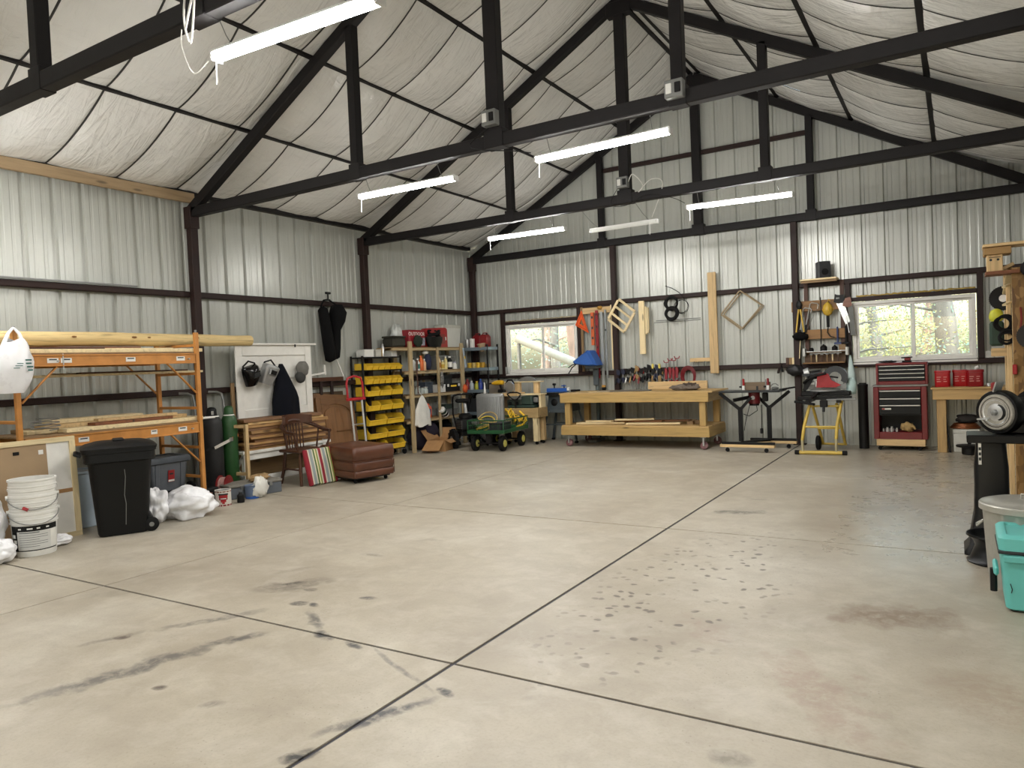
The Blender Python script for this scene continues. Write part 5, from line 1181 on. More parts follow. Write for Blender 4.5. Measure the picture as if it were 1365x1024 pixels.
crate(.02, .24, -1.40, -1.02, z3, z3 + .11, 'grey steel box on the right of the lowest shelf', GREYM, 'steel_box', 'box'); crate(.03, .20, -1.34, -1.08, z3 + .111, z3 + .20, 'dark green machine case on top of the grey steel box', mat('dark_machine_green', '#2d3a34', .5), 'machine_case', 'case')
solo(MB().blob((.08, -1.85, .25), (.17, .40, .25), .2, 2.2, 41, 30, .004), 'dark_sack', 'purple black sack stuffed under the lowest shelf', 'sack', mat('purple_black', '#221a2b', .8, 0, .25), smooth=True, ang=180)
solo(MB().blob((.05, -1.22, .22), (.15, .28, .22), .25, 2.2, 42, 26, .004), 'dark_sack', 'black sack under the right half of the lowest shelf', 'sack', mat('black_canvas', '#0a0a0b'), smooth=True, ang=180)
# apron and things hung from the posts
ap = thing('apron', 'white cloth apron hanging from the wide shelf post', 'apron', (.34, -2.18, .45))
def apf(u, v):
    a = 2 * pi * u; w_ = .015 + .155 * min(1, v * 2.0) ** .7 + .02 * v; f = 1 + .16 * sin(a * 6) * v
    return (.325 + (.012 + .03 * v) * cos(a) * f, -2.16 + w_ * sin(a) * f, .97 - .52 * v + .02 * sin(3 * a) * v)
MB().grid(apf, 44, 14).build('cloth', mat('white_cloth', '#d9d7d0'), ap, True, 180); MB().tube([(.325, -2.16, .96), (.30, -2.22, 1.06), (.30, -2.25, 1.12)], .006, 6).build('loop', mat('white_cloth', '#d9d7d0'), ap, True)
pd = thing('paddle', 'dark long handled brush hanging from the wide shelf post', 'brush', (.31, -2.25, .9)); MB().bar((.31, -2.25, 1.38), (.31, -2.235, 1.58), .05, .02, .006).build('head', dark('x'), pd); MB().bar((.31, -2.24, 1.0), (.31, -2.25, 1.40), .02, .016, .004).build('shaft', dark('x'), pd)
solo(MB().blob((.315, -1.56, 1.22), (.03, .035, .13), .4, 4, 44, 18), 'glove', 'black and white work glove hanging on the middle shelf post', 'glove', mat('black_white_cloth', '#75736f', .9, 0, .8, 30), smooth=True, ang=180)
solo(MB().blob((.33, -.87, 1.02), (.035, .06, .075), .4, 3, 45, 18), 'glove', 'orange work glove hanging on the right shelf post', 'glove', mat('orange_glove', '#cf5a27', .7, 0, .15), smooth=True, ang=180)
lv = thing('hand_level', 'pale blue spirit level hanging on the right shelf post', 'level', (.31, -.84, 1.4)); MB().bar((.31, -.80, 1.42), (.31, -.86, 1.78), .012, .045, .003, up=(0, 1, 0)).build('body', mat('pale_blue_metal', '#a9b6c4', .4, .3), lv); MB().bar((.317, -.825, 1.58), (.317, -.835, 1.63), .006, .03, up=(0, 1, 0)).build('vial', YELLOW, lv)
# open carton
cb = thing('open_carton', 'open cardboard carton with splayed flaps on the floor by the shelves', 'carton', (.475, -1.85, 0), world=False, rz=R(14))
for x in (-.16, .16): MB().bb(x - .004, x + .004, -.26, .26, 0, .19).build('side', CARD, cb)
for y in (-.26, .26): MB().bb(-.156, .156, y - .004, y + .004, 0, .19).build('end', CARD, cb)
MB().bb(-.156, .156, -.256, .256, 0, .006).build('base', CARD, cb)
MB().bar((.0, -.264, .19), (.02, -.56, .05), .31, .005).build('flap', CARD, cb); MB().bar((-.16, .0, .19), (-.28, .0, .36), .5, .005).build('flap', CARD, cb)
MB().bar((.163, .02, .19), (.26, .02, .14), .5, .005).build('flap', CARD, cb); MB().bar((0, .264, .19), (0, .36, .36), .31, .005).build('flap', CARD, cb)
# ================================================================ grey metal shelf in the corner
gs = thing('metal_shelf', 'grey steel shelf unit in the corner holding red fuel cans', 'shelves', (.3, -.33, 0))
GX0, GX1, GY0, GY1 = -.02, .58, -.46, -.10
for x in (GX0, GX1):
    for y in (GY0, GY1): MB().bb(x - .014, x + .014, y - .014, y + .014, 0, 1.84, .002).build('upright', BSTEEL, gs)
BGS = mat('blue_grey_steel', '#8a99a3', .4, .4, .06)
for z in (1.79, 1.40, .98, .55, .12): MB().bb(GX0 - .012, GX1 + .012, GY0 - .016, GY1 + .016, z - .06, z, .004).build('shelf', BGS, gs)
def fuel(x, y, z, lb, w=.19, h=.24):
    t = thing('fuel_can', lb, 'fuel can', (x, y, z), 'red fuel cans')
    loft(MB().at((x, y, z)), [(w / 2 - .012, .065, .03, 0, 0, 0), (w / 2, .075, .03, .015, 0, 0), (w / 2, .075, .03, h * .8, 0, 0), (w / 2 - .03, .05, .03, h, 0, 0)]).build('body', DRED, t, True, 50)
    MB().tube([(x - w * .3, y, z + h * .97), (x - w * .2, y, z + h * 1.12), (x + w * .25, y, z + h * 1.12), (x + w * .33, y, z + h * .97)], .011, 7).build('handle', DRED, t, True); MB().cyl((x + w * .3, y - .03, z + h * .95), (x + w * .3, y - .03, z + h * 1.1), .018, 10).build('spout', BLACK, t)
fuel(.44, -.30, 1.791, 'red fuel can at the right end of the corner shelf top'); fuel(.22, -.22, 1.791, 'red fuel can behind the tins on the corner shelf top')
tin(.21, -.41, 1.791, .05, .17, 'white banded tin in front of the fuel cans', WHITE, name='tin'); tin(.09, -.40, 1.791, .05, .16, 'silver tin at the left of the corner shelf top', SILVER, name='tin')
for k, (x, c_, l_) in enumerate(((.12, '#cfa93a', 'first'), (.23, '#c9b06a', 'second'), (.33, '#d2a82c', 'third'), (.43, '#b98f2f', 'fourth'), (.53, '#8f7d52', 'fifth'))):
    tin(x, -.40, 1.401, .045, .10 if k < 4 else .07, 'yellow labelled tin, %s from the left on the second corner shelf' % l_, mat('tin_' + c_[1:], c_, .45, 0, .3, 18), SILVER, name='tin')
for k, (x, c_, h_, l_) in enumerate(((.05, '#8f2c34', .2, 'red capped bottle at the left of the third corner shelf'), (.15, '#b9bfc4', .17, 'pale bottle beside the red capped one'), (.27, '#a9a832', .16, 'yellow green bottle on the third corner shelf'), (.36, '#2c3f8f', .2, 'blue bottle on the third corner shelf'), (.46, '#3a3a3c', .15, 'dark bottle at the right of the third corner shelf'))):
    bottle(x, -.40, .981, .045, h_, l_, mat('bottle_' + c_[1:], c_, .4), [RED, WHITE, YELLOW, BLUE, BLACK][k], grp='bottles on the corner shelf')
crate(.02, .5, -.42, -.14, .551, .80, 'dark storage crate low on the corner shelf', mat('charcoal', '#2a2c2e'), 'storage_crate', 'crate'); crate(.05, .52, -.42, -.14, .121, .42, 'black storage crate at the bottom of the corner shelf', BLACK, 'storage_crate', 'crate')
bk = thing('wall_bucket', 'little tan plastic bucket hooked at the end of the corner shelf', 'bucket', (.68, -.42, 1.72)); MB().lathe([(.035, 1.72), (.075, 1.85), (.085, 1.855), (.085, 1.875), (.075, 1.875), (.03, 1.74)], (.685, -.42, 0), 20, rotm(0, R(-8)).to_3x3(), cap=False).build('shell', mat('tan_plastic', '#a38b6d', .6), bk, True)
bk.location += V((0, 0, 0))
for x, l_ in ((.66, 'left'), (.74, 'right')):
    t = thing('mug', 'white cylinder jar on the girt under the window corner, %s one' % l_, 'jar', (x, -.03, 1.2535)); MB().lathe([(.028, 1.2535), (.03, 1.256), (.03, 1.39), (.026, 1.39), (.026, 1.27)], (x, .035, 0), 14).build('shell', mat('pale_jar', '#cfd1cd', .4), t, True)
# ================================================================ black rear-tine machine
tl = thing('garden_tiller', 'black engine powered machine with wheels and raised handlebars by the carton', 'machine', (.70, -1.50, 0), world=False, rz=R(-30))
for y in (-.20, .20):
    w_ = MB().lathe([(.05, -.04), (.13, -.045), (.165, -.03), (.17, 0), (.165, .03), (.13, .045), (.05, .04)], (0, y, .17), 20, rotm(R(90)).to_3x3()).build('wheel', BRUB, tl, True)
    for k in range(12): a = 2 * pi * k / 12; MB().box((.165 * cos(a), y, .17 + .165 * sin(a)), (.03, .08, .02), .004, rotm(0, -a).to_3x3()).build('lug', BRUB, w_)
    MB().cyl((0, y - .05, .17), (0, y + .05, .17), .05, 12).build('hub', GREYM, w_)
MB().bb(-.16, .18, -.12, .12, .22, .32, .02).build('gearbox', BLACK, tl)
en = MB().bb(-.05, .22, -.13, .13, .32, .52, .03).build('engine', mat('engine_black', '#1d1d1f', .45, .2, .3, 20), tl)
for k in range(5): MB().bb(.0, .2, -.135, .135, .36 + k * .03, .367 + k * .03).build('cooling_fin', GREYM, en)
MB().lathe([(.10, .52), (.115, .535), (.115, .58), (.08, .61), (.03, .615)], (.09, 0, 0), 20).build('recoil_cover', BLACK, tl, True); MB().cyl((.2, .1, .45), (.30, .12, .45), .05, 12).build('muffler', GREYM, tl)
for y in (-.14, .14): MB().tube([(-.1, y * .6, .32), (-.12, y, .6), (-.02, y * 1.3, .86), (.05, y * 1.4, .93)], .015, 8).build('handlebar', BLACK, tl, True)
MB().tube([(.05, -.196, .93), (.09, -.12, .95), (.09, .12, .95), (.05, .196, .93)], .017, 8).build('grip_bar', BRUB, tl, True)
MB().bb(-.06, .06, -.12, .12, .80, .87, .02).build('control_box', BLACK, tl); MB().bar((.02, -.05, .87), (.10, -.06, .97), .02, .015, .004).build('lever', SILVER, tl); MB().bar((.04, .05, .5), (-.03, .05, .82), .05, .04, .005).build('chrome_tube', SILVER, tl)
for k in range(4): a = k * pi / 2 + .4; MB().bar((-.28, 0, .15), (-.28 + .13 * cos(a), .02, .15 + .13 * sin(a)), .06, .012, .003).build('tine', BLACK, tl)
MB().bar((-.16, 0, .25), (-.30, 0, .15), .1, .06, .01).build('tine_housing', BLACK, tl); MB().bar((-.05, .22, .30), (.42, .26, .05), .03, .02).build('drag_bar', BLACK, tl)
# ================================================================ garden cart
gc = thing('garden_cart', 'green metal garden cart with mesh sides and a looped pull handle', 'cart', (1.40, -1.45, 0), world=False, rz=R(7))
CW, CL = .33, .50
for x in (-CW + .08, CW - .08):
    for y in (-CL + .12, CL - .12):
        w_ = MB().lathe([(.05, -.035), (.10, -.04), (.128, -.028), (.13, 0), (.128, .028), (.10, .04), (.05, .035)], (x * 1.02, y, .13), 20, rotm(0, R(90)).to_3x3()).build('wheel', BRUB, gc, True)
        MB().lathe([(.0, -.046), (.058, -.046), (.066, -.03), (.066, .03), (.058, .046), (.0, .046)], (x * 1.02, y, .13), 14, rotm(0, R(90)).to_3x3(), cap=False).build('wheel_hub', mat('hub_yellow', '#b9b25a', .5), w_, True)
for y in (-CL + .12, CL - .12): MB().cyl((-CW + .06, y, .13), (CW - .06, y, .13), .012, 8).build('axle', BSTEEL, gc); MB().bb(-.05, .05, y - .03, y + .03, .13, .31, .004).build('axle_post', BSTEEL, gc)
MB().bb(-CW, CW, -CL, CL, .31, .325, .002).build('bed', GREEN, gc)
for a, b, c, d in ((-CW - .012, CW + .012, -CL - .012, -CL + .012), (-CW - .012, CW + .012, CL - .012, CL + .012)): MB().bb(a, b, c, d, .30, .36, .004).build('bed_rim', GREEN, gc)
for x in (-CW, CW): MB().bb(x - .012, x + .012, -CL + .012, CL - .012, .30, .36, .004).build('bed_rim', GREEN, gc)
def mesh_side(p, q, name):
    p, q = V(p), V(q); mb = MB(); s_ = MB(); mb.tube([p + V((0, 0, .02)), p + V((0, 0, .17)), q + V((0, 0, .17)), q + V((0, 0, .02))], .011, 8)
    o_ = mb.build(name, GREEN, gc, True); n_ = int((q - p).length / .085)
    for i in range(1, n_): s_.cyl(p + (q - p) * i / n_ + V((0, 0, .0)), p + (q - p) * i / n_ + V((0, 0, .17)), .0025, 5)
    s_.cyl(p + V((0, 0, .085)), q + V((0, 0, .085)), .003, 5)
    w_ = s_.build('wire_mesh', GREEN, o_); w_['kind'] = 'stuff'
for x in (-CW, CW): mesh_side((x, -CL, .35), (x, CL, .35), 'side_gate')
for y in (-CL, CL): mesh_side((-CW, y, .35), (CW, y, .35), 'end_gate')
MB().tube([(.05, CL - .1, .30), (.08, CL + .05, .32), (.09, CL + .10, .50), (.10, CL + .02, .78)], .013, 8).build('pull_shaft', BSTEEL, gc, True)
MB().tube([(.10, CL + .02, .78), (.20, CL - .0, .86), (.22, CL - .0, .91), (.16, CL - .02, .935), (.02, CL - .02, .935), (-.04, CL, .91), (.0, CL, .86)], .014, 8, True).build('pull_loop', BSTEEL, gc, True)
hz = thing('garden_hose', 'coiled tan and yellow hose lying in the garden cart', 'hose', (1.28, -1.62, .327))
for k in range(6):
    r_ = .09 + .025 * (k % 3); z_ = .345 + .03 * k; MB().tube([(1.24 + .02 * k + r_ * cos(a) * 1.2, -1.68 + r_ * sin(a), z_ + .04 * sin(a * 1 + k) + (.10 * max(0, sin(a)) if k > 3 else 0) + .02) for a in [2 * pi * i / 24 for i in range(24)]], .010, 7, True).build('hose_turn', [mat('tan_hose', '#b59a5c', .5), mat('yellow_hose', '#cdb13a', .5), mat('green_hose', '#3f6b3a', .5)][k % 3 if k < 5 else 0], hz, True)
crate(1.44, 1.66, -1.80, -1.45, .327, .47, 'dark case lying in the garden cart beside the hose', mat('charcoal', '#2a2c2e'), 'dark_case', 'case')
# grey folded cases
fc = thing('folding_case', 'tall ribbed grey folding case standing behind the garden cart', 'case', (.99, -1.05, 0), world=False, rz=R(12))
loft(MB().at((0, 0, 0), R(90)), [(.25, .46, .05, -.035, 0, .465), (.26, .465, .05, -.028, 0, .465), (.26, .465, .05, .028, 0, .465), (.25, .46, .05, .035, 0, .465)]).build('shell', mat('ribbed_grey', '#8b8c8b', .35, .3, .06), fc, True)
for k in range(13): MB().bb(-.20 + k * .033, -.192 + k * .033, -.041, -.034, .06, .87, .002).build('rib', mat('rib_grey', '#7b7c7b', .35, .3), fc)
MB().bb(.205, .25, -.042, -.034, .05, .88, .004).build('bright_edge', mat('bright_edge', '#b5b6b6', .3, .5), fc)
solo(MB().at((.88, -.72, 0), R(-4)).bb(-.16, .16, -.01, .01, 0, 1.15, .004), 'grey_sheet', 'smaller brownish grey panel behind the folding case', 'panel', mat('taupe_panel', '#7d7468', .6, 0, .08))
t = thing('caulk_tube', 'white sealant tube with a pointed nozzle on the folding case', 'tube', (.86, -1.02, .931)); MB().lathe([(.024, .932), (.026, .935), (.022, 1.0), (.018, 1.01), (.006, 1.13), (.003, 1.135)], (.89, -1.06, 0), 14).build('body', WHITE, t, True)
# ================================================================ miter bench with planer and drill
mb_ = thing('timber_bench', 'small timber bench on casters carrying a green planer under the window', 'bench', (1.50, -.55, 0))
for x in (1.22, 1.80):
    for y in (-.83, -.60):
        MB().bb(x - .045, x + .045, y - .045, y + .045, .06, .48, .004).build('leg', pale('z') if y < -.7 else pine('z'), mb_); MB().lathe([(.01, -.012), (.028, -.012), (.03, 0), (.028, .012), (.01, .012)], (x, y, .03), 12, rotm(R(90)).to_3x3()).build('caster', BRUB, mb_, True)
OSBM = wood('osb_edge', '#a98f63', 'x', .6)
MB().bb(1.14, 1.88, -.90, -.54, .48, .65, .005).build('box_top', OSBM, mb_)
pn = thing('planer', 'dark green thickness planer sitting on the timber bench', 'planer', (1.50, -.55, .652))
MG = mat('machine_green', '#33443d', .45, .1, .15)
MB().bb(1.24, 1.78, -.87, -.57, .652, .70, .01).build('base', MG, pn); MB().bb(1.52, 1.74, -.86, -.58, .70, .86, .02).build('head', MG, pn); MB().bb(1.22, 1.52, -.85, -.59, .70, .80, .012).build('infeed_cover', mat('machine_green_dark', '#273029', .5), pn); MB().bb(1.74, 1.83, -.82, -.62, .74, .84, .02).build('motor', GREYM, pn)
for x in (1.30, 1.44): MB().cyl((x, -.86, .74), (x, -.88, .74), .03, 12).build('knob', BLACK, pn)
pt = thing('plank_table', 'narrow plank table spanning over the planer below the window', 'table', (1.4, -.62, 0))
MB().bb(.92, 1.44, -.86, -.56, .865, .925, .004).build('plank', pine('x'), pt); MB().bb(1.45, 1.90, -.80, -.58, .875, .90, .003).build('side_plank', pale('x'), pt)
MB().bb(.96, 1.12, -.84, -.58, .0, .865, .004).build('pedestal', wood('tan_ply', '#93795a', 'z', .7), pt); MB().bb(1.84, 1.88, -.78, -.60, .651, .875, .003).build('end_post', pale('z'), pt)
rs = thing('riser', 'pale plank raised on three wood blocks in front of the window', 'riser', (1.45, -.45, .93))
for x, w_ in ((1.14, .14), (1.33, .10), (1.72, .10)): MB().bb(x - w_ / 2, x + w_ / 2, -.655, -.58, .9265 if x < 1.5 else .902, 1.10, .004).build('block', pine('z'), rs)
MB().bb(1.02, 1.84, -.68, -.56, 1.10, 1.12, .003).build('plank', pale('x'), rs)
t = thing('cutting_disc', 'dark round disc standing behind the raised plank', 'disc', (1.52, -.30, 1.12)); MB().prism([(1.52 + .17 * cos(a), 1.121 + .085 * sin(a)) for a in [pi * i / 20 for i in range(21)]], -.61, -.59, 'xz').build('plate', GREYM, t)
dr = thing('cordless_drill', 'yellow and black cordless drill resting on the plank table', 'drill', (1.0, -.79, .927))
YT = mat('tool_yellow', '#d8a820', .45)
MB().tube([(.88, -.79, 1.10), (.95, -.79, 1.11), (1.08, -.79, 1.115), (1.12, -.79, 1.11)], [.02, .04, .045, .035], 12).build('motor_body', YT, dr, True); MB().bar((1.05, -.79, 1.09), (1.08, -.79, .99), .035, .045, .01, up=(1, 0, 0)).build('grip', BLACK, dr); MB().bb(1.01, 1.15, -.83, -.75, .927, .99, .012).build('battery', BLACK, dr); MB().cyl((.82, -.79, 1.10), (.88, -.79, 1.10), .014, 10).build('chuck', BLACK, dr)
ws = thing('worm_saw', 'yellow and silver circular saw behind the cordless drill', 'saw', (1.22, -.77, .9265))
MB().lathe([(.02, -.02), (.095, -.02), (.1, 0), (.095, .02), (.02, .02)], (1.24, -.77, 1.03), 22, rotm(R(90)).to_3x3()).build('blade_guard', SILVER, ws, True); MB().bb(1.12, 1.32, -.85, -.71, .9265, .935, .002).build('shoe', SILVER, ws); MB().bb(1.10, 1.26, -.74, -.67, .98, 1.09, .02).build('motor', YT, ws); MB().tube([(1.12, -.71, 1.08), (1.17, -.71, 1.15), (1.26, -.71, 1.15), (1.30, -.71, 1.08)], .016, 8).build('handle', BLACK, ws, True)
yh = thing('air_hose', 'bright yellow air hose bundle hanging at the front of the timber bench', 'hose', (1.5, -.9, .3))
rd = random.Random(3)
for k in range(7):
    x = 1.26 + .05 * k; pts = [(x - .06 + .15 * i / 8 + .02 * rd.random(), -.925 - .02 * (k % 3), .60 - .035 * k * (1 if k < 5 else .7) + .05 * sin(i * 1.1 + k)) for i in range(9)]; MB().tube(pts, .012, 7).build('hose_turn', YELLOW, yh, True)
MB().tube([(1.52, -.925, .60), (1.62, -.93, .52), (1.66, -.93, .44), (1.58, -.935, .36), (1.46, -.935, .33), (1.40, -.935, .30)], .018, 8).build('hose_end', YELLOW, yh, True); MB().tube([(1.40, -.935, .30), (1.34, -.935, .24)], .014, 8).build('coupling', SILVER, yh, True)
# table saw
ts = thing('table_saw', 'grey table saw on splayed legs between the timber bench and workbench', 'table saw', (2.05, -.45, 0))
TG = mat('saw_grey', '#4c555a', .45, .2, .12)
MB().bb(1.66, 2.40, -.48, -.01, .865, .90, .005).build('table_top', mat('saw_top', '#7f8c90', .3, .5, .08), ts)
vs_ = [(1.80, -.42, .56), (2.30, -.42, .56), (2.30, -.07, .56), (1.80, -.07, .56), (1.84, -.40, .865), (2.26, -.40, .865), (2.26, -.09, .865), (1.84, -.09, .865)]
MB().add(vs_, [(0, 1, 2, 3), (4, 7, 6, 5), (0, 4, 5, 1), (1, 5, 6, 2), (2, 6, 7, 3), (3, 7, 4, 0)]).build('cabinet', TG, ts)
MB().bb(1.86, 2.24, -.44, -.40, .53, .58, .004).build('apron', TG, ts)
for sx, x in ((-1, 1.82), (1, 2.28)):
    for sy, y in ((-1, -.41), (1, -.09)): MB().bar((x, y, .56), (x + sx * .12, y + sy * .06, .035), .04, .03, .004).build('leg', TG, ts); MB().box((x + sx * .12, y + sy * .06, .018), (.06, .05, .034), .006).build('foot', BRUB, ts)
for y in (-.44, -.06): MB().bar((1.75, y, .32), (2.35, y, .32), .05, .02, .003).build('brace', TG, ts)
MB().lathe([(.0, -.012), (.05, -.012), (.065, 0), (.05, .012), (0, .012)], (1.96, -.43, .72), 18, rotm(R(90)).to_3x3()).build('hand_wheel', BLACK, ts, True)
MB().bb(1.72, 2.44, -.535, -.482, .85, .90, .004).build('fence_rail', BLACK, ts)
bf = thing('blue_jig', 'blue clamping jig lying on the table saw', 'jig', (1.96, -.45, .901))
MB().bb(1.75, 2.16, -.32, -.22, .901, .97, .006).build('body', BLUE, bf); MB().bb(2.16, 2.21, -.31, -.23, .92, .98, .005).build('white_end', WHITE, bf)
for x in (1.89, 2.09): MB().cyl((x, -.27, .97), (x, -.27, 1.03), .012, 8).build('stud', BLACK, bf); 
MB().bb(1.86, 1.92, -.30, -.24, 1.02, 1.06, .012).build('knob', BLACK, bf); MB().bb(2.05, 2.12, -.31, -.24, 1.0, 1.02, .005).build('clamp', BLUE, bf)
crate(2.26, 2.39, -.36, -.22, .901, .94, 'flat black tray on the right of the table saw', BLACK, 'tray', 'tray')
# blue draped drill press
dpz = thing('drill_press', 'grey drill press column draped with a blue cover by the window', 'drill press', (2.64, -.25, 0))
DPX = 2.64
MB().bb(DPX - .08, DPX + .10, -.36, .0, 0, .05, .01).build('base', GREYM, dpz); MB().cyl((DPX, -.03, .05), (DPX, -.03, 1.36), .036, 16).build('column', mat('drill_grey', '#5f6a6c', .45, .3), dpz); MB().bb(DPX - .04, DPX + .06, -.12, -.07, 1.0, 1.36, .01).build('motor_bracket', TG, dpz)
MB().bb(DPX - .11, DPX + .11, -.30, .0, 1.30, 1.40, .015).build('head', TG, dpz)
cv = MB(); px = [(2.33, 1.44), (2.62, 1.63), (2.66, 1.62), (2.80, 1.36), (2.70, 1.345), (2.36, 1.39)]
vs_ = []; 
for y, s_ in ((-.42, .78), (-.36, 1.0), (-.10, 1.0), (-.02, .78)): vs_ += [(2.58 + (x - 2.58) * s_, y, 1.45 + (z - 1.45) * s_) for x, z in px]
fs_ = [tuple(range(6)), tuple(range(18, 24))[::-1]] + [(i * 6 + j, (i + 1) * 6 + j, (i + 1) * 6 + (j + 1) % 6, i * 6 + (j + 1) % 6) for i in range(3) for j in range(6)]
cv.add(vs_, fs_).build('cover', mat('blue_tarp', '#2b5ba8', .55, 0, .15, 6, .4, bscale=14), dpz)
for dy, dz in ((0, .0), (-.04, -.10)): MB().tube([(2.38, -.3, 1.40), (2.30, -.34, 1.38 + dz * .5), (2.24, -.36, 1.33 + dz)], .010, 7).build('feed_lever', BLACK, dpz, True)

# ================================================================ big workbench
wk = thing('workbench', 'long rolling timber workbench with a scrap shelf under the hanging tools', 'workbench', (3.66, -.5, 0))
WX0, WX1, WY0, WY1 = 2.39, 4.93, -1.02, -.10
GW = wood('bench_wood', '#b2935a', 'x', .6, .55, True, .06); GWy = wood('bench_wood', '#b2935a', 'y', .6, .55, True, .06); GWz = wood('bench_wood', '#b2935a', 'z', .6, .55, True, .06)
for z0, z1, nm in ((.745, .885, 'top'), (.20, .345, 'shelf')):
    MB().bb(WX0, WX1, WY0, WY0 + .04, z0, z1, .004).build('front_rail', GW, wk); MB().bb(WX0, WX1, WY1 - .04, WY1, z0, z1, .004).build('back_rail', GW, wk)
    for x in (WX0 + .02, WX1 - .02): MB().bb(x - .02, x + .02, WY0 + .041, WY1 - .041, z0, z1, .004).build('end_rail', GWy, wk)
    MB().bb(WX0 - (.02 if nm == 'top' else -.01), WX1 + (.06 if nm == 'top' else -.01), WY0 - .0 + (0 if nm == 'top' else .01), WY1 + .02 - (0 if nm == 'top' else .03), z1, z1 + .022, .003).build('bench_top' if nm == 'top' else 'shelf_board', wood('ply_top', '#c3a26c', 'x', .75), wk)
for x in (WX0 + .11, WX1 - .11):
    for y in (WY0 + .09, WY1 - .09):
        MB().bb(x - .05, x + .05, y - .045, y + .045, .368, .745, .006).build('post', GWz, wk)
        w_ = MB().lathe([(.02, -.02), (.05, -.022), (.062, -.014), (.062, .014), (.05, .022), (.02, .022)], (x, y, .064), 18, rotm(R(70)).to_3x3()).build('caster', mat('caster_pink', '#6f4a4b', .5, 0, .15), wk, True)
        MB().bb(x - .045, x + .045, y - .04, y + .04, .185, .199).bb(x - .012, x + .012, y - .04, y - .028, .06, .19).build('fork', SILVER, w_)
top = .9085
solo(MB().bb(3.64, 4.66, -.14, -.10, top, top + .13, .004), 'timber_offcut', 'pale timber plank standing on edge along the back of the workbench', 'plank', pine('x'))
solo(MB().bar((2.95, -.70, top + .008), (3.85, -.55, top + .008), .09, .014, .003), 'grey_strip', 'long grey metal strip lying on the workbench', 'strip', mat('strip_grey', '#5f6467', .5, .3))
solo(MB().bar((2.8, -.82, top + .005), (3.2, -.78, top + .005), .06, .008, .002), 'thin_batten', 'thin pale batten near the left front of the workbench', 'slat', pale('x'))
rg = thing('shop_rag', 'dirty grey rag heaped on the right of the workbench', 'rag', (4.45, -.62, top)); RGM = mat('dirty_rag', '#756a60', .95, 0, .3, 10, .5)
MB().blob((4.45, -.62, top + .04), (.22, .16, .055), .5, 3, 51, 30, top + .001).build('cloth', RGM, rg, True, 180); MB().blob((4.50, -.60, top + .075), (.12, .09, .04), .6, 4, 53, 22).build('fold', mat('dark_rag', '#453a33', .95, 0, .3), rg, True, 180)
rd = random.Random(8); sh_ = .3685
for k, (x0, y0, x1, y1, w_, dz, dk, l_) in enumerate(((2.60, -.80, 3.45, -.72, .13, 0, 0, 'pale scrap board at the left front of the workbench shelf'), (2.7, -.55, 3.9, -.50, .2, 0, 1, 'broad brown scrap board at the back of the workbench shelf'), (3.5, -.78, 4.4, -.74, .14, 0, 0, 'pale scrap board in the middle of the workbench shelf'),
     (3.0, -.66, 4.1, -.72, .12, .021, 1, 'brown scrap board lying across the middle of the workbench shelf'), (2.75, -.74, 3.25, -.80, .1, .021, 0, 'short pale scrap board on the left of the workbench shelf'), (3.7, -.62, 4.5, -.56, .12, .021, 1, 'brown scrap board stacked at the right of the workbench shelf'), (3.3, -.8, 3.95, -.70, .09, .042, 0, 'narrow pale scrap strip on top of the shelf scraps'))):
    board((x0, y0, sh_ + dz * 1.5 + .014), (x1, y1, sh_ + dz * 1.5 + .022), w_, .027, l_, (pale('x') if not dk else wood('brown_ply', '#7d5434', 'x', .6)), 'scrap_board')
for x, y, l_ in ((4.55, -.72, 'first'), (4.66, -.62, 'second'), (4.52, -.48, 'third')): solo(MB().bb(x - .05, x + .05, y - .04, y + .04, sh_, sh_ + .06, .004), 'wood_block', 'little wood offcut block at the end of the workbench shelf, %s back' % l_, 'block', oldw('x'))
# ================================================================ tools hanging on the gable wall (left group)
hb = thing('tool_rail', 'pale wooden hanging rail for levels between window and post', 'rail', (2.6, .0, 1.2))
MB().bb(2.335, 2.93, .005, .03, 2.29, 2.40, .003).build('rail_board', pine('x'), hb); MB().bb(2.335, 2.93, .03, .05, 2.395, 2.44, .003).build('dark_strip', STEEL, hb)
for x in (2.36, 2.955): MB().bb(x - .025, x + .025, -.0, .02, 1.25 if x < 2.5 else 1.28, 2.42, .003).build('side_batten', oldw('z') if x < 2.5 else pale('z'), hb)
ts_ = thing('triangle_reflector', 'orange warning triangle hanging beside the far left window', 'triangle', (2.37, -.02, 1.95)); OR2 = mat('reflector_orange', '#e0591c', .4, 0, .08)
P3 = [V((2.372, -.012, 2.36)), V((2.238, -.012, 2.10)), V((2.504, -.012, 1.945))]; cen = sum(P3, V()) / 3
for i in range(3):
    a, b = P3[i], P3[(i + 1) % 3]; ia, ib = cen + (a - cen) * .32, cen + (b - cen) * .32
    MB().add([p + V((0, d_, 0)) for d_ in (-.012, .004) for p in (a, b, ib, ia)], [(0, 1, 2, 3), (7, 6, 5, 4), (0, 4, 5, 1), (1, 5, 6, 2), (2, 6, 7, 3), (3, 7, 4, 0)]).build('side', OR2, ts_)
    ja, jb = cen + (a - cen) * .8, cen + (b - cen) * .8; ka, kb = cen + (a - cen) * .70, cen + (b - cen) * .70
    MB().add([p + V((0, -.0135, 0)) for p in (ja, jb, kb, ka)], [(0, 1, 2, 3)]).build('reflector_line', mat('reflector_red', '#a3301c', .3), ts_)
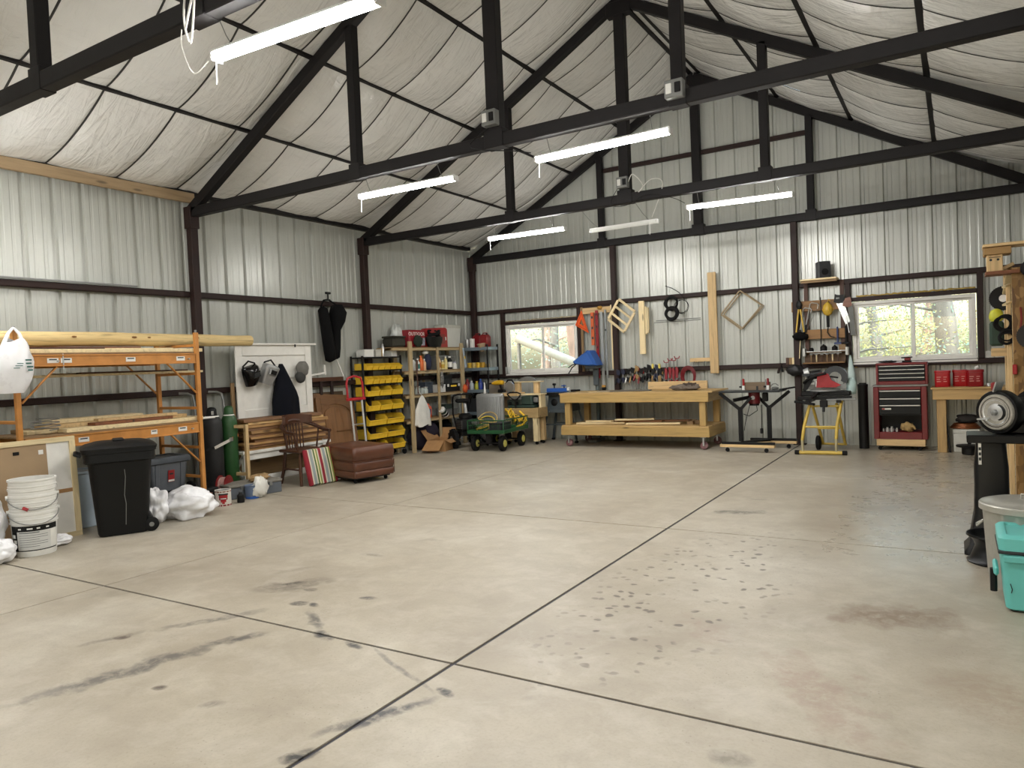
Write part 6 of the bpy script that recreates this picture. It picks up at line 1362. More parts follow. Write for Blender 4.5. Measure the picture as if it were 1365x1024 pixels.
def level(x, z0, z1, w_, lb, mt, vials, vm, y=-.02):
    t = thing('spirit_level', lb, 'level', (x, y, z0)); MB().bb(x - w_ / 2, x + w_ / 2, y - .012, y + .012, z0, z1, .003).build('body', mt, t)
    MB().bb(x - w_ / 2 - .002, x - w_ / 2 + .006, y - .014, y + .014, z0, z1, .002).bb(x + w_ / 2 - .006, x + w_ / 2 + .002, y - .014, y + .014, z0, z1, .002).build('edge_flange', mt, t)
    for z in vials: MB().bb(x - w_ * .3, x + w_ * .3, y - .0145, y - .011, z - .022, z + .022, .003).build('vial', vm, t)
level(2.585, 1.72, 2.31, .055, 'short orange spirit level hanging beside the warning triangle', mat('orange_level', '#cc6235', .4), (1.85, 2.03, 2.22), INK)
level(2.672, 1.12, 2.34, .048, 'long red spirit level hanging beside the short orange one', mat('red_level', '#861f27', .4), (1.2, 1.32, 1.68, 2.05, 2.27), mat('vial_dark', '#3a1519', .3))
solo(MB().bb(2.735, 2.79, -.03, -.012, 1.0, 2.31, .002), 'straightedge', 'wide aluminium straightedge hanging right of the red level', 'straightedge', mat('aluminium', '#a9adad', .35, .5, .05))
t = thing('straightedge', 'narrow grey straightedge with a hole hanging nearest the steel post', 'straightedge', (2.84, -.02, 1.12)); MB().bb(2.822, 2.86, -.03, -.012, 1.12, 2.34, .002).build('bar', mat('grey_alu', '#8f9393', .4, .4), t); MB().cyl((2.84, -.034, 1.98), (2.84, -.028, 1.98), .018, 12).build('hole', INK, t)
t = thing('glue_roller', 'small tan and black roller hanging under the wide straightedge', 'roller', (2.76, -.03, .92)); MB().bb(2.73, 2.80, -.05, -.01, .955, .998, .008).build('block', mat('tan_roller', '#b98a3c', .6), t); MB().cyl((2.735, -.03, .935), (2.80, -.03, .935), .028, 12).build('wheel', BLACK, t)
solo(MB().blob((2.73, -.01, 2.385), (.05, .025, .03), .4, 4, 61, 16), 'tape_roll', 'lumpy yellow tape bundle on the hanging rail', 'tape', mat('tape_yellow', '#b98b3d', .6), smooth=True, ang=180)
def tilted_frame(lb, C4, wd, th, y, slats, mt, name='lattice'):
    t = thing(name, lb, 'frame', (sum(p[0] for p in C4) / 4, y, min(p[1] for p in C4)))
    P = [V((a, y, b)) for a, b in C4]
    for i in range(4):
        a, b = P[i], P[(i + 1) % 4]; d = (b - a).normalized() * wd * .5
        if i % 2: a, b = a + d, b - d
        else: a, b = a - d * 0, b + d * 0
        MB().bar(a, b, wd, th, .002, up=(0, 1, 0)).build('side', mt, t)
    for k in slats: MB().bar(P[0] + (P[3] - P[0]) * k, P[1] + (P[2] - P[1]) * k, wd * .9, th * .8, .002, up=(0, 1, 0)).build('slat', mt, t)
    return t
tilted_frame('pale slatted frame hanging tilted over the steel post', [(3.135, 2.50), (3.43, 2.26), (3.215, 1.92), (2.92, 2.16)], .042, .03, -.08, (.34, .68), pale('x'))
solo(MB().bb(3.475, 3.575, -.03, .01, 1.52, 2.44, .004), 'hanging_plank', 'pale plank hanging upright beside the tilted slatted frame', 'plank', pale('z'))
solo(MB().bb(3.585, 3.615, -.03, .0, 1.86, 2.34, .003), 'hanging_strip', 'thin pale strip beside the hanging plank', 'strip', pale('z')); solo(MB().bb(3.617, 3.655, -.03, .0, 1.88, 2.32, .003), 'hanging_strip', 'wider pale strip second beside the hanging plank', 'strip', pale('z'))
# coiled cable and antenna rods
t = thing('cable_coil', 'two black cable coils hanging in a figure of eight on the gable wall', 'cable', (4.08, -.03, 2.05))
def coil(cx, cz, r, k, sd, y=-.02, rr=.012, nm='coil_turn', par=None, mt=BRUB):
    rd = random.Random(sd)
    for i in range(k):
        a, b = r * (.8 + .25 * rd.random()), r * (.8 + .25 * rd.random()); ox, oz = rd.gauss(0, .008), rd.gauss(0, .008)
        MB().tube([(cx + ox + a * cos(q), y - .01 * i * .4 + .008 * sin(2 * q + i), cz + oz + b * sin(q)) for q in [2 * pi * j / 26 for j in range(26)]], rr, 6, True).build(nm, mt, par, True)
coil(4.07, 2.36, .115, 7, 1, par=t, rr=.014); coil(4.08, 2.185, .105, 7, 2, y=-.05, par=t, rr=.014)
coil(4.24, 2.29, .13, 3, 4, par=t, rr=.004, nm='loose_loop')
MB().tube([(3.96, -.0, 2.66), (4.08, -.01, 2.61), (4.2, -.01, 2.53), (4.3, -.02, 2.40)], .006, 6).build('free_end', BRUB, t, True)
for z, l_, e in ((2.085, 'upper', 3.74), (2.055, 'lower', 3.70)): solo(MB().cyl((e, .094, z), (4.52, .094, z + .0), .006, 6), 'thin_rod', 'thin grey rod fixed across the gable wall under the cable coils, %s one' % l_, 'rod', GREYM)
solo(MB().bb(4.69, 4.828, -.035, .005, 1.15, 2.81, .005), 'hanging_plank', 'tall pine plank hanging upright over the right of the workbench', 'plank', pine('z'))
ks = thing('hook_rack', 'short pale board with coat hooks left of the tall hanging plank', 'hook rack', (4.5, .0, 1.33)); MB().bb(4.345, 4.685, -.01, .01, 1.35, 1.415, .003).build('board', pine('x'), ks)
for x in (4.42, 4.50, 4.60): MB().tube([(x, -.012, 1.355), (x, -.05, 1.33), (x, -.06, 1.30), (x, -.04, 1.285)], .006, 6).build('hook', GREYM, ks, True)
tilted_frame('thin square picture frame blank hanging as a diamond on the gable wall', [(5.20, 2.475), (5.535, 2.21), (5.205, 1.845), (4.885, 2.11)], .022, .02, .01, (), wood('grey_tan', '#9d8a6a', 'x', .7))
tilted_frame('second thin diamond frame behind the first one', [(5.235, 2.46), (5.56, 2.20), (5.225, 1.86), (4.92, 2.105)], .018, .014, .032, (), wood('grey_tan', '#9d8a6a', 'x', .7))
# ================================================================ clamps on the lower girt
def bar_clamp(x, top, bot, lb, bodym, handm, y=-.03, barw=.02, grip=True):
    t = thing('bar_clamp', lb, 'clamp', (x, y, bot), 'bar clamps on the lower girt')
    MB().bb(x - barw / 2, x + barw / 2, y - .004, y + .004, bot, top, .001).build('bar', GREYM, t)
    MB().prism([(x - .022, top - .09), (x + .03, top - .11), (x + .048, top - .06), (x + .03, top - .02), (x - .022, top + .0)], y - .02, y + .02, 'xz').build('jaw', bodym, t)
    MB().prism([(x - .022, top - .22), (x + .02, top - .25), (x + .045, top - .20), (x + .02, top - .16), (x - .022, top - .15)], y - .022, y + .022, 'xz').build('sliding_jaw', bodym, t)
    if grip: MB().bar((x - .02, y - .03, top - .16), (x - .035, y - .07, top - .27), .028, .03, .008).build('grip', handm, t)
    MB().bb(x + .032, x + .058, y - .016, y + .016, top - .10, top - .05, .006).build('pad', handm, t)
    return t
NAVYP = mat('navy_plastic', '#1a2038', .5); TANP = mat('tan_metal', '#9a7d52', .45, .2)
for x, tp, bt_, c1, c2, l_ in ((3.05, 1.27, .98, NAVYP, BLACK, 'first navy bar clamp, nearest the steel post'), (3.14, 1.28, 1.02, NAVYP, BLACK, 'second navy bar clamp from the steel post'), (3.235, 1.28, .99, BLACK, SILVER, 'black and silver bar clamp, third from the steel post'), (3.32, 1.30, .93, BLACK, TANP, 'bar clamp with a tan grip, fourth from the steel post'),
      (3.40, 1.33, .92, TANP, DRED, 'tan and red bar clamp with a raised head'), (3.48, 1.28, .92, BLACK, DRED, 'black bar clamp with a red grip'), (3.56, 1.30, .91, BLACK, BLACK, 'plain black bar clamp, left of the yellow handled clamps'), (3.62, 1.34, .92, BLACK, BLACK, 'large plain black bar clamp touching the yellow handled clamps')):
    bar_clamp(x, tp, bt_, l_, c1, c2)
for x, l_ in ((3.70, 'left'), (3.82, 'right')):
    t = bar_clamp(x, 1.26, .94, 'bar clamp with a pale yellow handle, %s one of the pair' % l_, BLACK, TANP, grip=False); MB().bb(x - .016, x + .016, -.06, -.02, 1.26, 1.345, .008).build('yellow_handle', mat('pale_yellow', '#e0cf6a', .5), t); MB().bb(x - .03, x + .03, -.055, -.045, 1.0, 1.14, .008).build('spring_plate', TANP, t)
bar_clamp(3.765, 1.335, .97, 'navy bar clamp between the two yellow handled ones', NAVYP, NAVYP)
for k, x in enumerate((3.935, 4.005, 4.065, 4.125)):
    t = thing('screw_clamp', 'red screw clamp with a tee handle, %s from the left' % ('first', 'second', 'third', 'fourth')[k], 'clamp', (x, -.03, .96), 'red screw clamps on the lower girt'); CR = mat('clamp_red', '#86202a', .4)
    MB().bb(x - .008, x + .008, -.045, -.03, .98 + .02 * k, 1.26, .002).build('bar', GREYM, t); zz = 1.23 + .02 * (k % 2)
    MB().prism([(x - .018, zz - .16), (x + .018, zz - .16), (x + .03, zz - .02), (x + .012, zz + .03), (x - .018, zz + .03)], -.06, -.025, 'xz').build('head', CR, t); MB().cyl((x + .012, -.05, zz + .02), (x + .012, -.05, zz + .13 + .015 * k), .008, 8).build('screw', GREYM, t)
    MB().tube([(x - .035, -.05, zz + .165 + .015 * k), (x - .02, -.05, zz + .13 + .015 * k), (x + .012, -.05, zz + .125 + .015 * k), (x + .045, -.05, zz + .13 + .015 * k), (x + .055, -.05, zz + .165 + .015 * k)], .009, 7).build('tee_handle', CR, t, True); MB().bb(x - .02, x + .02, -.058, -.03, 1.0, 1.06, .005).build('foot', CR if k != 0 else BLACK, t)
rh = thing('red_hose', 'coiled dark red air hose hanging over the right of the workbench', 'hose', (4.33, -.04, .92))
for i in range(6):
    w_ = .085 + .008 * i; MB().tube([(4.33 + w_ * cos(q) * (1 + .1 * sin(q)), -.05 - .006 * i, 1.09 + (.14 + .006 * i) * sin(q) + .005 * i) for q in [2 * pi * j / 24 for j in range(24)]], .0095, 7, True).build('hose_turn', mat('hose_red', '#6f1820', .45), rh, True)
solo(MB().bb(4.18, 4.235, -.06, -.02, .94, 1.03, .012), 'black_pistol', 'small black air nozzle between the red clamps and red hose', 'nozzle', BLACK)
for x, c_, l_ in ((5.90, dark('z'), 'dark one'), (5.945, oldw('z'), 'brown middle one'), (5.99, pale('z'), 'pale one')): solo(MB().bb(x - .022, x + .022, -.01, .04, 1.2535, 1.36, .004), 'wood_block', 'small wood block on the lower girt by the gable post, ' + l_, 'block', c_)
t = thing('spring_clamp', 'dark spring clamp gripping the girt above the router table', 'clamp', (5.79, -.02, 1.1)); MB().bar((5.76, -.03, 1.12), (5.80, -.03, 1.28), .05, .03, .006).build('jaw', STEEL, t); MB().bar((5.83, -.03, 1.14), (5.79, -.03, 1.28), .035, .03, .006).build('handle', BLACK, t)
solo(MB().blob((6.03, -.10, 1.16), (.14, .07, .085), .25, 2, 71, 24), 'tool_pouch', 'black leather tool pouch hanging on the girt at the gable post', 'pouch', mat('black_leather', '#161516', .5, 0, .2), smooth=True, ang=180)
# ================================================================ router table
rt = thing('router_table', 'black steel router table on a timber skid base', 'router table', (5.55, -.85, 0)); RB = mat('router_black', '#0b0b0c', .45, .1, .2, spec=.3)
for y, x0, x1 in ((-1.10, 5.12, 5.90), (-.52, 5.40, 6.10)):
    MB().bb(x0, x1, y - .045, y + .045, .075, .115, .004).build('skid', pine('x'), rt); MB().bb(x0 + .02, x1 + .0, y - .025, y + .025, .1155, .15, .003).build('base_bar', RB, rt)
    for x in (x0 + .1, x1 - .12):
        w_ = MB().lathe([(.012, -.014), (.028, -.014), (.032, 0), (.028, .014), (.012, .014)], (x, y, .033), 14, rotm(R(90)).to_3x3()).build('caster', BRUB, rt, True); MB().bb(x - .012, x + .012, y - .02, y + .02, .062, .075).build('fork', GREYM, w_)
for x, y in ((5.395, -.98), (5.735, -.64)):
    MB().bb(x - .03, x + .03, y - .025, y + .025, .15, .66, .003).build('post', RB, rt)
    sgn = -1 if x < 5.5 else 1
    MB().bar((x, y, .62), (x + sgn * .30, y, .87), .045, .045, .004).build('brace', RB, rt); MB().bar((x, y, .62), (x - sgn * .16, y, .80), .04, .04, .004).build('brace', RB, rt)
MB().bar((5.395, -.98, .135), (5.735, -.64, .135), .05, .03, .003).build('link_bar', RB, rt); MB().bar((5.30, -.98, .76), (5.62, -.75, .82), .05, .05, .004).build('cross_brace', RB, rt)
MB().bb(5.10, 5.98, -1.06, -.55, .875, .90, .006).build('table_top', mat('router_top', '#2c3033', .35, .2, .1), rt); MB().bar((5.93, -.8, .90), (6.15, -.86, .935), .05, .025, .006).build('extension_lever', RB, rt)
MB().bb(5.42, 5.80, -.80, -.775, .901, 1.02, .004).build('fence', wood('fence_ply', '#77644f', 'x', .75), rt); MB().bb(5.595, 5.625, -.803, -.80, .901, .96).build('fence_notch', INK, rt)
mr = MB().cyl((5.56, -.8, .70), (5.56, -.8, .875), .085, 20).build('router_motor', mat('motor_red', '#6d1820', .4), rt, True, 40); MB().cyl((5.56, -.887, .79), (5.56, -.88, .79), .03, 14).build('motor_badge', SILVER, mr); MB().cyl((5.56, -.8, .67), (5.56, -.8, .70), .07, 18).build('motor_cap', BLACK, mr)
MB().bb(5.68, 5.76, -.82, -.76, .73, .86, .01).build('switch_box', RB, rt); MB().tube([(5.60, -.86, .70), (5.62, -.88, .60), (5.50, -.90, .52), (5.42, -.90, .55)], .006, 6).build('power_cord', BLACK, rt, True); MB().tube([(5.66, -.8, .68), (5.665, -.82, .5), (5.66, -.82, .32)], .006, 6).build('power_cord', BLACK, rt, True); MB().bb(5.64, 5.68, -.84, -.80, .25, .33, .008).build('plug', BLACK, rt); MB().tube([(5.52, -.88, .72), (5.48, -.9, .55), (5.44, -.9, .4), (5.43, -.92, .3)], .005, 6).build('power_cord', BLACK, rt, True)
MB().lathe([(.02, 0), (.05, .01), (.055, .03), (.02, .045)], (5.86, -.78, .901), 18).build('dial', GREYM, rt, True); MB().tube([(5.80, -.78, .95), (5.83, -.78, .985), (5.87, -.78, .99), (5.91, -.78, .96)], .008, 6).build('dial_guard', GREYM, rt, True)
for x, l_ in ((5.385, 'left'), (5.74, 'right')):
    t = thing('fence_clamp', 'little clamp with a red handle on the router fence, %s one' % l_, 'clamp', (x, -.84, .90)); MB().bb(x - .008, x + .008, -.835, -.825, .901, 1.06, .001).build('bar', GREYM, t); MB().bb(x - .03, x + .01, -.845, -.815, .94, .965, .004).build('arm', BLACK, t); MB().bb(x - .012 + .03, x + .018 + .03, -.845, -.815, .97, 1.075, .008).build('handle', RED if l_ == 'left' else DRED, t); MB().bb(x + .01, x + .05, -.84, -.82, .905, .97, .003).build('pad', WHITE, t)
# ================================================================ tool board on the gable wall
BW = wood('board_brown', '#8f6a40', 'x', .6)
tbd = thing('tool_board', 'two brown rails and uprights for hand tools left of the right hand window', 'tool board', (6.4, .0, 1.3))
MB().bb(5.99, 6.735, -.035, -.005, 2.06, 2.22, .004).build('upper_rail', BW, tbd); MB().bb(6.18, 6.74, -.035, -.005, 1.63, 1.775, .004).build('lower_rail', BW, tbd)
for x in (6.20, 6.71): MB().bb(x - .03, x + .03, .0, .022, 1.26, 2.50, .003).build('upright', wood('reddish_stud', '#4b2f22', 'z', .7), tbd)
MB().bb(6.16, 6.74, -.03, .0, 1.26, 1.40, .003).build('back_board', wood('back_brown', '#5b432d', 'x', .6), tbd); MB().bb(6.16, 6.74, -.20, -.03, 1.255, 1.275, .003).build('low_shelf', BW, tbd)
sp = thing('speaker_shelf', 'narrow plank shelf on the upper girt holding a speaker', 'shelf', (6.42, -.08, 2.51)); MB().bb(6.16, 6.67, -.24, .07, 2.511, 2.535, .003).build('plank', pale('x'), sp); MB().bb(6.16, 6.67, -.20, -.17, 2.478, 2.511, .003).build('cleat', oldw('x'), sp)
t = thing('speaker', 'small dark grey box speaker on the plank shelf', 'speaker', (6.47, -.1, 2.536), world=False, rz=R(24)); MB().bb(-.085, .085, -.09, .09, 0, .25, .006).build('cabinet', mat('speaker_grey', '#4d4f50', .6, 0, .06), t); MB().bb(-.075, .075, -.096, -.09, .01, .24, .004).build('grille', mat('grille_dark', '#2e2f31', .8, 0, .1, 60, .3), t); MB().cyl((0, -.099, .09), (0, -.094, .09), .05, 16).build('cone', BLACK, t)
bc = thing('bolt_cutter', 'bolt cutters with yellow handles hanging at the gable post', 'bolt cutter', (6.11, -.07, 1.65)); YH = mat('handle_yellow', '#c9a53a', .45)
MB().blob((6.11, -.07, 2.16), (.045, .02, .075), .1, 2, 1, 16).build('jaw', BLACK, bc, True); MB().bar((6.10, -.07, 2.10), (6.055, -.07, 1.74), .024, .022, .004).build('handle', YH, bc); MB().bar((6.125, -.07, 2.10), (6.17, -.07, 1.74), .024, .022, .004).build('handle', YH, bc)
for a, b in (((6.055, -.07, 1.75), (6.04, -.07, 1.64)), ((6.17, -.07, 1.75), (6.185, -.07, 1.64))): MB().bar(a, b, .03, .028, .006).build('grip', BLACK, bc)
solo(MB().bar((6.11, -.06, 1.62), (6.09, -.06, 1.34), .028, .012, .002), 'file', 'pale flat stick hanging below the bolt cutters', 'stick', pale('x')); solo(MB().blob((6.12, -.09, 1.68), (.11, .05, .06), .4, 3, 73, 20), 'strap_bundle', 'black strap bundle hanging at the bolt cutter grips', 'strap', CAN, smooth=True, ang=180)
def hacksaw(x, z, lb, tilt):
    t = thing('hacksaw', lb, 'saw', (x, -.06, z), world=False); t.rotation_euler = (0, tilt, 0)
    MB().tube([(0, 0, -.36), (0, 0, -.02), (.02, 0, .0), (.10, 0, .0), (.12, 0, -.02), (.12, 0, -.08)], .009, 7).build('frame', SILVER, t, True); MB().bar((.12, 0, -.05), (.02, 0, -.42), .012, .002).build('blade', GREYM, t); MB().bar((.0, 0, -.34), (.02, 0, -.46), .03, .025, .006).build('grip', BLACK, t)
hacksaw(6.27, 2.19, 'silver hacksaw hanging second from the bolt cutters', R(12)); hacksaw(6.17, 2.12, 'small silver hacksaw tucked behind the bolt cutters', R(10))
solo(MB().bar((6.415, -.05, 2.26), (6.405, -.05, 1.55), .022, .012, .002), 'pry_bar', 'long black pry bar hanging in the middle of the tool board', 'bar', BLACK)
tl_ = thing('work_light', 'yellow caged work light hanging on the upper rail', 'work light', (6.52, -.07, 1.75))
MB().lathe([(.02, 1.97), (.06, 2.0), (.075, 2.06), (.06, 2.13), (.025, 2.17), (.01, 2.18)], (6.515, -.075, 0), 14).build('reflector', YH, tl_, True); 
for k in range(5): a = 2 * pi * k / 5; MB().tube([(6.515 + .02 * cos(a), -.075 + .02 * sin(a), 1.98), (6.515 + .085 * cos(a), -.075 + .085 * sin(a), 2.06), (6.515 + .02 * cos(a), -.075 + .02 * sin(a), 2.17)], .004, 5).build('cage_wire', YELLOW, tl_, True)
MB().cyl((6.515, -.075, 1.80), (6.515, -.075, 1.97), .022, 12).build('handle', BLACK, tl_); MB().tube([(6.515, -.075, 2.17), (6.53, -.06, 2.22), (6.55, -.05, 2.19)], .005, 6).build('hook', YH, tl_, True); MB().tube([(6.515, -.075, 1.80), (6.50, -.07, 1.72), (6.54, -.07, 1.66), (6.60, -.07, 1.64)], .008, 6).build('cord', BLACK, tl_, True)
hs = thing('hand_saw', 'hand saw with black handle and bright blade hanging on the upper rail', 'saw', (6.66, -.06, 1.85))
MB().prism([(6.635, 2.15), (6.735, 2.175), (6.82, 1.87), (6.755, 1.825)], -.062, -.059, 'xz').build('blade', mat('bright_blade', '#d7dad8', .25, .5), hs)
MB().prism([(6.60, 2.17), (6.62, 2.29), (6.655, 2.275), (6.70, 2.27), (6.745, 2.275), (6.75, 2.20), (6.72, 2.15), (6.66, 2.145)], -.075, -.048, 'xz').build('handle', BLACK, hs); MB().box((6.66, -.08, 2.225), (.05, .012, .03), .006).build('grip_hole', GREYM, hs)
h2 = thing('hand_saw', 'old hand saw with a wooden handle hanging beside the window', 'saw', (6.80, -.05, 1.7)); MB().prism([(6.79, 2.10), (6.86, 2.10), (6.885, 1.66), (6.82, 1.66)], -.052, -.049, 'xz').build('blade', mat('dull_blade', '#5f605c', .5, .4), h2)
MB().prism([(6.72, 2.10), (6.745, 2.215), (6.83, 2.235), (6.85, 2.10), (6.80, 2.08)], -.065, -.038, 'xz').build('handle', wood('saw_handle', '#7a4426', 'x', .6, .4, False), h2); MB().bar((6.745, -.06, 2.10), (6.80, -.06, 1.70), .016, .01, .002).build('stiffener', SILVER, h2)
for x, c_, l_ in ((6.64, mat('hammer_blue', '#2a3a66', .5), 'blue gripped hammer'), (6.755, BLACK, 'black gripped hammer')):
    t = thing('hammer', l_ + ' hanging on the lower rail', 'hammer', (x, -.06, 1.55)); MB().bar((x, -.06, 1.80), (x, -.06, 1.56), .03, .026, .008).build('grip', c_, t); MB().bar((x - .05, -.06, 1.55), (x + .05, -.06, 1.55), .03, .03, .006).build('head', c_, t)
rs_ = thing('tool_rod', 'white rod shelf with brackets under the tool rails', 'rod', (6.5, -.12, 1.43)); MB().cyl((6.16, -.14, 1.437), (6.78, -.14, 1.437), .009, 8).build('rod', SILVER, rs_); MB().bb(6.16, 6.78, -.13, -.0, 1.418, 1.43, .002).build('shelf', BW, rs_)
for x in (6.17, 6.77): MB().bb(x - .018, x + .018, -.15, -.0, 1.37, 1.49, .004).build('end_bracket', mat('white_bracket', '#c9c9c4', .5), rs_)
for x, s_, l_ in ((6.27, .035, 'small black plane'), (6.445, .05, 'round black pulley'), (6.60, .042, 'second round black pulley')):
    t = thing('tool_part', l_ + ' sitting on the rod shelf', 'tool', (x, -.09, 1.4305)); MB().lathe([(s_ * .8, 1.4305), (s_, 1.44), (s_, 1.4305 + s_ * 1.5), (s_ * .5, 1.4305 + s_ * 2)], (x, -.09, 0), 16).build('body', BLACK, t, True); MB().lathe([(s_ * .3, 1.4305 + s_ * 2), (s_ * .2, 1.44 + s_ * 2.1)], (x, -.09, 0), 10).build('knob', SILVER if s_ < .04 else BLACK, t, True)
solo(MB().bb(6.66, 6.75, -.12, -.04, 1.4305, 1.53, .004), 'wood_block', 'brown wood block at the right end of the rod shelf', 'block', oldw('x'))
for k in range(6):
    x = 6.27 + .075 * k; t = thing('wood_handle_tool', 'wood handled tool standing under the rod shelf, %s from the left' % ('first', 'second', 'third', 'fourth', 'fifth', 'sixth')[k], 'tool', (x, -.12, 1.276)); MB().bar((x, -.12, 1.277), (x, -.12, 1.40), .018, .018, .006).build('handle', [oldw('x'), pale('x'), dark('x')][k % 3], t); MB().bb(x - .02, x + .02, -.13, -.11, 1.385, 1.412, .003).build('head', GREYM, t)
# ================================================================ miter saw on yellow stand
ms = thing('saw_stand', 'yellow tubular stand under the miter saw', 'stand', (6.52, -.9, 0)); SY_ = mat('stand_yellow', '#c6a94a', .42, 0, .12)
MB().cyl((6.21, -1.17, .03), (6.83, -1.13, .03), .026, 12).build('foot_bar', SY_, ms)
for x, y in ((6.215, -1.17), (6.825, -1.13)): MB().cyl((x - .03, y, .031), (x + .03, y, .031), .031, 12).build('foot_cap', BRUB, ms)
fl_ = [[(6.29, -1.165, .03), (6.285, -1.16, .20), (6.31, -1.12, .40), (6.38, -1.04, .70)], [(6.72, -1.14, .03), (6.72, -1.13, .22), (6.735, -1.10, .42), (6.80, -1.0, .80)]]
for pts in fl_:
    MB().tube(pts[1:], .022, 10).build('front_leg', SY_, ms, True); MB().tube(pts[:2], .019, 10).build('leg_sleeve', mat('sleeve_metal', '#b9b08f', .4, .4), ms, True)
MB().cyl((6.29, -1.12, .385), (6.74, -1.10, .385), .016, 10).build('crossbar', SY_, ms); MB().cyl((6.37, -1.03, .67), (6.78, -1.02, .67), .014, 10).build('crossbar', SY_, ms)
for a, b in (((6.40, -1.0, .70), (6.46, -.50, .08)), ((6.72, -.98, .70), (6.76, -.52, .08))): MB().cyl(a, b, .02, 10).build('rear_leg', SY_, ms)
MB().cyl((6.44, -.50, .08), (6.78, -.52, .08), .016, 10).build('rear_bar', SY_, ms); MB().bar((6.45, -.90, .35), (6.74, -.88, .35), .04, .03, .004).build('latch_bar', SY_, ms)
MB().lathe([(.03, -.025), (.085, -.03), (.105, -.02), (.105, .02), (.085, .03), (.03, .025)], (6.41, -.60, .107), 20, rotm(0, R(90)).to_3x3()).build('wheel', BRUB, ms, True)
for x in (6.36, 6.76): MB().bb(x - .03, x + .03, -1.10, -.62, .72, .76, .004).build('mount_rail', BLACK, ms)
MB().bb(6.22, 6.92, -1.06, -.98, .76, .81, .006).build('bed', BLACK, ms)
MB().bar((6.24, -1.1, .74), (6.46, -1.14, .70), .05, .035, .008).build('release_lever', BLACK, ms); MB().bb(6.52, 6.62, -1.12, -1.06, .66, .76, .01).build('lock_block', BLACK, ms); MB().bar((6.60, -1.08, .755), (6.98, -1.06, .77), .03, .03, .006).build('outfeed_bar', GREYM, ms); MB().cyl((6.57, -1.13, .60), (6.57, -1.10, .68), .018, 10).build('lock_knob', BLACK, ms); MB().bb(6.18, 6.26, -1.1, -.9, .72, .755, .006).build('end_stop', BLACK, ms)
sw = thing('miter_saw', 'red and black sliding miter saw with a large blade guard on the yellow stand', 'saw', (6.55, -.85, .812))
AL = mat('cast_alu', '#9b9d9c', .4, .5, .08); MRED = mat('saw_red', '#9c1f26', .35)
MB().bb(6.26, 6.90, -1.0, -.68, .812, .875, .01).build('base', BLACK, sw); MB().lathe([(.20, .875), (.20, .895), (.17, .9)], (6.56, -.86, 0), 28).build('turntable', AL, sw, True); MB().bb(6.30, 6.88, -.80, -.775, .895, .965, .004).build('fence', AL, sw); MB().bar((6.48, -1.02, .86), (6.44, -1.24, .80), .06, .04, .01).build('miter_arm', BLACK, sw); MB().cyl((6.44, -1.24, .80), (6.43, -1.30, .79), .025, 12).build('miter_knob', BLACK, sw)
gpoly = [(6.70 + .165 * cos(a), 1.06 + .165 * sin(a)) for a in [R(-30) + R(235) * i / 26 for i in range(27)]] + [(6.70 + .085 * cos(a), 1.06 + .085 * sin(a)) for a in [R(205) - R(235) * i / 26 for i in range(27)]]
MB().prism(gpoly, -.93, -.86, 'xz').build('blade_guard', mat('guard_grey', '#33363a', .35, .2), sw); MB().bar((6.53, -.90, 1.10), (6.74, -.90, 1.06), .03, .02, .004).build('guard_link', BLACK, sw)
MB().cyl((6.60, -.90, .98), (6.60, -.896, .98), .105, 36).build('blade', GREYM, sw); MB().prism([(6.28, .90), (6.34, .90), (6.46, 1.10), (6.40, 1.12)], -.99, -.965, 'xz').build('swing_arm', BLACK, sw)
MB().prism([(6.46, .93), (6.72, .93), (6.78, .96), (6.66, 1.03), (6.62, 1.12), (6.55, 1.14), (6.48, 1.12)], -.97, -.935, 'xz').build('red_housing', MRED, sw); MB().bb(6.44, 6.49, -.965, -.93, .93, 1.03, .01).build('silver_arm', SILVER, sw)
MB().cyl((6.34, -.9, 1.10), (6.52, -.9, 1.12), .062, 18).build('motor', BLACK, sw); MB().cyl((6.31, -.9, 1.12), (6.37, -.9, 1.145), .075, 18).build('motor_cap', mat('saw_silver', '#b9bbba', .35, .5), sw); MB().bb(6.28, 6.38, -.98, -.965, 1.09, 1.13, .003).build('badge', INK, sw)
MB().tube([(6.30, -1.0, 1.0), (6.36, -1.05, 1.05), (6.48, -1.06, 1.10), (6.60, -1.02, 1.13)], .018, 8).build('trigger_handle', BLACK, sw, True); MB().tube([(6.30, -.95, .88), (6.32, -.96, 1.0), (6.38, -.95, 1.07)], .02, 8).build('pivot_arm', BLACK, sw, True)
for y in (-.82, -.90): MB().cyl((6.32, y, .99), (6.32, y + .5, .99), .014, 10).build('slide_rail', SILVER, sw)
MB().tube([(6.60, -.85, 1.12), (6.64, -.88, 1.16), (6.70, -.9, 1.17)], .02, 8).build('carry_handle', BLACK, sw, True)
db = MB().blob((6.90, -.82, .93), (.065, .065, .13), .2, 2.5, 77, 24, .82).build('dust_bag', mat('bag_teal', '#b6cdcb', .8, 0, .06, 6, .3), sw, True, 180)
solo(MB().tube([(6.80, -.03, 1.36), (6.81, -.08, 1.25), (6.83, -.16, 1.08), (6.84, -.18, .95)], [.015, .03, .05, .06], 12), 'hanging_cloth', 'pale teal cloth hanging behind the miter saw', 'cloth', mat('pale_teal', '#c3d6d3', .85, 0, .06, 6, .3), smooth=True, ang=180)
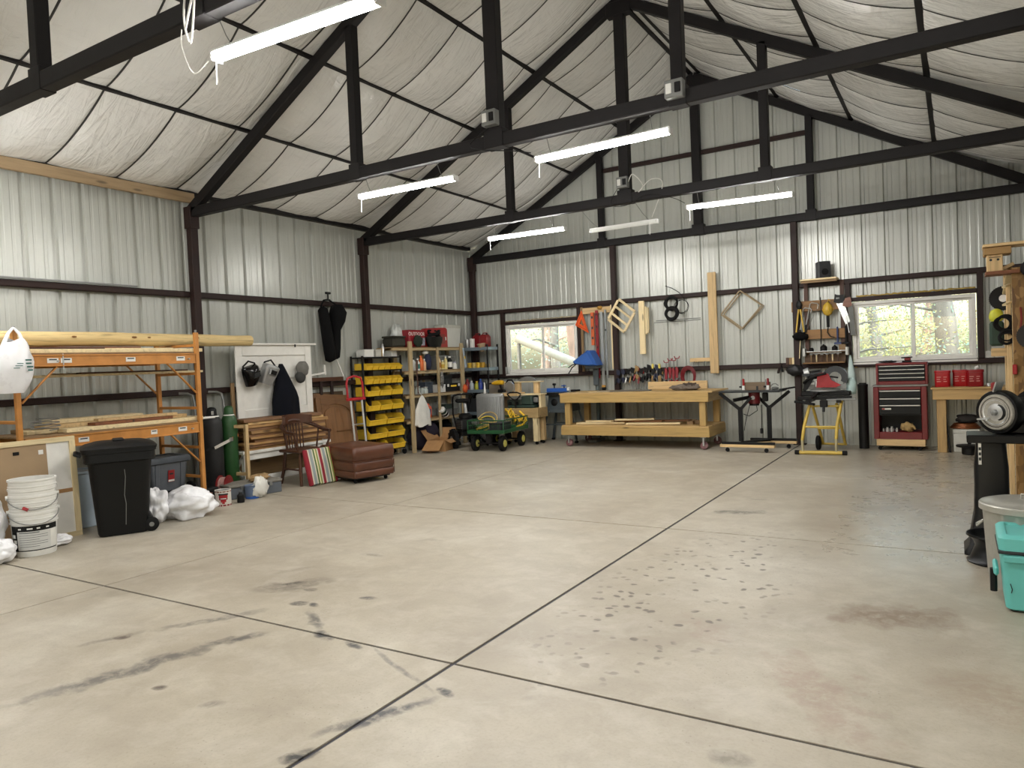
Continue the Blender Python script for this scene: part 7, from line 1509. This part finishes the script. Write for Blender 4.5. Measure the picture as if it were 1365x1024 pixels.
# ================================================================ red tool chest
tc_ = thing('tool_cabinet', 'red rolling tool cabinet with black drawers under the right hand window', 'tool cabinet', (7.47, -.25, 0))
CX0, CX1, CY0, CY1 = 7.135, 7.80, -.48, -.03; TR = mat('chest_red', '#6d1117', .35, 0, .1); TB = mat('drawer_black', '#0c0e0f', .45, 0, .15, spec=.3)
MB().bb(CX0, CX0 + .07, CY0, CY1, .16, .90, .006).build('side', TR, tc_); MB().bb(CX1 - .07, CX1, CY0, CY1, .16, .90, .006).build('side', TR, tc_); MB().bb(CX0 + .07, CX1 - .07, CY1 - .02, CY1, .16, .90).build('back', TB, tc_)
MB().bb(CX0 + .07, CX1 - .07, CY0, CY1 - .02, .16, .26, .004).build('lower_panel', TR, tc_); MB().bb(CX0 + .07, CX1 - .07, CY0, CY1 - .02, .855, .90, .004).build('upper_panel', TR, tc_); MB().bb(CX0 - .01, CX1 + .02, CY0 - .02, CY1, .90, .925, .006).build('top', mat('top_grey', '#8a8783', .4, .2), tc_)
MB().bb(CX0 + .07, CX1 - .07, CY0 + .02, CY1 - .03, .495, .51).build('divider', TB, tc_)
for z0, z1 in ((.745, .85), (.65, .74), (.515, .645)):
    dd = MB().bb(CX0 + .075, CX1 - .075, CY0 - .004, CY1 - .06, z0, z1, .004).build('drawer', TB, tc_); MB().bb(CX0 + .08, CX1 - .08, CY0 - .018, CY0 - .004, z1 - .018, z1 - .002, .003).build('pull', SILVER, dd)
bd_ = MB().bb(CX0 + .11, CX0 + .225, CY0 - .008, CY0 - .004, .575, .60, .002).build('badge', SILVER, tc_); MB().bb(CX0 + .112, CX0 + .145, CY0 - .0095, CY0 - .008, .578, .597).build('badge_mark', RED, bd_)
solo(MB().bb(CX0 + .03, CX1 - .03, CY0 + .0, CY1 - .02, .065, .158, .004), 'timber_plinth', 'timber plinth on casters under the red tool cabinet', 'plinth', pine('x'))
for x in (CX0 + .06, CX1 - .08):
    for y in (CY0 + .05, CY1 - .08): pass
plc = thing('caster_set', 'black caster dolly under the timber plinth', 'dolly', (7.47, -.25, 0)); MB().bb(CX0 + .05, CX1 - .05, CY0 + .03, CY1 - .05, .052, .064, .002).build('plate', BLACK, plc)
for x in (CX0 + .07, CX1 - .10):
    for y in (CY0 + .05, CY1 - .09): MB().lathe([(.008, -.012), (.024, -.012), (.026, 0), (.024, .012), (.008, .012)], (x, y, .026), 12, rotm(R(90)).to_3x3()).build('caster', BRUB, plc, True)
tx = thing('tool_chest', 'red top chest with four black drawers on the red tool cabinet', 'tool chest', (7.49, -.25, .926)); TX0, TX1 = 7.175, 7.815
MB().bb(TX0, TX0 + .03, -.45, -.06, .926, 1.20, .004).build('side', TR, tx); MB().bb(TX1 - .03, TX1, -.45, -.06, .926, 1.20, .004).build('side', TR, tx); MB().bb(TX0 + .03, TX1 - .03, -.45, -.06, .926, .975, .003).build('base', TR, tx); MB().bb(TX0, TX1, -.46, -.06, 1.20, 1.235, .008).build('lid', TR, tx); MB().bb(TX0 + .03, TX1 - .03, -.08, -.06, .975, 1.2).build('back', TR, tx)
for z0, z1 in ((1.148, 1.196), (1.093, 1.143), (1.035, 1.088), (.978, 1.03)):
    dd = MB().bb(TX0 + .034, TX1 - .034, -.455, -.09, z0, z1, .003).build('drawer', TB, tx); MB().bb(TX0 + .04, TX1 - .04, -.468, -.455, z1 - .013, z1 - .002, .002).build('pull', SILVER, dd)
t = thing('bench_vise', 'small black and red vise on top of the red top chest', 'vise', (7.57, -.3, 1.236)); MB().bb(7.50, 7.62, -.35, -.25, 1.236, 1.26, .004).build('base', BLACK, t); MB().bb(7.53, 7.61, -.34, -.26, 1.26, 1.295, .008).build('body', DRED, t); MB().bar((7.49, -.3, 1.30), (7.63, -.3, 1.305), .05, .018, .004).build('jaw', BLACK, t)
solo(MB().blob((7.32, -.30, 1.252), (.11, .07, .016), .4, 3, 81, 22, 1.2365), 'work_gloves', 'flat black work gloves on top of the red top chest', 'gloves', BLACK, smooth=True, ang=180)
gl = thing('tan_gloves', 'crumpled tan leather gloves in the open bay of the tool cabinet', 'gloves', (7.55, -.4, .261)); TANL = mat('tan_leather', '#a98d5c', .8, 0, .25, 20, .5)
MB().blob((7.55, -.40, .325), (.085, .06, .06), .5, 3.5, 83, 24, .261).build('palm', TANL, gl, True, 180)
for k in range(4): MB().tube([(7.60 + .01 * k, -.43 + .02 * k, .33), (7.635, -.45 + .025 * k, .34 - .01 * k), (7.65, -.46 + .03 * k, .30)], [.017, .016, .011], 8).build('finger', TANL, gl, True)
for x, s_, l_ in ((7.25, .018, 'tiny silver socket at the left of the open cabinet bay'), (7.30, .026, 'silver fitting second in the open cabinet bay'), (7.355, .03, 'bright fitting third in the open cabinet bay'), (7.42, .022, 'silver socket beside the tan gloves')): solo(MB().lathe([(s_, .261), (s_, .261 + s_ * 1.6), (s_ * .6, .261 + s_ * 1.7), (s_ * .6, .261 + s_ * 2.4)], (x, -.40, 0), 12), 'socket_part', l_, 'fitting', SILVER, smooth=True)
tu = thing('black_tube', 'tall black plastic tube standing left of the red tool cabinet', 'tube', (6.99, -.3, 0)); MB().lathe([(.066, 0), (.068, .01), (.068, .90), (.072, .905), (.072, .935), (.06, .94)], (6.985, -.30, 0), 24).build('barrel', mat('tube_black', '#111214', .45), tu, True); MB().lathe([(.05, .94), (.045, .955)], (6.985, -.30, 0), 20).build('cap', BLACK, tu, True)
# ================================================================ right hand bench
b2 = thing('side_bench', 'timber side bench with red tubs on it right of the tool cabinet', 'bench', (8.4, -.35, 0)); BB = wood('bench_pale', '#bc9a66', 'x', .65)
MB().bb(7.87, 9.1, -.62, -.58, .72, .86, .004).build('front_rail', BB, b2); MB().bb(7.87, 7.91, -.579, -.02, .72, .86, .004).build('end_rail', wood('bench_pale', '#bc9a66', 'y', .65), b2); MB().bb(7.85, 9.1, -.64, .0, .86, .882, .003).build('top', wood('ply_top', '#c3a26c', 'x'), b2)
for x, y in ((7.97, -.53), (7.97, -.10), (9.0, -.53), (9.0, -.10)): MB().bb(x - .055, x + .055, y - .045, y + .045, 0, .72, .004).build('leg', wood('bench_pale', '#bc9a66', 'z', .65), b2)
TUB = mat('tub_red', '#a8141d', .35, 0, .1)
for k, (x, y, c_) in enumerate(((7.99, -.36, TUB), (8.20, -.26, TUB), (8.37, -.38, mat('tub_deep_red', '#8c121c', .35, 0, .1)))):
    t = thing('red_tub', 'red plastic tub on the side bench, %s' % ('leftmost of the three', 'middle one, set back', 'rightmost, darker with a white scoop'), 'tub', (x, y, .883), 'red tubs on the side bench') if False else thing('red_tub', 'red plastic tub on the side bench, %s' % ('leftmost one', 'middle one set farther back', 'darker rightmost one with a white scoop')[k], 'tub', (x, y, .883), 'red tubs on the side bench')
    loft(MB().at((x, y, .883)), [(.088, .075, .03, 0, 0, 0), (.092, .08, .035, .01, 0, 0), (.092, .08, .035, .19, 0, 0), (.098, .086, .035, .192, 0, 0), (.098, .086, .035, .222, 0, 0), (.085, .07, .03, .226, 0, 0)]).build('body', c_, t, True, 50)
    for r_, (dx, w_) in enumerate(((-.045, .05), (.03, .04))): 
        for q in range(3): MB().bb(x + dx - w_ / 2, x + dx + w_ / 2 - .01 * (q % 2), y - .0825, y - .08, .883 + .07 + .03 * q, .883 + .079 + .03 * q).build('print_line', mat('tub_print', '#cf8f86', .5), t)
    if k == 2: MB().tube([(x, y, 1.10), (x + .01, y, 1.13), (x + .04, y - .01, 1.15)], [.015, .022, .018], 8).build('scoop', WHITE, t, True)
crate(8.10, 8.40, -.50, -.15, 0.001, .31, 'white storage box on the floor under the side bench', mat('off_white', '#c8c6bd', .5), 'storage_box', 'box')
cpc = thing('copper_coil', 'coil of copper tubing on the white box under the side bench', 'coil', (8.24, -.34, .312))
for i in range(4): r_ = .15 - .012 * i; MB().tube([(8.24 + r_ * 1.15 * cos(q), -.35 + r_ * sin(q), .325 + .016 * i) for q in [2 * pi * j / 28 for j in range(28)]], .010, 7, True).build('coil_turn', mat('copper', '#8a5231', .4, .6), cpc, True)
solo(MB().blob((8.27, -.33, .44), (.14, .1, .06), .4, 3, 91, 22, .384), 'dark_bundle', 'dark cloth bundle on top of the copper coil', 'bundle', mat('dark_cloth', '#2a2624', .9, 0, .3), smooth=True, ang=180)
t = thing('lidded_pan', 'black lidded pan on the floor before the white box', 'pan', (8.30, -.62, 0)); MB().lathe([(.08, 0), (.09, .01), (.09, .09), (.15, .10), (.155, .12), (.15, .125), (.05, .135)], (8.28, -.70, 0), 26).build('body', BLACK, t, True); MB().cyl((8.28, -.70, .13), (8.28, -.70, .15), .02, 10).build('knob', BLACK, t)
solo(MB().at((8.06, -.52, 0), 0, R(-5)).bb(-.012, .012, -.03, .03, 0, .60, .003), 'dark_stake', 'dark flat stake leaning by the leg of the side bench', 'stake', BLACK)
t = thing('wall_outlet', 'pair of pale outlet covers on the gable wall right of the window', 'outlet', (8.60, .02, 1.32)); 
for x in (8.55, 8.66): MB().bb(x - .05, x + .05, .02, .08, 1.25, 1.35, .006).build('cover', mat('outlet_grey', '#b9b8b2', .5), t)
for k, (x, l_) in enumerate(((8.52, 'pale'), (8.63, 'dark'))): solo(MB().lathe([(.03, .883), (.035, .886), (.03, .925), (.01, .93)], (x, -.45, 0), 14), 'jar', l_ + ' little jar lid on the right of the side bench', 'lid', GREYM if k else SILVER, smooth=True)
# ================================================================ plywood partition, birdhouse, plank shelf
pt_ = thing('plywood_partition', 'freestanding partition of studs sheathed in strand board at the right edge', 'partition', (8.9, -4.1, 0))
def osb():
    mt, t, b = new_mat('strand_board'); v = coords(t, (1, 1, 1), False); vo = nd(t, 'TexVoronoi'); vo.inputs['Scale'].default_value = 26; vo.inputs['Randomness'].default_value = 1
    mp = nd(t, 'Mapping'); mp.inputs['Scale'].default_value = (1, 1, .42); mp.inputs['Rotation'].default_value = (0, .7, 0); t.links.new(v, mp.inputs[0]); t.links.new(mp.outputs[0], vo.inputs['Vector'])
    c = ramp(t, nd(t, 'SeparateColor').outputs[0], [(0, srgb('#5f4226')), (.5, srgb('#86632f')), (1, srgb('#a98350'))]); sc_ = [n_ for n_ in t.nodes if n_.bl_idname == 'ShaderNodeSeparateColor'][0]; t.links.new(vo.outputs['Color'], sc_.inputs[0])
    c = mixc(t, math_(t, 'MULTIPLY', noise_(t, v, 14, 4), .4), c, srgb('#5a3b1c')); t.links.new(c, b.inputs['Base Color']); b.inputs['Roughness'].default_value = .6; bump_(t, b, vo.outputs['Distance'], .3, .004); return mt
MB().bb(8.60, 9.24, -4.02, -4.005, 0, 2.12, .001).build('strand_board', osb(), pt_)
for x, y in ((8.62, -3.98), (9.2, -3.98)): MB().bb(x - .019, x + .019, y - .022, y + .066, .04, 2.08, .003).build('stud', pine('z'), pt_)
for z in (.02, 2.10): MB().bb(8.60, 9.24, -4.003, -3.92, z - .019, z + .019, .003).build('plate', pine('x'), pt_)
for y in (-3.2, -3.6): 
    MB().bb(8.575, 8.613, y - .045, y + .045, 0, 2.10, .003).build('stud', pine('z'), pt_)
MB().bb(8.575, 8.613, -3.91, -3.15, 2.10, 2.14, .003).build('plate', pine('y'), pt_); MB().bb(8.45, 8.613, -3.5, -3.46, 1.32, 1.40, .003).build('ledge', pine('x'), pt_)
MB().bar((8.615, -3.9, 2.10), (8.59, -3.25, 1.85), .09, .02, .003).build('gusset', pale('x'), pt_); MB().bar((8.5, -3.95, 2.10), (8.62, -3.95, 2.16), .09, .03, .003).build('cleat', pine('x'), pt_)
for z in (1.82, 1.98): MB().bar((8.59, -3.90, z), (8.54, -4.00, z - .03), .035, .018, .003).build('peg', pale('x'), pt_)
MB().bb(8.40, 8.66, -4.10, -3.86, 2.065, 2.095, .003).build('bird_ledge', wood('redwood', '#7b4a2c', 'x'), pt_)
ps = thing('plank_shelf', 'long plank shelf above the strand board at the right edge', 'shelf', (8.8, -4.0, 2.3)); MB().bb(8.385, 9.2, -4.12, -3.86, 2.315, 2.34, .003).build('plank', pine('x'), ps); MB().bb(9.1, 9.14, -4.06, -3.9, 2.12, 2.315, .003).build('riser_block', pine('z'), ps)
bh = thing('birdhouse', 'little wooden birdhouse under the plank shelf', 'birdhouse', (8.47, -3.98, 2.096))
MB().bb(8.415, 8.535, -4.06, -3.90, 2.097, 2.245, .003).build('box', pine('z'), bh); MB().bb(8.39, 8.60, -4.09, -3.87, 2.245, 2.31, .004).build('roof', wood('bird_roof', '#a5814f', 'x', .65), bh)
for x in (8.445, 8.50): MB().cyl((x, -4.063, 2.20), (x, -4.059, 2.20), .011, 10).build('entrance', INK, bh)
MB().bar((8.43, -4.062, 2.222), (8.52, -4.062, 2.222), .006, .01).build('trim', oldw('x'), bh)
def sawdisc(x, y, z, r, lb, mt, hub):
    t = thing('cutting_disc', lb, 'saw blade', (x, y, z - r), 'saw blades hung on the partition')
    k = 36; poly = []
    for i in range(k): a = 2 * pi * i / k; poly += [(x + r * cos(a), z + r * sin(a)), (x + r * .955 * cos(a + .1), z + r * .955 * sin(a + .1))]
    MB().prism(poly, y - .004, y + .004, 'xz').build('plate', mt, t); MB().cyl((x, y - .007, z), (x, y + .006, z), r * .3, 16).build('centre', hub, t)
sawdisc(8.735, -4.04, 2.10, .075, 'small black saw blade high on the strand board', BLACK, GREYM); sawdisc(8.74, -4.04, 1.50, .12, 'dark saw blade with a red centre on the strand board', mat('blade_dark', '#2c2a2b', .4, .4), DRED)
sawdisc(8.56, -3.45, 1.88, .12, 'black saw blade behind the studs of the partition', BLACK, SILVER)
MB_ = solo(MB().tube([(8.66, -4.035, 1.76), (8.665, -4.035, 1.66), (8.655, -4.035, 1.56)], .008, 6), 'red_rope', 'short red rope hanging on the strand board', 'cord', DRED, smooth=True)
yt_ = thing('string_trimmer_head', 'yellow and green capped tool hung behind the partition studs', 'tool', (8.50, -3.5, 1.40)); MB().blob((8.50, -3.48, 1.71), (.06, .05, .07), .15, 2, 5, 16).build('yellow_cap', mat('lime_yellow', '#c4c437', .5), yt_, True, 180); MB().bb(8.44, 8.56, -3.53, -3.43, 1.42, 1.66, .02).build('body', mat('tool_green', '#22392c', .5), yt_)
tc2 = thing('cable_tangle', 'tangle of black cords hanging on the partition stud', 'cable', (8.56, -3.62, 1.45))
coil(8.555, 1.63, .075, 5, 9, y=-3.66, par=tc2, rr=.010); coil(8.57, 1.50, .06, 4, 10, y=-3.68, par=tc2, rr=.009)
solo(MB().bb(8.59, 8.625, -4.06, -4.03, 1.16, 1.25, .006), 'red_tag', 'small red clip on the edge of the strand board', 'clip', RED)
# ================================================================ bench grinder on its pedestal
gp = thing('grinder_pedestal', 'black flared steel pedestal carrying the bench grinder', 'pedestal', (8.352, -5.95, 0)); GB = mat('pedestal_black', '#0a0a0b', .4, .1, .2, spec=.3)
GX, GY = 8.352, -5.95
vs_ = []; 
for z, w_, d_ in ((.0, .17, .18), (.02, .17, .18), (.06, .14, .15), (.28, .105, .12), (.45, .10, .11), (.60, .10, .10), (.77, .085, .09)): vs_.append((w_, d_, .03, z, 0, 0))
loft(MB().at((GX, GY, 0)), vs_).build('column', GB, gp, True, 50)
MB().bb(GX - .14, GX + .34, GY - .15, GY + .15, .77, .825, .006).build('table', GB, gp); MB().bb(GX - .075, GX - .055, GY - .125, GY - .115, .62, .77, .002).build('label_strip', SILVER, gp)
for q in range(3): MB().bb(GX - .072, GX - .058, GY - .127, GY - .125, .65 + .035 * q, .67 + .035 * q).build('label_mark', INK, gp)
bg2 = thing('bench_grinder', 'black bench grinder with a pale wheel facing the room', 'grinder', (GX, GY, .826))
ZC = .975
ry = rotm(R(90), 0, R(-38)).to_3x3(); ax = ry @ V((0, 0, 1)); c0 = V((GX + .06, GY - .03, ZC))
MB().lathe([(.05, -.18), (.085, -.15), (.095, -.10), (.095, .10), (.085, .16), (.05, .18)], (GX + .16, GY + .06, ZC), 24, ry).build('motor', GB, bg2, True)
MB().lathe([(.06, -.04), (.145, -.04), (.15, -.03), (.15, .03), (.145, .04), (.13, .042), (.128, .03), (.06, .028)], c0, 32, ry).build('wheel_guard', GB, bg2, True)
gw = MB().lathe([(.055, .025), (.06, .045), (.085, .05), (.118, .05), (.124, .04), (.124, .025)], c0, 36, ry, cap=False).build('grinding_wheel', mat('pale_wheel', '#98948a', .9, 0, .15, 60), bg2, True)
MB().lathe([(.0, .042), (.085, .042), (.098, .050), (.104, .0515)], c0, 28, ry, cap=False).build('wheel_recess', mat('recess_dark', '#3b3330', .6, .1, .3), gw, True); MB().lathe([(.0, .05), (.045, .05), (.06, .044), (.075, .0445), (.082, .050), (.088, .0525)], c0, 24, ry, cap=False).build('flange', SILVER, gw, True); MB().lathe([(.022, .045), (.022, .07), (.012, .077), (.001, .078)], c0, 6, ry).build('nut', GREYM, gw)
MB().lathe([(.06, -.04), (.145, -.04), (.15, 0), (.145, .04), (.06, .04)], V((GX + .28, GY + .14, ZC)), 28, ry).build('rear_guard', GB, bg2, True); MB().bb(GX + .04, GX + .27, GY - .05, GY + .13, .826, .90, .01).build('base', GB, bg2)
MB().bar(c0 + V((-.02, -.02, .14)), c0 + V((.0, -.04, .21)), .07, .012, .003).build('spark_shield', SILVER, bg2); MB().bar((GX - .07, GY - .08, .93), (GX - .01, GY - .10, .935), .06, .012, .002).build('tool_rest', SILVER, bg2); MB().bb(GX + .01, GX + .05, GY - .06, GY - .02, 1.12, 1.18, .008).build('rest_knob', DRED, bg2)
cable([(GX + .27, GY + .05, .88), (GX + .31, GY - .08, .86), (GX + .36, GY - .10, .83), (GX + .5, GY + .05, .70), (GX + .7, GY + .2, .40), (9.15, GY + .3, .02)], 'black power cord running off the bench grinder', .007, BLACK, 'power_cord')
# ================================================================ rim, galvanised can, cooler
rm = thing('wheel_rim', 'bare black steel wheel rim standing on the floor by the metal can', 'rim', (8.36, -6.24, 0))
MB().lathe([(.155, .0), (.175, .002), (.178, .012), (.160, .022), (.150, .05), (.14, .075), (.128, .11), (.135, .135), (.155, .165), (.178, .178), (.175, .19), (.16, .188), (.14, .16), (.10, .12), (.10, .08), (.06, .07), (.05, .06)], (8.37, -6.25, 0), 36).build('barrel', mat('rim_black', '#17181a', .35, .5, .2), rm, True, 50)
for k in range(5): a = 2 * pi * k / 5; MB().cyl((8.37 + .06 * cos(a), -6.25 + .06 * sin(a), .07), (8.37 + .06 * cos(a), -6.25 + .06 * sin(a), .078), .009, 8).build('lug_hole', INK, rm)
gc_ = thing('metal_can', 'galvanised ribbed metal can with a lid behind the turquoise cooler', 'can', (8.52, -6.78, 0)); GAL = mat('galvanised', '#a6a49c', .42, .45, .12, 12)
kx, ky = 8.515, -6.74; nn = 72; vs_, fs_ = [], []
lv_ = [(.205, .0), (.208, .02), (.214, .05), (.236, .44), (.24, .47), (.243, .48)]
for r_, z in lv_:
    for j in range(nn): a = 2 * pi * j / nn; q = .010 if (j % 4 < 2 and .04 < z < .46) else 0; vs_.append((kx + (r_ - q) * cos(a), ky + (r_ - q) * sin(a), z))
for i in range(len(lv_) - 1):
    for j in range(nn): a, b = i * nn + j, i * nn + (j + 1) % nn; fs_.append((a, b, b + nn, a + nn))
MB().add(vs_, fs_ + [tuple(range(nn))[::-1]]).build('body', GAL, gc_, True, 25)
MB().lathe([(.25, .455), (.255, .458), (.255, .49), (.248, .498), (.22, .500), (.21, .508), (.12, .516), (.02, .520)], (kx, ky, 0), 48).build('lid', GAL, gc_, True, 35); MB().tube([(kx - .04, ky, .512), (kx - .04, ky, .545), (kx + .04, ky, .545), (kx + .04, ky, .512)], .007, 8).build('lid_handle', GAL, gc_, True)
hx = MB().tube([(kx - .235, ky + .05, .36), (kx - .265, ky + .05, .33), (kx - .265, ky + .12, .33), (kx - .22, ky + .12, .36)], .006, 8).build('side_handle', GAL, gc_, True)
cl = thing('cooler', 'turquoise hard cooler with a black latch at the right edge of the picture', 'cooler', (8.7, -7.18, 0)); TQ = mat('turquoise', '#62b6b0', .5, 0, .07, 5, .05)
CXa, CXb, CYa, CYb = 8.335, 9.08, -7.32, -6.92
loft(MB().at(((CXa + CXb) / 2, (CYa + CYb) / 2, 0)), [((CXb - CXa) / 2 - .04, (CYb - CYa) / 2 - .03, .03, .012, 0, 0), ((CXb - CXa) / 2 - .03, (CYb - CYa) / 2 - .022, .035, .02, 0, 0), ((CXb - CXa) / 2 - .012, (CYb - CYa) / 2 - .008, .035, .30, 0, 0), ((CXb - CXa) / 2 - .01, (CYb - CYa) / 2 - .006, .035, .315, 0, 0)]).build('tub', TQ, cl, True, 40)
MB().bb(CXa - .002, CXb + .002, CYa - .004, CYb + .004, .318, .335, .004).build('gasket', INK, cl)
loft(MB().at(((CXa + CXb) / 2, (CYa + CYb) / 2, 0)), [((CXb - CXa) / 2 - .002, (CYb - CYa) / 2 - .0, .035, .336, 0, 0), ((CXb - CXa) / 2, (CYb - CYa) / 2 + .002, .035, .40, 0, 0), ((CXb - CXa) / 2 - .015, (CYb - CYa) / 2 - .013, .035, .415, 0, 0), ((CXb - CXa) / 2 - .04, (CYb - CYa) / 2 - .04, .03, .416, 0, 0), ((CXb - CXa) / 2 - .045, (CYb - CYa) / 2 - .045, .03, .405, 0, 0)]).build('lid', TQ, cl, True, 40)
MB().bb(CXa + .02, CXa + .16, CYa - .014, CYa + .01, .275, .312, .006).build('latch_boss', TQ, cl); MB().bb(CXa + .17, CXa + .24, CYa - .02, CYa + .005, .25, .30, .008).build('latch', BLACK, cl)
MB().bb(CXa - .02, CXa + .004, CYa + .10, CYa + .30, .17, .22, .012).build('side_grip', TQ, cl); MB().cyl((CXa - .015, CYa + .30, .03), (CXa - .015, CYa + .30, .16), .018, 10).build('black_side_handle', BLACK, cl)
for x in (CXa + .05, CXa + .2): MB().tube([(x, CYa + .004, .16), (x + .008, CYa + .003, .13), (x + .004, CYa + .006, .11)], .0025, 5).build('scuff', INK, cl)
for x in (CXa + .07, CXb - .07):
    for y in (CYa + .07, CYb - .07): MB().cyl((x, y, 0), (x, y, .013), .02, 10).build('foot', BLACK, cl)

# ---------------------------------------------------------------- things built of one piece need no empty
for t in [o for o in COL.objects if o.type == 'EMPTY' and o.get('category') and len(o.children) == 1]:
    c = t.children[0]; mw = t.matrix_basis @ c.matrix_basis; nm_ = t.name; props = {k: t[k] for k in ('label', 'category', 'group', 'kind') if k in t}
    bpy.data.objects.remove(t); c.parent = None; c.matrix_basis = mw; c.name = nm_
    for k_, v_ in props.items(): c[k_] = v_
